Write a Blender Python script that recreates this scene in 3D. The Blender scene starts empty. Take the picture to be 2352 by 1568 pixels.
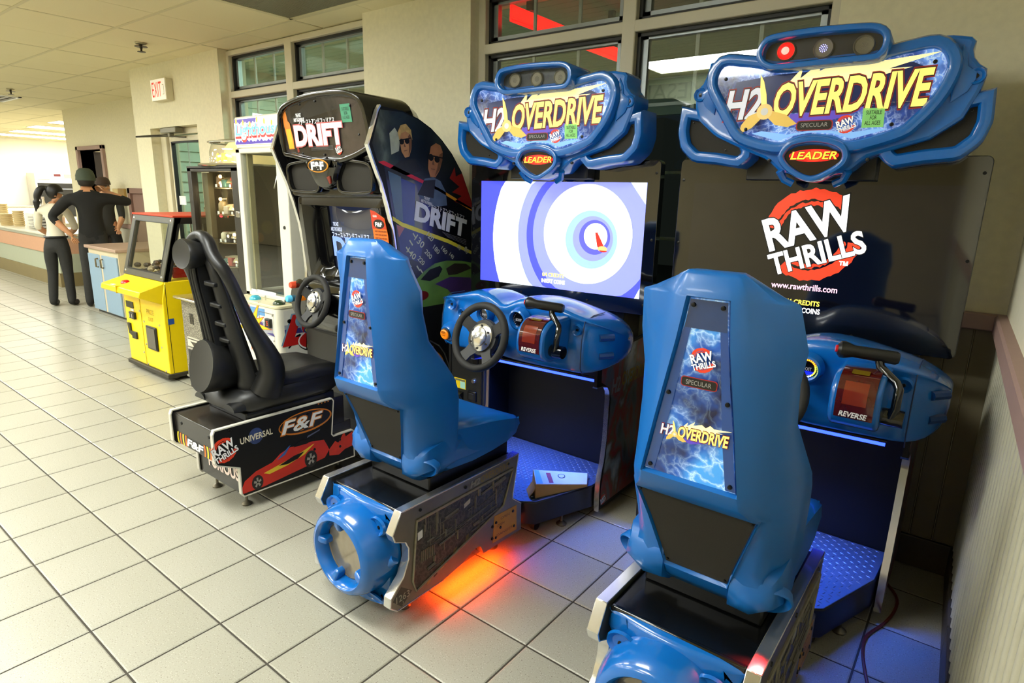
import bpy, math, random
from mathutils import Vector, Matrix

# ---------------------------------------------------------------- camera
SC = bpy.context.scene
COL = SC.collection
CAM_H = 1.5224
YAW, PITCH, ROLL = -0.65565, -0.236584, 0.024336
_f = Vector((math.cos(PITCH) * math.sin(YAW), math.cos(PITCH) * math.cos(YAW), math.sin(PITCH)))
_r = Vector((math.cos(YAW), -math.sin(YAW), 0))
_u = _r.cross(_f)
_r2 = math.cos(ROLL) * _r + math.sin(ROLL) * _u
_u2 = -math.sin(ROLL) * _r + math.cos(ROLL) * _u
_cam = bpy.data.cameras.new('camera')
_cam.sensor_width = 36.0
_cam.lens = 1403.4 / 2352 * 36.0
_cam.clip_start = 0.02
_co = bpy.data.objects.new('camera', _cam)
COL.objects.link(_co)
_co.matrix_world = Matrix(((_r2.x, _u2.x, -_f.x, 0), (_r2.y, _u2.y, -_f.y, 0), (_r2.z, _u2.z, -_f.z, CAM_H), (0, 0, 0, 1)))
SC.camera = _co

# ---------------------------------------------------------------- world (night outside), exposure
_w = bpy.data.worlds.new('night')
SC.world = _w
_w.use_nodes = True
_w.node_tree.nodes['Background'].inputs[0].default_value = (0.010, 0.012, 0.010, 1)
_w.node_tree.nodes['Background'].inputs[1].default_value = 1.0
SC.view_settings.view_transform = 'Standard'
SC.view_settings.look = 'None'
SC.view_settings.gamma = 1.0
SC.view_settings.use_curve_mapping = False
SC.view_settings.exposure = 0.0
SC.cycles.max_bounces = 7
SC.cycles.diffuse_bounces = 4
SC.cycles.glossy_bounces = 4
SC.cycles.transmission_bounces = 4
SC.cycles.transparent_max_bounces = 12
SC.cycles.use_denoising = True
SC.cycles.caustics_reflective = False
SC.cycles.caustics_refractive = False
SC.cycles.sample_clamp_indirect = 4.0

TROFFER = 29.0          # radiance of the room's ceiling lights
TROFFER_RGB = (252, 255, 250)
KITCHEN = 16.0          # radiance of the kitchen's ceiling lights
PORCH = 90.0            # watts of the porch lamp outside the window


def lamp(name, kind, loc, power, rgb, size=0.1, rot=(0, 0, 0), sy=None, spot=None, blend=.6, spread=None):
    d = bpy.data.lights.new(name, kind)
    d.energy = power
    d.color = rgb
    if kind == 'AREA':
        d.size = size
        if spread:
            d.spread = spread
        if sy:
            d.shape = 'RECTANGLE'
            d.size_y = sy
    elif kind == 'SPOT':
        d.shadow_soft_size = size
        d.spot_size = spot
        d.spot_blend = blend
    else:
        d.shadow_soft_size = size
    o = bpy.data.objects.new(name, d)
    o.location = loc
    o.rotation_euler = rot
    COL.objects.link(o)
    return o


# large lights: daylight is absent; a porch lamp outside lights the siding seen through the left window
lamp('porch_lamp', 'AREA', (-4.4, 4.3, 2.78), PORCH, (.72, 1.0, .80), 1.2)
lamp('porch_lamp', 'AREA', (-5.9, 4.2, 2.80), PORCH * .35, (.72, 1.0, .84), .6)

# ---------------------------------------------------------------- helpers
def lin(c):
    c /= 255.0
    return c / 12.92 if c <= .04045 else ((c + .055) / 1.055) ** 2.4


def L4(rgb, k=1.0):
    return (lin(rgb[0]) * k, lin(rgb[1]) * k, lin(rgb[2]) * k, 1)


MATS = {}


def mat(name, rgb=None, rough=.5, metal=0., var=.08, scale=25., bump=0., coat=0., emit=0., ergb=None, dist=.002, spec=.5):
    if name in MATS:
        return MATS[name]
    m = bpy.data.materials.new(name)
    m.use_nodes = True
    nt = m.node_tree
    b = nt.nodes['Principled BSDF']
    tc = nt.nodes.new('ShaderNodeTexCoord')
    nz = nt.nodes.new('ShaderNodeTexNoise')
    nz.inputs['Scale'].default_value = scale
    nz.inputs['Detail'].default_value = 3
    nt.links.new(tc.outputs['Object'], nz.inputs['Vector'])
    mx = nt.nodes.new('ShaderNodeMix')
    mx.data_type = 'RGBA'
    mx.inputs[6].default_value = L4(rgb, 1 - var)
    mx.inputs[7].default_value = L4(rgb, 1 + var)
    nt.links.new(nz.outputs['Fac'], mx.inputs[0])
    nt.links.new(mx.outputs[2], b.inputs['Base Color'])
    b.inputs['Roughness'].default_value = rough
    b.inputs['Metallic'].default_value = metal
    b.inputs['Specular IOR Level'].default_value = spec
    if coat:
        b.inputs['Coat Weight'].default_value = coat
        b.inputs['Coat Roughness'].default_value = .06
    if bump:
        bp = nt.nodes.new('ShaderNodeBump')
        bp.inputs['Strength'].default_value = bump
        bp.inputs['Distance'].default_value = dist
        nt.links.new(nz.outputs['Fac'], bp.inputs['Height'])
        nt.links.new(bp.outputs['Normal'], b.inputs['Normal'])
    if emit:
        b.inputs['Emission Color'].default_value = L4(ergb or rgb)
        b.inputs['Emission Strength'].default_value = emit
    MATS[name] = m
    return m


def nodes_mat(name):
    m = bpy.data.materials.new(name)
    m.use_nodes = True
    MATS[name] = m
    nt = m.node_tree
    return m, nt, nt.nodes['Principled BSDF']


def ramp(nt, src, stops, interp='LINEAR'):
    r = nt.nodes.new('ShaderNodeValToRGB')
    r.color_ramp.interpolation = interp
    e = r.color_ramp.elements
    e[0].position, e[0].color = stops[0]
    e[1].position, e[1].color = stops[-1]
    for p, c in stops[1:-1]:
        x = e.new(p)
        x.color = c
    nt.links.new(src, r.inputs[0])
    return r


def glass_mat(name, tint=(.92, .95, .93), refl=1.0, rough=.0):
    if name in MATS:
        return MATS[name]
    m, nt, b = nodes_mat(name)
    out = nt.nodes['Material Output']
    tr = nt.nodes.new('ShaderNodeBsdfTransparent')
    tr.inputs[0].default_value = (*tint, 1)
    gl = nt.nodes.new('ShaderNodeBsdfGlossy')
    gl.inputs['Roughness'].default_value = rough
    lw = nt.nodes.new('ShaderNodeLayerWeight')
    lw.inputs['Blend'].default_value = .5
    pw = nt.nodes.new('ShaderNodeMath')
    pw.operation = 'POWER'
    pw.inputs[1].default_value = 4.0
    nt.links.new(lw.outputs['Facing'], pw.inputs[0])
    mt = nt.nodes.new('ShaderNodeMath')
    mt.operation = 'MULTIPLY_ADD'
    mt.inputs[1].default_value = .6
    mt.inputs[2].default_value = .035 * refl
    mt.use_clamp = True
    nt.links.new(pw.outputs[0], mt.inputs[0])
    mx = nt.nodes.new('ShaderNodeMixShader')
    nt.links.new(mt.outputs[0], mx.inputs[0])
    nt.links.new(tr.outputs[0], mx.inputs[1])
    nt.links.new(gl.outputs[0], mx.inputs[2])
    nt.links.new(mx.outputs[0], out.inputs['Surface'])
    return m


class G:
    """collects vertices and faces of ONE mesh"""
    def __init__(s):
        s.v, s.f, s.mi = [], [], []
        s.cur = 0

    def add(s, vs, fs):
        n = len(s.v)
        s.v += [tuple(p) for p in vs]
        for q in fs:
            s.f.append([n + i for i in q])
            s.mi.append(s.cur)
        return s

    def box(s, x0, x1, y0, y1, z0, z1):
        return s.add([(x0, y0, z0), (x1, y0, z0), (x1, y1, z0), (x0, y1, z0), (x0, y0, z1), (x1, y0, z1), (x1, y1, z1), (x0, y1, z1)],
                     [(0, 3, 2, 1), (4, 5, 6, 7), (0, 1, 5, 4), (1, 2, 6, 5), (2, 3, 7, 6), (3, 0, 4, 7)])

    def hexa(s, lo, hi):
        return s.add(list(lo) + list(hi), [(3, 2, 1, 0), (4, 5, 6, 7), (0, 1, 5, 4), (1, 2, 6, 5), (2, 3, 7, 6), (3, 0, 4, 7)])

    def prism(s, poly, mp, d0, d1, caps=True):
        n = len(poly)
        vs = [mp(u, v, d0) for u, v in poly] + [mp(u, v, d1) for u, v in poly]
        fs = [(i, (i + 1) % n, n + (i + 1) % n, n + i) for i in range(n)]
        if caps:
            fs += [tuple(range(n))[::-1], tuple(range(n, 2 * n))]
        return s.add(vs, fs)

    def loft(s, loops, ring=True, caps=True, closed=False):
        n = len(loops[0])
        vs = [p for l in loops for p in l]
        fs = []
        m = len(loops)
        for a in range(m if closed else m - 1):
            b = (a + 1) % m
            for i in range(n if ring else n - 1):
                j = (i + 1) % n
                fs.append((a * n + i, a * n + j, b * n + j, b * n + i))
        if caps and not closed:
            fs += [tuple(range(n))[::-1], tuple((m - 1) * n + i for i in range(n))]
        return s.add(vs, fs)

    def tube(s, pts, r, k=8, closed=False, rad=None, squash=1.0):
        P = [Vector(p) for p in pts]
        n = len(P)
        loops = []
        up = Vector((0, 0, 1))
        prev = None
        for i in range(n):
            a = P[(i - 1) % n] if (closed or i) else P[i]
            b = P[(i + 1) % n] if (closed or i < n - 1) else P[i]
            t = (b - a)
            t = t.normalized() if t.length > 1e-9 else Vector((0, 0, 1))
            if prev is None:
                x = t.cross(up)
                if x.length < .1:
                    x = t.cross(Vector((0, 1, 0)))
            else:
                x = prev - t * prev.dot(t)
                if x.length < 1e-4:
                    x = t.cross(up)
            x.normalize()
            prev = x
            y = t.cross(x)
            rr = rad[i] if rad else r
            loops.append([P[i] + x * (math.cos(2 * math.pi * q / k) * rr) + y * (math.sin(2 * math.pi * q / k) * rr * squash) for q in range(k)])
        return s.loft(loops, closed=closed)

    def lathe(s, prof, o, ax, k=24, sx=1.0, sy=1.0, xdir=None):
        """prof: list of (radius, distance along ax)"""
        o, ax = Vector(o), Vector(ax).normalized()
        x = Vector(xdir) if xdir else ax.cross(Vector((0, 0, 1)))
        if x.length < .05:
            x = Vector((1, 0, 0))
        x = (x - ax * x.dot(ax)).normalized()
        y = ax.cross(x)
        loops = [[o + ax * d + x * (math.cos(2 * math.pi * q / k) * max(r, 1e-4) * sx) + y * (math.sin(2 * math.pi * q / k) * max(r, 1e-4) * sy) for q in range(k)] for r, d in prof]
        return s.loft(loops)

    def ball(s, c, r, k=12, rings=8):
        rx, ry, rz = r if isinstance(r, (tuple, list)) else (r, r, r)
        loops = []
        for i in range(rings + 1):
            a = math.pi * i / rings
            w = max(math.sin(a), .01)
            loops.append([(c[0] + rx * w * math.cos(2 * math.pi * q / k), c[1] + ry * w * math.sin(2 * math.pi * q / k), c[2] - rz * math.cos(a)) for q in range(k)])
        return s.loft(loops)


def root_of(o):
    while o.parent:
        o = o.parent
    return o


def obj(name, g, m, parent=None, bevel=0., seg=2, flat=False, angle=38, sub=0, kind=None, label=None):
    me = bpy.data.meshes.new(name)
    off = root_of(parent).location if parent else (0, 0, 0)
    me.from_pydata([(p[0] - off[0], p[1] - off[1], p[2] - off[2]) for p in g.v], [], g.f)
    ms = m if isinstance(m, list) else [m]
    for q in ms:
        me.materials.append(q)
    if len(ms) > 1:
        me.polygons.foreach_set('material_index', g.mi)
    if not flat:
        me.polygons.foreach_set('use_smooth', [True] * len(me.polygons))
        if not sub:
            me.set_sharp_from_angle(angle=math.radians(angle))
    me.update()
    import bmesh
    bm = bmesh.new()
    bm.from_mesh(me)
    bmesh.ops.recalc_face_normals(bm, faces=bm.faces)
    bm.to_mesh(me)
    bm.free()
    o = bpy.data.objects.new(name, me)
    COL.objects.link(o)
    if parent:
        o.parent = parent
    if bevel:
        b = o.modifiers.new('edge', 'BEVEL')
        b.width = bevel
        b.segments = seg
        b.limit_method = 'ANGLE'
        b.angle_limit = math.radians(40)
    if sub:
        b = o.modifiers.new('smooth', 'SUBSURF')
        b.levels = b.render_levels = sub
    if kind:
        o['kind'] = kind
    if label:
        o['label'] = label
    return o


def thing(name, label, cat, loc=(0, 0, 0), group=None):
    o = bpy.data.objects.new(name, None)
    o.empty_display_size = .1
    COL.objects.link(o)
    o.location = loc
    o['label'] = label
    o['category'] = cat
    if group:
        o['group'] = group
    return o


def tag(o, label, cat, group=None):
    o['label'] = label
    o['category'] = cat
    if group:
        o['group'] = group
    return o


def recenter(o, loc):
    """give a single-mesh thing its own origin"""
    o.data.transform(Matrix.Translation(-Vector(loc)))
    o.location = loc
    return o


def copy_obj(o, parent=None):
    c = o.copy()
    COL.objects.link(c)
    c.parent = parent
    for ch in list(o.children):
        copy_obj(ch, c)
    return c


def resample(pts, n, closed=True, smooth=True):
    P = [Vector((p[0], p[1], p[2] if len(p) > 2 else 0)) for p in pts]
    if smooth:
        Q = []
        m = len(P)
        for i in range(m if closed else m - 1):
            p0 = P[(i - 1) % m] if closed or i else P[0]
            p1, p2 = P[i], P[(i + 1) % m]
            p3 = P[(i + 2) % m] if closed or i < m - 2 else P[-1]
            for k in range(8):
                t = k / 8
                Q.append(.5 * ((2 * p1) + (p2 - p0) * t + (2 * p0 - 5 * p1 + 4 * p2 - p3) * t * t + (3 * p1 - p0 - 3 * p2 + p3) * t ** 3))
        if not closed:
            Q.append(P[-1])
    else:
        Q = P[:]
    if closed:
        Q.append(Q[0])
    d = [0]
    for a, b in zip(Q, Q[1:]):
        d.append(d[-1] + (b - a).length)
    out = []
    j = 0
    for k in range(n):
        t = d[-1] * k / (n if closed else n - 1)
        while j < len(d) - 2 and d[j + 1] < t:
            j += 1
        w = (t - d[j]) / max(d[j + 1] - d[j], 1e-9)
        p = Q[j].lerp(Q[j + 1], w)
        out.append(tuple(p) if len(pts[0]) > 2 else (p.x, p.y))
    return out


def area2(p):
    return .5 * sum(p[i][0] * p[(i + 1) % len(p)][1] - p[(i + 1) % len(p)][0] * p[i][1] for i in range(len(p)))


def offset(p, d):
    s = 1 if area2(p) > 0 else -1
    n = len(p)
    o = []
    for i in range(n):
        a, b, c = Vector(p[i - 1]), Vector(p[i]), Vector(p[(i + 1) % n])
        e1, e2 = (b - a).normalized(), (c - b).normalized()
        t = (e1 + e2)
        t = t.normalized() if t.length > 1e-6 else e1
        nn = Vector((t.y, -t.x)) * s
        k = 1 / max(.6, nn.dot(Vector((e1.y, -e1.x)) * s))
        o.append(tuple(b + nn * d * k))
    return o


def ring_shell(g, inner, mp, w, front, din, dout, n=72, smooth=True):
    """moulded frame round a recess: a rounded rim of width w, walls going back inside and outside"""
    p = resample(inner, n, True, smooth)
    loops = []
    for k, d in ((0, din), (0, front + w * .35), (.18, front + w * .08), (.5, front), (.82, front + w * .08), (1, front + w * .4), (1, dout)):
        q = offset(p, w * k) if k else p
        loops.append([mp(u, v, d) for u, v in q])
    g.loft(loops, caps=False)
    return g


def rrect(x0, x1, y0, y1, r, k=5):
    o = []
    for cx, cy, a0 in ((x1 - r, y0 + r, -90), (x1 - r, y1 - r, 0), (x0 + r, y1 - r, 90), (x0 + r, y0 + r, 180)):
        for i in range(k + 1):
            a = math.radians(a0 + 90 * i / k)
            o.append((cx + r * math.cos(a), cy + r * math.sin(a)))
    return o


def circ(cx, cy, rx, ry=None, k=24, a0=0, a1=360):
    ry = ry or rx
    full = abs(a1 - a0) >= 360
    m = k if full else k + 1
    return [(cx + rx * math.cos(math.radians(a0 + (a1 - a0) * i / k)), cy + ry * math.sin(math.radians(a0 + (a1 - a0) * i / k))) for i in range(m)]


_TX = {}


def _text_data(body, bold, shear):
    key = (body, bold, shear)
    if key not in _TX:
        cu = bpy.data.curves.new('t', 'FONT')
        cu.body = body
        cu.offset = bold
        cu.shear = shear
        cu.resolution_u = 3
        cu.align_x = 'CENTER'
        cu.space_line = .9
        ob = bpy.data.objects.new('t', cu)
        COL.objects.link(ob)
        dg = bpy.context.evaluated_depsgraph_get()
        me = bpy.data.meshes.new_from_object(ob.evaluated_get(dg))
        vs = [tuple(v.co) for v in me.vertices]
        fs = [tuple(p.vertices) for p in me.polygons]
        bpy.data.objects.remove(ob)
        bpy.data.meshes.remove(me)
        _TX[key] = (vs, fs)
    return _TX[key]


def txt(body, m, parent, o, u, v, w=None, h=None, bold=.0, shear=0., lift=.0012, rot=0, grow=0., warp=None, name='lettering', anchor='C'):
    """flat lettering fitted into a w x h box whose centre is o, in the plane of u and v"""
    vs, fs = _text_data(body, bold, shear)
    if not vs:
        return None
    b0 = _text_data(body, 0., shear)[0]
    xs, ys = [p[0] for p in b0], [p[1] for p in b0]
    x0, x1, y0, y1 = min(xs), max(xs), min(ys), max(ys)
    sy = h / (y1 - y0) if h else w / (x1 - x0)
    sx = w / (x1 - x0) if w else sy
    u, v, o = Vector(u).normalized(), Vector(v).normalized(), Vector(o)
    nn = u.cross(v).normalized()
    c, s_ = math.cos(rot), math.sin(rot)
    ax = {'C': (x0 + x1) / 2, 'L': x0, 'R': x1}[anchor]
    g = G()
    P = []
    for p in vs:
        a, b = (p[0] - ax) * sx, (p[1] - (y0 + y1) / 2) * sy
        if warp:
            a, b = warp(a, b)
        a, b = a * c - b * s_, a * s_ + b * c
        P.append(o + u * a + v * b + nn * lift)
    g.add(P, fs)
    return obj(name, g, m, parent, flat=True)


def decal(name, poly, mp, m, parent, d0=0., d1=-.0012):
    return obj(name, G().prism(poly, mp, d0, d1), m, parent, flat=True)


# ---------------------------------------------------------------- materials
WHITE_GLOW = mat('screen white', (255, 255, 255), emit=1.25, ergb=(250, 252, 255))
BLACK = mat('black plastic', (16, 16, 15), .35, var=.25, scale=60)
BLACK_GLOSS = mat('glossy black', (9, 9, 9), .12, var=.2, coat=.6)
BLACK_SOFT = mat('textured black', (24, 24, 23), .55, var=.2, scale=240, bump=.25)
CHROME = mat('chrome', (232, 231, 228), .17, .92, var=.03)
ALU = mat('aluminium trim', (200, 198, 192), .3, 1., var=.05)
STEEL = mat('brushed steel', (128, 122, 110), .38, .85, var=.3, scale=9)
WHITE = mat('white print', (240, 240, 238), .5, var=.02)
RED = mat('red print', (196, 26, 24), .4, var=.1)
SCREW = mat('screw black', (14, 14, 14), .3, .4)
RUBBER = mat('rubber', (28, 27, 25), .7)
# ---------------------------------------------------------------- room materials
T = .305
CEIL = 2.69
WY = 2.95


def _floor_mat():
    m, nt, b = nodes_mat('speckled tile')
    tc = nt.nodes.new('ShaderNodeTexCoord')
    n1 = nt.nodes.new('ShaderNodeTexNoise')
    n1.inputs['Scale'].default_value = 210
    n1.inputs['Detail'].default_value = 2
    nt.links.new(tc.outputs['Object'], n1.inputs['Vector'])
    r1 = ramp(nt, n1.outputs['Fac'], [(.30, L4((120, 112, 96))), (.37, L4((170, 167, 152))), (.63, L4((170, 167, 152))), (.70, L4((202, 199, 186)))])
    n2 = nt.nodes.new('ShaderNodeTexNoise')
    n2.inputs['Scale'].default_value = 1.3
    nt.links.new(tc.outputs['Object'], n2.inputs['Vector'])
    r2 = ramp(nt, n2.outputs['Fac'], [(.3, (.86, .86, .84, 1)), (.7, (1, 1, 1, 1))])
    oi = nt.nodes.new('ShaderNodeObjectInfo')
    r3 = ramp(nt, oi.outputs['Random'], [(0, (.93, .93, .92, 1)), (1, (1, 1, 1, 1))])
    mx = nt.nodes.new('ShaderNodeMix')
    mx.data_type = 'RGBA'
    mx.blend_type = 'MULTIPLY'
    mx.inputs[0].default_value = 1
    nt.links.new(r1.outputs[0], mx.inputs[6])
    nt.links.new(r2.outputs[0], mx.inputs[7])
    m2 = nt.nodes.new('ShaderNodeMix')
    m2.data_type = 'RGBA'
    m2.blend_type = 'MULTIPLY'
    m2.inputs[0].default_value = 1
    nt.links.new(mx.outputs[2], m2.inputs[6])
    nt.links.new(r3.outputs[0], m2.inputs[7])
    nt.links.new(m2.outputs[2], b.inputs['Base Color'])
    b.inputs['Roughness'].default_value = .34
    bp = nt.nodes.new('ShaderNodeBump')
    bp.inputs['Strength'].default_value = .12
    bp.inputs['Distance'].default_value = .001
    nt.links.new(n1.outputs['Fac'], bp.inputs['Height'])
    nt.links.new(bp.outputs['Normal'], b.inputs['Normal'])
    return m


TILE = _floor_mat()
GROUT = mat('grout', (62, 57, 48), .85, var=.2, scale=18)
WALLP = mat('wall covering', (226, 219, 188), .75, var=.10, scale=34, bump=.35, dist=.004)
CEILM = mat('ceiling panel', (222, 213, 174), .9, var=.05, scale=160, bump=.3, dist=.002)
TEE = mat('ceiling tee', (204, 195, 156), .6, var=.04)
FRAME = mat('window frame paint', (206, 199, 176), .45, var=.03)
ALUF = mat('window aluminium', (150, 156, 156), .35, .6, var=.1)
GASKET = mat('black gasket', (20, 20, 19), .5)
MAUVE = mat('mauve trim', (156, 128, 118), .5, var=.07)
MINT = mat('mint siding', (196, 214, 196), .6, var=.05)
GLASS = glass_mat('window glass', (.90, .94, .92), 4.2)
CREAM = mat('cream door paint', (214, 206, 178), .5, var=.03)
KWALL = mat('kitchen wall', (240, 236, 222), .6, var=.02)

# ---------------------------------------------------------------- floor
X0F, X1F, Y0F, Y1F = -22.5, .6, -5.0, 8.2
floor = obj('floor', G().box(X0F, X1F, Y0F, Y1F, -.08, -.003), GROUT, kind='structure', flat=True)


def tile_geo(g, cx, cy, h=T / 2 - .0035, c=.004):
    a = [(cx - h, cy - h, -.012), (cx + h, cy - h, -.012), (cx + h, cy + h, -.012), (cx - h, cy + h, -.012)]
    b = [(x, y, -.002) for x, y, z in a]
    t = [(cx + sx * (h - c), cy + sy * (h - c), 0) for sx, sy in ((-1, -1), (1, -1), (1, 1), (-1, 1))]
    return g.add(a + b + t, [(i, (i + 1) % 4, 4 + (i + 1) % 4, 4 + i) for i in range(4)] + [(4 + i, 4 + (i + 1) % 4, 8 + (i + 1) % 4, 8 + i) for i in range(4)] + [(8, 9, 10, 11)])


tile_me = None
cells = []
for j in range(-66, 10):
    for i in range(-20, 27):
        cx, cy = (j + .5 - 7.44125) * T, (i + .5 + .869297) * T
        if cx > .092 + .036 * (2.9 - cy) + .1 or cx < X0F + .2 or cy > Y1F or cy < Y0F:
            continue
        if cy > 2.95 + T * .5 and cx > -7.6:
            continue
        d = Vector((cx, cy, -CAM_H))
        z = d.dot(_f)
        inview = z > .2 and abs(d.dot(_r2) / z) < .87 and abs(d.dot(_u2) / z) < .60
        cells.append((0 if inview else 1, d.length, cx, cy))
cells.sort()
rest = G()
for k, (out, dist, cx, cy) in enumerate(cells):
    if k < 300 and not out:
        if tile_me is None:
            g = G()
            tile_geo(g, 0, 0)
            o = obj('tile', g, TILE, floor, flat=True)
            tile_me = o.data
        else:
            o = bpy.data.objects.new('tile', tile_me)
            COL.objects.link(o)
            o.parent = floor
        o.location = (cx, cy, 0)
    else:
        tile_geo(rest, cx, cy)
obj('tile_field', rest, TILE, floor, flat=True, kind='stuff')

# ---------------------------------------------------------------- ceiling
ceil = obj('ceiling', G().box(X0F, X1F, Y0F, WY + .25, CEIL + .012, CEIL + .06).box(X0F, -7.19, WY + .25, Y1F, CEIL + .012, CEIL + .06), TEE, kind='structure', flat=True)
PX, PY = 1.37, .631
XL0, YL0 = -4.19, 2.785     # one crossing of the grid
TROFFERS = {(1, -4), (-1, -4), (-3, -4), (-5, -4), (-7, -4), (1, -7), (-1, -7), (-3, -7), (-5, -7), (-7, -7), (0, -10), (-2, -10), (-4, -10), (-6, -10), (-9, -4)}   # cells holding a light
KL = set()
pan_me = None
g = G()
for a in range(-14, 4):
    x0 = XL0 + a * PX
    for b in range(-13, 9):
        y0 = YL0 + b * PY
        if x0 < X0F or y0 > 8 or (y0 > 2.9 and x0 > -9) or x0 > .3:
            continue
        if (a, b) in TROFFERS:
            continue
        if a == 0 and b == -1:
            continue          # the return air grille
        if pan_me is None:
            q = G()
            h, w, c = PX / 2 - .012, PY / 2 - .012, .004
            for xa, xb in ((-h, -.002), (.002, h)):      # a score line halfway along
                lo = [(xa, -w, 0), (xb, -w, 0), (xb, w, 0), (xa, w, 0)]
                hi = [(x, y, .014) for x, y, z in lo]
                q.hexa(lo, hi)
            q.box(-.003, .003, -w, w, .003, .012)
            o = obj('ceiling_panel', q, CEILM, ceil, flat=True)
            pan_me = o.data
        else:
            o = bpy.data.objects.new('ceiling_panel', pan_me)
            COL.objects.link(o)
            o.parent = ceil
        o.location = (x0 + PX / 2, y0 + PY / 2, CEIL)
for a in range(-14, 5):
    x = XL0 + a * PX
    y1 = 8.1 if x < -9 else WY
    obj('grid_bar', G().box(x - .012, x + .012, Y0F, y1, CEIL - .002, CEIL + .01), TEE, ceil, flat=True)
for b in range(-12, 9):
    y = YL0 + b * PY
    x1 = .35 if y < WY else -9.2
    obj('grid_bar', G().box(X0F, x1, y - .012, y + .012, CEIL - .003, CEIL + .01), TEE, ceil, flat=True)

# return air grille
t = thing('return_air_grille', 'large grey perforated return air grille set in the ceiling by the left window', 'vent', (XL0 + PX / 2, YL0 - PY / 2, CEIL))
GRILLE = mat('grille metal', (120, 114, 92), .5, .3, var=.1)
cx, cy = XL0 + PX / 2, YL0 - PY / 2
g = G()
x0, x1, y0, y1 = XL0 + .02, XL0 + PX - .02, YL0 - PY + .02, YL0 - .02
for q in ((x0, x1, y0, y0 + .025), (x0, x1, y1 - .025, y1), (x0, x0 + .025, y0, y1), (x1 - .025, x1, y0, y1)):
    g.box(*q, CEIL - .006, CEIL + .008)
obj('frame', g, TEE, t, flat=True)
obj('back_plate', G().box(x0, x1, y0, y1, CEIL + .006, CEIL + .01), BLACK, t, flat=True)
g = G()
n = 40
for k in range(n):
    y = y0 + .025 + (y1 - y0 - .05) * (k + .5) / n
    g.box(x0 + .02, x1 - .02, y - .0045, y + .0045, CEIL - .003, CEIL + .004)
for k in range(80):
    x = x0 + .025 + (x1 - x0 - .05) * (k + .5) / 80
    g.box(x - .0045, x + .0045, y0 + .02, y1 - .02, CEIL - .002, CEIL + .003)
obj('perforated_face', g, GRILLE, t, flat=True, kind='stuff')

# recessed lights of the dining room (all of them behind or left of the camera; seen in reflections)
DIFF = mat('light diffuser', (255, 255, 255), .4, emit=TROFFER, ergb=TROFFER_RGB)
for k, (a, b) in enumerate(sorted(TROFFERS)):
    x, y = XL0 + a * PX + PX / 2, YL0 + b * PY + PY / 2
    t = thing('ceiling_light', 'recessed fluorescent troffer in the dining room ceiling, out of the picture', 'light', (x, y, CEIL), 'dining room ceiling lights')
    g = G()
    for q in ((x - PX / 2 + .01, x + PX / 2 - .01, y - PY / 2 + .01, y - PY / 2 + .03), (x - PX / 2 + .01, x + PX / 2 - .01, y + PY / 2 - .03, y + PY / 2 - .01),
              (x - PX / 2 + .01, x - PX / 2 + .03, y - PY / 2 + .01, y + PY / 2 - .01), (x + PX / 2 - .03, x + PX / 2 - .01, y - PY / 2 + .01, y + PY / 2 - .01)):
        g.box(*q, CEIL - .004, CEIL + .01)
    obj('frame', g, TEE, t, flat=True)
    obj('diffuser', G().box(x - PX / 2 + .02, x + PX / 2 - .02, y - PY / 2 + .02, y + PY / 2 - .02, CEIL + .002, CEIL + .01), DIFF, t, flat=True)

# ---------------------------------------------------------------- walls
g = G()
for x0, x1, z0, z1 in ((-.635, .32, 0, CEIL + .05), (-3.62, -2.635, 0, CEIL + .05), (-6.06, -5.58, 0, CEIL + .05), (-7.06, -6.06, 2.09, CEIL + .05), (-7.42, -7.06, 0, CEIL + .05),
                       (-2.635, -.635, 0, .95), (-5.58, -3.62, 0, .95)):
    g.box(x0, x1, WY, WY + .25, z0, z1)
for x0, x1 in ((-2.635, -.635), (-5.58, -3.62)):
    g.box(x0, x1, WY + .10, WY + .25, 2.66, CEIL + .05)
obj('wall_back', g, WALLP, kind='structure', flat=True)
obj('wall_return', G().box(-7.42, -7.18, WY + .25, 3.86, 0, CEIL + .05), WALLP, kind='structure', flat=True)
g = G()
for x0, x1, z0, z1 in ((-12.43, -11.86, 0, CEIL + .05), (-11.86, -10.93, 2.04, CEIL + .05), (-10.93, -7.42, 0, CEIL + .05)):
    g.box(x0, x1, 3.85, 4.05, z0, z1)
g.box(-12.43, -12.2, 4.05, 8.2, 0, CEIL + .05)
obj('wall_recess', g, WALLP, kind='structure', flat=True)
obj('wall_kitchen', G().box(X0F, -21.7, -5, 8.2, 0, CEIL + .05).box(X0F, -12.2, 8.0, 8.2, 0, CEIL + .05), KWALL, kind='structure', flat=True)
TAN = mat('far wall paint', (196, 182, 146), .7, var=.1, scale=3)
obj('wall_front', G().box(X0F, .6, -5.2, -5.0, 0, CEIL + .05), TAN, kind='structure', flat=True)
# store room behind the doorway
obj('wall_passage', G().box(-12.2, -10.2, 5.4, 5.5, 0, CEIL).box(-10.3, -10.2, 4.05, 5.5, 0, CEIL), mat('passage wall', (150, 146, 132), .7), kind='structure', flat=True)


lamp('passage_fill', 'POINT', (-11.2, 4.7, 2.3), 26, (1, .95, .82), .12)  # unseen fill light, added to brighten the passage behind the doorway


def rx(y):            # the right wall runs slightly out of square
    return .092 + .036 * (2.9 - y)


def wallmap(d, ya, yb):
    return [(rx(ya) + d, ya), (rx(yb) + d, yb)]


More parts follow.
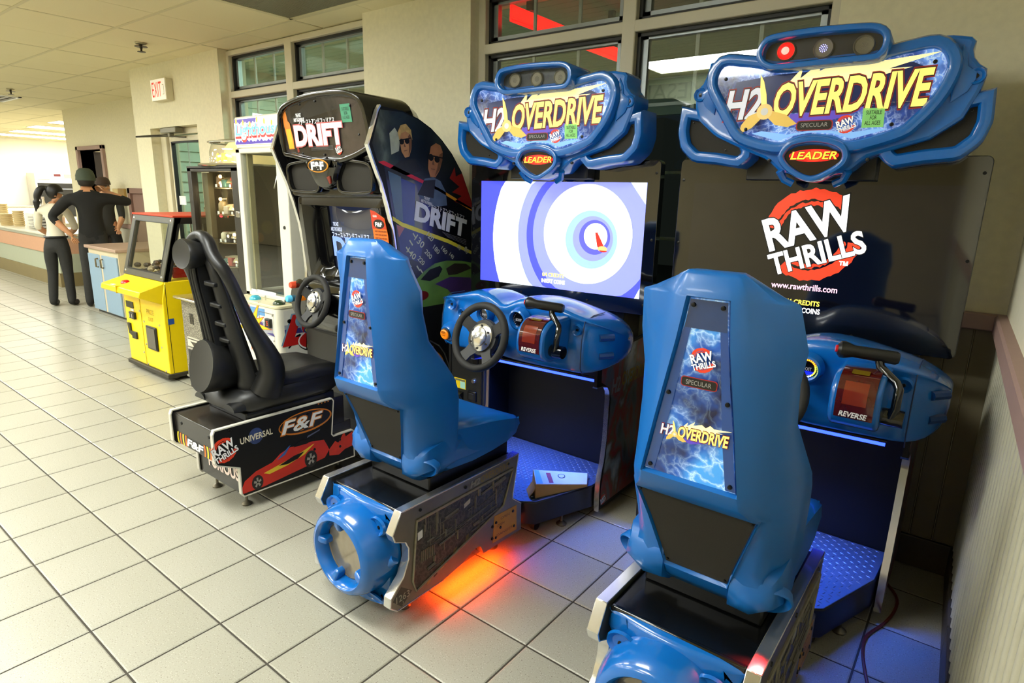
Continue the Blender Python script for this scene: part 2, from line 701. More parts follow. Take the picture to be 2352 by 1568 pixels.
WALLR = mat('right wall paint', (222, 216, 190), .7, var=.06, scale=40, bump=.25, dist=.003)
g = G()
a, b = -5.0, WY + .02
g.hexa([(rx(a), a, 0), (rx(a) + .2, a, 0), (rx(b) + .2, b, 0), (rx(b), b, 0)], [(rx(a), a, CEIL + .05), (rx(a) + .2, a, CEIL + .05), (rx(b) + .2, b, CEIL + .05), (rx(b), b, CEIL + .05)])
wr = obj('wall_right', g, WALLR, kind='structure', flat=True)
WAIN = mat('ribbed wainscot', (176, 172, 152), .42, var=.06)
# vertical ribs of the wainscot
g0 = G()
k = 7
prof = [(-.011 * math.sin(math.pi * i / k) ** .7, .011 * math.cos(math.pi * i / k)) for i in range(k + 1)]
g0.prism(prof, lambda u, v, d: (u, v, d), .142, 1.062)
o0 = obj('rib', g0, WAIN, wr)
g = G()
g.hexa([(rx(-5) - .003, -5, .138), (rx(-5), -5, .138), (rx(2.93), 2.93, .138), (rx(2.93) - .003, 2.93, .138)], [(rx(-5) - .003, -5, 1.06), (rx(-5), -5, 1.06), (rx(2.93), 2.93, 1.06), (rx(2.93) - .003, 2.93, 1.06)])
obj('wainscot_panel', g, WAIN, wr, flat=True)
for i in range(0, 64):
    y = 2.90 - .0635 * i
    o = o0 if i == 0 else bpy.data.objects.new('rib', o0.data)
    if i:
        COL.objects.link(o)
        o.parent = wr
    o.location = (rx(y) - .002, y, 0)
g = G()
ya, yb = -5.0, 2.93
for y0, y1 in ((ya, yb),):
    P = [(0, 1.055), (-.034, 1.055), (-.034, 1.112), (-.028, 1.122), (0, 1.124)]
    g.loft([[(rx(y) + u, y, z) for u, z in P] for y in (y0, y1)])
obj('trim_1', g, MAUVE, kind='structure', flat=True)
BASE = mat('base tile', (70, 62, 50), .4, var=.15, scale=14)
b0 = obj('baseboard_right', G().hexa([(rx(-5) - .004, -5, 0), (rx(-5), -5, 0), (rx(2.95), 2.95, 0), (rx(2.95) - .004, 2.95, 0)], [(rx(-5) - .004, -5, .135), (rx(-5), -5, .135), (rx(2.95), 2.95, .135), (rx(2.95) - .004, 2.95, .135)]), GROUT, kind='structure', flat=True)
for i in range(14):
    y1 = 2.94 - i * T
    y0 = y1 - T + .006
    obj('base_tile', G().hexa([(rx(y0) - .02, y0, .002), (rx(y0) - .003, y0, .002), (rx(y1) - .003, y1, .002), (rx(y1) - .02, y1, .002)],
                              [(rx(y0) - .02, y0, .138), (rx(y0) - .003, y0, .138), (rx(y1) - .003, y1, .138), (rx(y1) - .02, y1, .138)]), BASE, b0, flat=True, bevel=.004)
# back wall wainscot planks right of the window, rail and base tiles
PANEL = mat('wainscot plank', (120, 110, 84), .55, var=.12, scale=7)
wb = obj('trim_2', G().box(-.64, .088, WY - .036, WY, 1.058, 1.122), MAUVE, kind='structure', bevel=.005)
w0 = bpy.data.objects['wall_back']
for i in range(9):
    x1 = .085 - i * .0815
    obj('plank', G().box(x1 - .0795, x1, WY - .012, WY, .142, 1.058), PANEL, w0, bevel=.003, seg=1)
b1 = obj('baseboard_back', G().box(-2.2, .088, WY - .006, WY, 0, .136), GROUT, kind='structure', flat=True)
for i in range(7):
    x1 = .083 - i * T
    obj('base_tile', G().box(x1 - T + .006, x1, WY - .022, WY - .004, .002, .139), BASE, b1, flat=True, bevel=.004)


# ---------------------------------------------------------------- windows
def window(n, xl, panes, xr, zt0, zt1, hz, sill=.95, head=2.64):
    y0, y1 = WY + .075, WY + .13
    g = G()
    xs = [xl] + [v for p in panes for v in p] + [xr]
    for a, b in zip(xs[::2], xs[1::2]):
        g.box(a, b, y0, y1, sill, 2.68)
    g.box(xl, xr, y0 + .001, y1, head, 2.68)
    g.box(xl, xr, y0 + .001, y1, sill, sill + .06)
    g.box(xl, xr, y0 + .001, y1, zt0, zt1)
    w = obj('window_%d' % n, g, FRAME, kind='structure', bevel=.004, seg=1)
    sl = G().box(xl + .01, xr - .01, WY - .05, y0, sill - .03, sill + .0)
    obj('window_sill', sl, FRAME, w, bevel=.004, seg=1)
    for a, b in panes:
        for za, zb in ((sill + .06, zt0), (zt1, head)):
            g = G()
            for q in ((a, a + .018, za, zb), (b - .018, b, za, zb), (a, b, za, za + .018), (a, b, zb - .018, zb)):
                g.box(q[0], q[1], y1 - .02, y1 + .02, q[2], q[3])
            obj('gasket', g, GASKET, w, flat=True)
            g = G()
            for q in ((a + .018, a + .05, za + .018, zb - .018), (b - .05, b - .018, za + .018, zb - .018), (a + .018, b - .018, za + .018, za + .045), (a + .018, b - .018, zb - .03, zb - .018)):
                g.box(q[0], q[1], y1 + .004, y1 + .04, q[2], q[3])
            obj('sash', g, ALUF, w, flat=True)
            obj('pane', G().box(a + .03, b - .03, y1 + .014, y1 + .018, za + .02, zb - .02), GLASS, w, flat=True)
            for f in (1 / 3, 2 / 3):
                x = a + (b - a) * f
                obj('muntin', G().box(x - .009, x + .009, y1 + .024, y1 + .036, za + .01, zb - .01), mat('muntin white', (205, 208, 200), .5), w, flat=True)
            if za < 2:
                for z in hz:
                    obj('muntin', G().box(a + .02, b - .02, y1 + .025, y1 + .035, z - .008, z + .008), MATS['muntin white'], w, flat=True)
    return w


window(1, -2.66, [(-2.585, -1.668), (-1.592, -.685)], -.645, 2.333, 2.389, (1.99, 1.65, 1.31))
window(2, -5.645, [(-5.545, -4.685), (-4.59, -3.70)], -3.60, 2.292, 2.347, (1.95, 1.62, 1.29))

# exit door
d = obj('door_1', G().box(-6.93, -6.10, WY + .12, WY + .165, .01, .22).box(-6.93, -6.88, WY + .12, WY + .165, .22, 2.02).box(-6.15, -6.10, WY + .12, WY + .165, .22, 2.02)
        .box(-6.88, -6.15, WY + .12, WY + .165, 1.965, 2.02), CREAM, kind='structure', bevel=.004, seg=1)
g = G().box(-7.06, -6.94, WY + .09, WY + .22, 0, 2.09).box(-6.09, -6.06, WY + .09, WY + .22, 0, 2.09).box(-6.94, -6.09, WY + .09, WY + .22, 2.03, 2.09)
obj('door_frame', g, CREAM, d, bevel=.006, seg=1)
obj('pane', G().box(-6.88, -6.15, WY + .14, WY + .145, .22, 1.965), GLASS, d, flat=True)
obj('gasket', G().box(-6.88, -6.865, WY + .112, WY + .15, .22, 1.965).box(-6.165, -6.15, WY + .112, WY + .15, .22, 1.965).box(-6.88, -6.15, WY + .112, WY + .15, 1.95, 1.965), GASKET, d, flat=True)
for x in (-6.60, -6.36):
    obj('muntin', G().box(x - .007, x + .007, WY + .15, WY + .16, .22, 1.965), MATS['muntin white'], d, flat=True)
DOORGREY = mat('door closer grey', (120, 116, 98), .4, .5)
obj('door_closer', G().box(-6.80, -6.47, WY - .02, WY + .06, 2.03, 2.085).box(-6.62, -6.58, WY - .03, WY + .02, 1.99, 2.03), DOORGREY, d, bevel=.008)
obj('closer_arm', G().tube([(-6.60, WY - .02, 2.0), (-7.02, WY - .16, 1.995), (-7.02, WY - .16, 1.995)], .008, 6).tube([(-6.60, WY - .02, 2.0), (-6.30, WY - .02, 1.98), (-6.26, WY - .02, 1.98)], .008, 6)
    .tube([(-7.02, WY - .16, 2.0), (-6.62, WY + .01, 2.02)], .006, 6), mat('closer arm', (70, 66, 54), .4, .6), d)
obj('paper_note', G().box(-6.86, -6.72, WY + .132, WY + .138, 1.33, 1.42), WHITE, d, flat=True)

# doorway with the mauve frame in the recess
g = G()
for q in ((-11.95, -11.86, 0, 2.10), (-10.93, -10.84, 0, 2.10), (-11.95, -10.84, 2.04, 2.10)):
    g.box(q[0], q[1], 3.81, 4.07, q[2], q[3])
d2 = obj('door_2', g, MAUVE, kind='structure', bevel=.006, seg=1)
obj('door_leaf', G().hexa([(-11.85, 4.06, .01), (-11.81, 4.02, .01), (-11.45, 4.82, .01), (-11.49, 4.84, .01)], [(-11.85, 4.06, 2.03), (-11.81, 4.02, 2.03), (-11.45, 4.82, 2.03), (-11.49, 4.84, 2.03)]),
    mat('dark door', (66, 56, 48), .5), d2, flat=True)
g = G()
for z in (1.62, 1.86):
    g.box(-11.3, -10.35, 5.1, 5.4, z, z + .03)
obj('passage_shelf', g, mat('shelf grey', (120, 118, 108), .6), d2, flat=True)
# low mauve door frame right of it, and the mauve rail
g = G().box(-10.06, -9.98, 3.79, 3.86, 0, 1.475).box(-10.06, -9.0, 3.79, 3.86, 1.40, 1.475).box(-9.98, -9.0, 3.825, 3.86, 0, 1.40)
obj('trim_3', g, mat('mauve panel', (138, 108, 96), .55, var=.08, scale=5), kind='structure', bevel=.004, seg=1)
obj('trim_4', G().box(-10.84, -10.06, 3.80, 3.85, .885, .945), MAUVE, kind='structure', bevel=.006)
WAINK = mat('recess wainscot', (196, 192, 170), .5, var=.05)
obj('trim_5', G().box(-10.84, -10.06, 3.838, 3.85, 0, .885), WAINK, kind='structure', flat=True)

t = thing('wall_plate', 'pale and tan double wall plate beside the mauve doorway', 'plate', (-10.46, 3.85, 1.38))
obj('pale_plate', G().box(-10.69, -10.47, 3.825, 3.85, 1.30, 1.46), mat('pale plate', (206, 186, 128), .5), t, bevel=.006)
obj('tan_plate', G().box(-10.465, -10.24, 3.815, 3.85, 1.30, 1.465), mat('tan plate', (178, 142, 74), .5), t, bevel=.006)

# exit sign
t = thing('exit_sign', 'lit white EXIT sign with red letters high on the wall', 'sign', (-6.61, WY - .03, 2.42))
obj('housing', G().box(-6.775, -6.46, WY - .07, WY, 2.325, 2.525), mat('exit housing', (205, 198, 168), .5), t, bevel=.008)
fc = obj('face', G().box(-6.77, -6.47, WY - .074, WY - .069, 2.33, 2.52), mat('exit face', (238, 234, 220), .4, emit=.35, ergb=(255, 245, 220)), t, flat=True)
txt('EXIT', mat('exit red', (214, 40, 26), .4, emit=.3, ergb=(230, 40, 20)), fc, (-6.645, WY - .074, 2.428), (1, 0, 0), (0, 0, 1), w=.20, h=.135, bold=.0)
obj('arrow_outline', G().box(-6.525, -6.495, WY - .0755, WY - .074, 2.375, 2.38).box(-6.525, -6.495, WY - .0755, WY - .074, 2.46, 2.465).box(-6.499, -6.495, WY - .0755, WY - .074, 2.375, 2.465), mat('faint grey', (170, 165, 150), .5), fc, flat=True)

# sprinklers
SPR = mat('sprinkler', (60, 52, 36), .4, .6)
for k, (x, y, lab) in enumerate(((-5.94, 2.48, 'sprinkler head on the ceiling nearest the left window'), (-10.3, 2.655, 'smaller sprinkler head on the ceiling above the ceiling diffuser'), (-12.9, 4.35, 'tiny sprinkler head in front of the kitchen lights'))):
    t = thing('sprinkler', lab, 'sprinkler', (x, y, CEIL), 'ceiling sprinklers')
    obj('escutcheon', G().lathe([(0, 0), (.045, 0), (.04, .012), (.02, .016), (0, .016)], (x, y, CEIL - .001), (0, 0, -1), 16), mat('escutcheon', (176, 166, 130), .4), t)
    obj('head', G().lathe([(0, 0), (.012, 0), (.012, .03), (.008, .04), (.008, .055), (.032, .058), (.032, .062), (0, .062)], (x, y, CEIL - .012), (0, 0, -1), 12), SPR, t)
    obj('deflector', G().lathe([(0, 0), (.05, .0), (.05, .004), (0, .004)], (x, y, CEIL - .03), (0, 0, -1), 10), SPR, t)

# diffuser at the far left
t = thing('ceiling_diffuser', 'dark slotted air diffuser in the ceiling at the left edge', 'vent', (-11.6, 2.72, CEIL))
g = G()
for q in ((-12.05, -11.15, 2.47, 2.51), (-12.05, -11.15, 2.95, 2.99), (-12.05, -12.01, 2.47, 2.99), (-11.19, -11.15, 2.47, 2.99)):
    g.box(*q, CEIL - .012, CEIL + .005)
obj('frame', g, WHITE, t, flat=True)
obj('dark_slot', G().box(-12.01, -11.19, 2.51, 2.95, CEIL - .004, CEIL + .004), BLACK, t, flat=True)
for k in range(5):
    y = 2.56 + k * .085
    obj('louver', G().box(-12.01, -11.19, y, y + .02, CEIL - .012, CEIL - .002), mat('louver grey', (90, 84, 66), .5), t, flat=True)

# framed notice on the wall beyond the yellow machine
t = thing('framed_notice', 'small framed orange notice on the wall behind the yellow machine', 'picture', (-6.0, WY - .01, 1.28))
obj('frame', G().box(-6.04, -5.66, WY - .02, WY, 1.06, 1.33), mat('notice frame', (110, 88, 52), .5), t, bevel=.004)
obj('print', G().box(-6.02, -5.68, WY - .023, WY - .019, 1.08, 1.31), mat('notice paper', (205, 180, 132), .6), t, flat=True)
decal('emblem', circ(-5.85, 1.20, .085), lambda u, v, d: (u, WY - .023 + d, v), mat('notice orange', (206, 104, 56), .6), t)

# ---------------------------------------------------------------- outside, beyond the glass
gx = G().box(-7.1, 1.2, 3.2, 14, -.12, -.06)
obj('pavement_outside', gx, mat('asphalt', (46, 46, 44), .9), kind='structure', flat=True)
sd = obj('wall_outside', G().box(-7.18, -7.15, 3.21, 9.0, -.1, 2.9), MINT, kind='structure', flat=True)
for k in range(26):
    z = -.05 + k * .108
    obj('siding_board', G().hexa([(-7.15, 3.22, z), (-7.122, 3.22, z), (-7.122, 9.0, z), (-7.15, 9.0, z)], [(-7.15, 3.22, z + .112), (-7.144, 3.22, z + .112), (-7.144, 9.0, z + .112), (-7.15, 9.0, z + .112)]), MINT, sd, flat=True)
sf = obj('roof_outside', G().box(-7.15, 1.2, 3.21, 7.4, 2.86, 2.92), mat('soffit', (176, 192, 168), .6), kind='structure', flat=True)
for k in range(40):
    y = 3.25 + k * .104
    obj('soffit_board', G().box(-7.12, .6, y, y + .096, 2.845, 2.86), MATS['soffit'], sf, flat=True)
obj('trim_6', G().box(-7.1, .6, 7.3, 7.4, 2.5, 2.9), mat('fascia', (120, 124, 112), .6), kind='structure', flat=True)
# red neon tube box under the eave
t = thing('neon_strip', 'glowing red strip light seen through the upper window panes', 'light', (-2.47, 3.9, 2.57))
NEON = mat('red neon', (255, 20, 16), .4, emit=2.6, ergb=(255, 10, 14))
obj('tube_box', G().box(-2.478, -2.464, 3.12, 4.44, 2.52, 2.615), NEON, t, bevel=.004)
obj('bracket', G().box(-2.49, -2.45, 3.3, 3.34, 2.62, 2.85).box(-2.49, -2.45, 4.3, 4.34, 2.62, 2.85), BLACK, t, flat=True)

# menu board hanging behind and above the camera; the window shows its mirror image
t = thing('hanging_menu_board', 'hanging menu board lettered PARMESAN, seen mirrored in the window', 'sign', (-3.1, .12, 2.56))
bd = obj('board', G().box(-4.4, -1.75, .08, .12, 2.40, 2.685), mat('board paint', (150, 158, 132), .6), t, flat=True)
g = G()
for q in ((-4.42, -1.73, 2.385, 2.405), (-4.42, -1.73, 2.675, 2.689), (-4.42, -4.40, 2.4, 2.68), (-1.75, -1.73, 2.4, 2.68)):
    g.box(q[0], q[1], .07, .13, q[2], q[3])
obj('frame', g, WHITE, t, flat=True)
txt('PARMESAN', mat('board lettering', (96, 102, 84), .6), bd, (-2.55, .12, 2.55), (-1, 0, 0), (0, 0, 1), w=1.15, h=.15)
# ---------------------------------------------------------------- boat racing cabinets (two of a kind)
BLUE = mat('moulded blue plastic', (10, 100, 184), .22, var=.07, scale=5, coat=.5)
BLUE_SEAT = mat('seat blue plastic', (8, 96, 174), .38, var=.06, scale=6, bump=.06, dist=.001, coat=.15)
GRILLE_CLOTH = mat('speaker cloth', (38, 35, 28), .85, var=.35, scale=420, bump=.3, dist=.001)
DARKPANEL = mat('dark laminate', (9, 9, 11), .5, var=.25, scale=40, spec=.3)
PLEXI_BLACK = mat('black plexi', (8, 8, 9), .04, var=.1, coat=1.0)
ACRYL_RED = mat('red acrylic', (74, 18, 14), .1, var=.25, scale=30, coat=.8)


def water_mat(name, emit, c0, c1, c2, scale=9., lo=.30, hi=.66):
    """blue water with thin bright caustic lines in drifting patches, printed on backlit or plain sheet"""
    m, nt, b = nodes_mat(name)
    tc = nt.nodes.new('ShaderNodeTexCoord')
    nz = nt.nodes.new('ShaderNodeTexNoise')
    nz.inputs['Scale'].default_value = scale * 1.4
    nz.inputs['Detail'].default_value = 4
    nt.links.new(tc.outputs['Object'], nz.inputs['Vector'])
    ad = nt.nodes.new('ShaderNodeVectorMath')
    ad.operation = 'MULTIPLY_ADD'
    ad.inputs[1].default_value = (.16, .16, .16)
    nt.links.new(nz.outputs['Color'], ad.inputs[0])
    nt.links.new(tc.outputs['Object'], ad.inputs[2])
    vo = nt.nodes.new('ShaderNodeTexVoronoi')
    vo.feature = 'DISTANCE_TO_EDGE'
    vo.inputs['Scale'].default_value = scale * 2.4
    nt.links.new(ad.outputs[0], vo.inputs['Vector'])
    r = ramp(nt, vo.outputs['Distance'], [(0, (1, 1, 1, 1)), (.03, (.45, .45, .45, 1)), (.16, (0, 0, 0, 1))])
    n2 = nt.nodes.new('ShaderNodeTexNoise')
    n2.inputs['Scale'].default_value = scale * .75
    n2.inputs['Detail'].default_value = 4
    nt.links.new(tc.outputs['Object'], n2.inputs['Vector'])
    r2 = ramp(nt, n2.outputs['Fac'], [(lo, L4((16, 20, 54))), ((lo + hi) / 2, L4(c0)), (hi, L4(c1))])
    r3 = ramp(nt, n2.outputs['Fac'], [(lo + .06, (.10, .10, .10, 1)), (hi, (1, 1, 1, 1))])
    mu = nt.nodes.new('ShaderNodeMath')
    mu.operation = 'MULTIPLY'
    nt.links.new(r.outputs[0], mu.inputs[0])
    nt.links.new(r3.outputs[0], mu.inputs[1])
    mx = nt.nodes.new('ShaderNodeMix')
    mx.data_type = 'RGBA'
    nt.links.new(mu.outputs[0], mx.inputs[0])
    nt.links.new(r2.outputs[0], mx.inputs[6])
    mx.inputs[7].default_value = L4(c2)
    nt.links.new(mx.outputs[2], b.inputs['Base Color'])
    b.inputs['Roughness'].default_value = .12
    b.inputs['Coat Weight'].default_value = .5
    if emit:
        nt.links.new(mx.outputs[2], b.inputs['Emission Color'])
        b.inputs['Emission Strength'].default_value = emit
    return m


ART_MARQ = water_mat('marquee water art', .75, (44, 74, 150), (104, 150, 220), (196, 220, 250), 11, .34, .64)
ART_SEAT = water_mat('seat water art', .40, (28, 82, 172), (64, 150, 226), (196, 232, 255), 9, .30, .62)


def engine_mat():
    m, nt, b = nodes_mat('engine art')
    tc = nt.nodes.new('ShaderNodeTexCoord')
    vo = nt.nodes.new('ShaderNodeTexVoronoi')
    vo.distance = 'MANHATTAN'
    vo.inputs['Scale'].default_value = 44
    nt.links.new(tc.outputs['Object'], vo.inputs['Vector'])
    nz = nt.nodes.new('ShaderNodeTexNoise')
    nz.inputs['Scale'].default_value = 38
    nz.inputs['Detail'].default_value = 5
    nt.links.new(tc.outputs['Object'], nz.inputs['Vector'])
    mx = nt.nodes.new('ShaderNodeMath')
    mx.operation = 'MULTIPLY'
    nt.links.new(vo.outputs['Distance'], mx.inputs[0])
    nt.links.new(nz.outputs['Fac'], mx.inputs[1])
    r = ramp(nt, mx.outputs[0], [(.08, L4((14, 14, 13))), (.24, L4((34, 33, 30))), (.36, L4((70, 68, 60))), (.5, L4((30, 29, 26)))])
    nt.links.new(r.outputs[0], b.inputs['Base Color'])
    b.inputs['Roughness'].default_value = .35
    return m


ART_ENGINE = engine_mat()


def scene_mat(name, stops, scale=5., rough=.3):
    m, nt, b = nodes_mat(name)
    tc = nt.nodes.new('ShaderNodeTexCoord')
    mp = nt.nodes.new('ShaderNodeMapping')
    mp.inputs['Rotation'].default_value = (.6, .2, .3)
    mp.inputs['Scale'].default_value = (1, 1, .55)
    nt.links.new(tc.outputs['Object'], mp.inputs[0])
    nz = nt.nodes.new('ShaderNodeTexNoise')
    nz.inputs['Scale'].default_value = scale
    nz.inputs['Detail'].default_value = 6
    nz.inputs['Distortion'].default_value = .7
    nt.links.new(mp.outputs[0], nz.inputs['Vector'])
    r = ramp(nt, nz.outputs['Fac'], [(p, L4(c)) for p, c in stops])
    nt.links.new(r.outputs[0], b.inputs['Base Color'])
    b.inputs['Roughness'].default_value = rough
    return m


ART_SIDE = scene_mat('boat scene art', [(.28, (30, 34, 40)), (.40, (84, 96, 108)), (.48, (132, 34, 36)), (.54, (92, 78, 62)), (.62, (140, 156, 168)), (.74, (206, 208, 204))], 6)

H2G = 'blue boat racing cabinets'
HC, HS = math.cos(math.radians(3)), math.sin(math.radians(3))
OX, OY = -1.743, 2.432          # middle of the marquee front


def MQ(u, v, d=0.):
    return (OX + u * HC - d * HS, OY + u * HS + d * HC, v)


SX, SY = -1.765, 2.632          # middle of the screen


def SQ(u, v, d=0.):
    return (SX + u * HC - d * HS, SY + u * HS + d * HC, v)


MU = (HC, HS, 0)
UP = (0, 0, 1)
YEL = mat('letter gold', (250, 222, 110), .35, emit=.75, ergb=(255, 226, 120))
YEL_D = mat('letter gold deep', (230, 150, 30), .35, emit=.45, ergb=(240, 150, 30))
LRED = mat('letter red outline', (150, 30, 30), .35, emit=.2)
LSIL = mat('letter silver', (214, 216, 226), .35, emit=.4)
FLAME = mat('flame art', (255, 236, 160), .35, emit=.85, ergb=(255, 240, 170))
NAVY = mat('dark navy print', (18, 20, 44), .3)
GREENST = mat('green sticker', (138, 214, 120), .5, emit=.12)
INK = mat('dark ink', (34, 44, 30), .5)
PURPLE = mat('purple splash', (92, 70, 190), .35, emit=.4)


def raw_logo(par, o, u, v, s, em=0., front=None):
    """tilted two-line word mark over a rough red ring"""
    redm = mat('logo red %.1f' % em, (216, 58, 30), .4, emit=em)
    whm = mat('logo white %.1f' % em, (250, 250, 250), .4, emit=em * 1.15)
    blk = mat('logo black', (10, 10, 10), .4)
    u, v, o = Vector(u).normalized(), Vector(v).normalized(), Vector(o)
    n = u.cross(v)
    rnd = random.Random(5)

    def mp(a, b, d):
        return tuple(o + u * a + v * b + n * d)
    for a0, a1 in ((48, 172), (232, 352)):
        for r0, r1, l in ((.40, .52, .0006), (.335, .375, .0006)):
            K = 26
            oo = [((r1 + rnd.uniform(-.012, .012)) * s * math.cos(math.radians(a0 + (a1 - a0) * i / K)), (r1 + rnd.uniform(-.014, .014)) * s * math.sin(math.radians(a0 + (a1 - a0) * i / K))) for i in range(K + 1)]
            ii = [((r0 + rnd.uniform(-.012, .012)) * s * math.cos(math.radians(a1 - (a1 - a0) * i / K)), (r0 + rnd.uniform(-.012, .012)) * s * math.sin(math.radians(a1 - (a1 - a0) * i / K))) for i in range(K + 1)]
            decal('logo_ring', oo + ii, mp, redm, par, 0, l)
    t = math.radians(20)
    c, sn = math.cos(t), math.sin(t)
    for body, dy, w, h in (('RAW', .13, .92, .36), ('THRILLS', -.22, 1.0, .24)):
        p = o + u * (-sn * dy * s) + v * (c * dy * s)
        txt(body, blk, par, p, u, v, w * s, h * s, bold=.055, lift=.0011, rot=t, name='logo_word')
        txt(body, whm, par, p, u, v, w * s, h * s, bold=.03, lift=.0016, rot=t, name='logo_word')


def game_logo(par, o, u, v, W, em=1.0):
    """silver H2, gold propeller and gold OVERDRIVE with a flame tail, W wide"""
    u, v, o = Vector(u).normalized(), Vector(v).normalized(), Vector(o)
    n = u.cross(v)

    def mp(a, b, d):
        return tuple(o + u * (a * W) + v * (b * W) + n * d)
    fl = [(-.16, .10), (-.10, .17), (-.11, .11), (.0, .20), (-.02, .14), (.10, .185), (.16, .15), (.22, .20), (.28, .165), (.52, .185), (.30, .125), (.40, .125), (.22, .085), (-.16, .06)]
    decal('flame', fl, mp, FLAME, par, 0, .0006)
    decal('splash', [(-.14, -.07), (.10, -.06), (.26, -.045), (.14, -.09), (.05, -.115), (-.02, -.14), (-.13, -.13)], mp, PURPLE, par, 0, .0006)
    for body, cx, cy, w, h, m1, b in (('H2', -.395, -.005, .20, .15, LSIL, .03), ('OVERDRIVE', .135, .015, .72, .165, YEL, .03)):
        txt(body, LRED, par, mp(cx, cy, 0), u, v, w * W, h * W, bold=.075, shear=.22, lift=.0012, rot=.035)
        txt(body, INK, par, mp(cx, cy, 0), u, v, w * W, h * W, bold=.05, shear=.22, lift=.0016, rot=.035)
        txt(body, m1, par, mp(cx, cy, 0), u, v, w * W, h * W, bold=b, shear=.22, lift=.002, rot=.035)
    hub = (-.275, -.05)
    for k, (ln, wd, a) in enumerate(((.20, .034, 102), (.17, .075, 222), (.19, .08, 338))):
        a = math.radians(a)
        ca, sa = math.cos(a), math.sin(a)
        bl = [(0, -.012), (ln * .45, -wd * .55), (ln * .8, -wd * .4), (ln, 0), (ln * .6, wd * .3), (0, .014)]
        decal('propeller_blade', [(hub[0] + x * ca - y * sa, hub[1] + x * sa + y * ca) for x, y in bl], mp, YEL if k == 0 else mat('blade gold', (214, 178, 84), .3, emit=.45), par, 0, .0024)
    decal('propeller_hub', circ(hub[0], hub[1], .042), mp, mat('hub gold', (226, 196, 120), .3, emit=.4), par, 0, .0028)
    decal('propeller_hub', circ(hub[0], hub[1], .02), mp, WHITE, par, 0, .0032)


MEMBER_LAMP = mat('lamp mesh', (128, 120, 96), .5, .2, var=.45, scale=500)
H2A = thing('boat_racing_cabinet', 'blue boat racing cabinet with a lit ringed screen, next to the black racing cabinet', 'arcade machine', (-1.70, 2.0, 0), H2G)
R = H2A

# --- marquee
PANEL_P = [(-.351, 2.008), (-.287, 2.003), (-.221, 1.990), (-.167, 1.974), (-.06, 1.973), (.157, 1.978), (.185, 1.987), (.248, 1.998), (.316, 2.003), (.350, 1.964), (.346, 1.914), (.319, 1.852), (.278, 1.799), (.240, 1.768),
           (.112, 1.731), (.053, 1.750), (-.01, 1.757), (-.069, 1.751), (-.128, 1.731), (-.247, 1.765), (-.289, 1.815), (-.336, 1.888), (-.371, 1.954)]
BODY_P = [(-.414, 2.033), (-.328, 2.046), (-.238, 2.044), (.20, 2.040), (.281, 2.050), (.361, 2.046), (.420, 2.033), (.414, 1.988), (.430, 1.960), (.460, 1.938), (.460, 1.905), (.450, 1.866), (.420, 1.79), (.34, 1.73), (.230, 1.695), (.16, 1.672),
          (.115, 1.625), (-.002, 1.604), (-.115, 1.625), (-.165, 1.67), (-.24, 1.70), (-.37, 1.76), (-.440, 1.82), (-.458, 1.866), (-.464, 1.934), (-.441, 1.95), (-.428, 1.974)]
g = G()
bp = resample(BODY_P, 90, True, False)
g.loft([[MQ(u, v, d) for u, v in (offset(bp, k) if k else bp)] for k, d in ((-.03, .028), (-.012, .026), (-.003, .032), (0, .042), (0, .17), (-.02, .185))])
ring_shell(g, PANEL_P, MQ, .042, -.012, .012, .05, 110)
# folded wings between the panel and the edge
for sg in (1, -1):
    wing = [(.385, 2.018), (.405, 1.985), (.41, 1.95), (.437, 1.93), (.437, 1.905), (.42, 1.87), (.375, 1.835), (.368, 1.90), (.372, 1.965)]
    g.loft([[MQ(sg * u, v, d) for u, v in offset(wing, k)] for k, d in ((.0, .04), (-.004, .022), (-.014, .018))])
hood = obj('marquee', g, BLUE, R)
pn = obj('art_panel', G().prism(offset(resample(PANEL_P, 110), .002), MQ, .006, .012), ART_MARQ, hood, flat=True)
MQo = Vector(MQ(0, 0, .006))
game_logo(pn, MQ(-.005, 1.873, .005), MU, UP, .66)
decal('pale_band', [(-.225, 1.764), (-.128, 1.736), (-.069, 1.755), (-.01, 1.762), (.053, 1.755), (.112, 1.736), (.215, 1.764), (.19, 1.768), (.10, 1.757), (0, 1.772), (-.10, 1.757), (-.19, 1.772)], MQ, mat('art pale band', (130, 180, 240), .2, emit=.5), pn, .0058, .0054)
decal('dark_band', [(-.30, 1.95), (-.15, 1.965), (.26, 1.97), (.30, 1.95), (.31, 1.85), (.20, 1.835), (-.12, 1.83), (-.32, 1.87)], MQ, mat('art shade blue', (30, 44, 96), .2, emit=.15, var=.5, scale=16), pn, .0055, .0050)
g = G().prism(rrect(-.072, .048, 1.768, 1.803, .012), MQ, .0050, .0042)
sp = obj('studio_badge', g, LRED, hood, flat=True)
decal('badge_face', rrect(-.068, .044, 1.771, 1.800, .010), MQ, mat('badge black', (28, 26, 24), .3, emit=.1), sp, .0042, .0036)
txt('SPECULAR', mat('badge grey', (150, 150, 146), .4, emit=.2), sp, MQ(-.012, 1.787, .0036), MU, UP, .088, .014)
raw_logo(hood, MQ(.088, 1.785, .004), MU, UP, .058, .35)
st = obj('age_sticker', G().prism([(.135, 1.835), (.200, 1.833), (.203, 1.772), (.138, 1.771)], MQ, .0046, .0030), GREENST, hood, flat=True)
txt('SUITABLE\nFOR\nALL AGES', INK, st, MQ(.169, 1.803, .0030), MU, UP, .047, .047)
txt('\u2122', LRED, pn, MQ(.31, 1.945, .005), MU, UP, .014)
txt('H2OVERDRIVE\u2122 Raw Thrills, Inc.  Copyright 2009 Specular Interactive and Raw Thrills, Inc.  All rights reserved.', mat('fine print', (200, 190, 150), .4), pn, MQ(.14, 1.849, .005), MU, UP, .27, .0045)
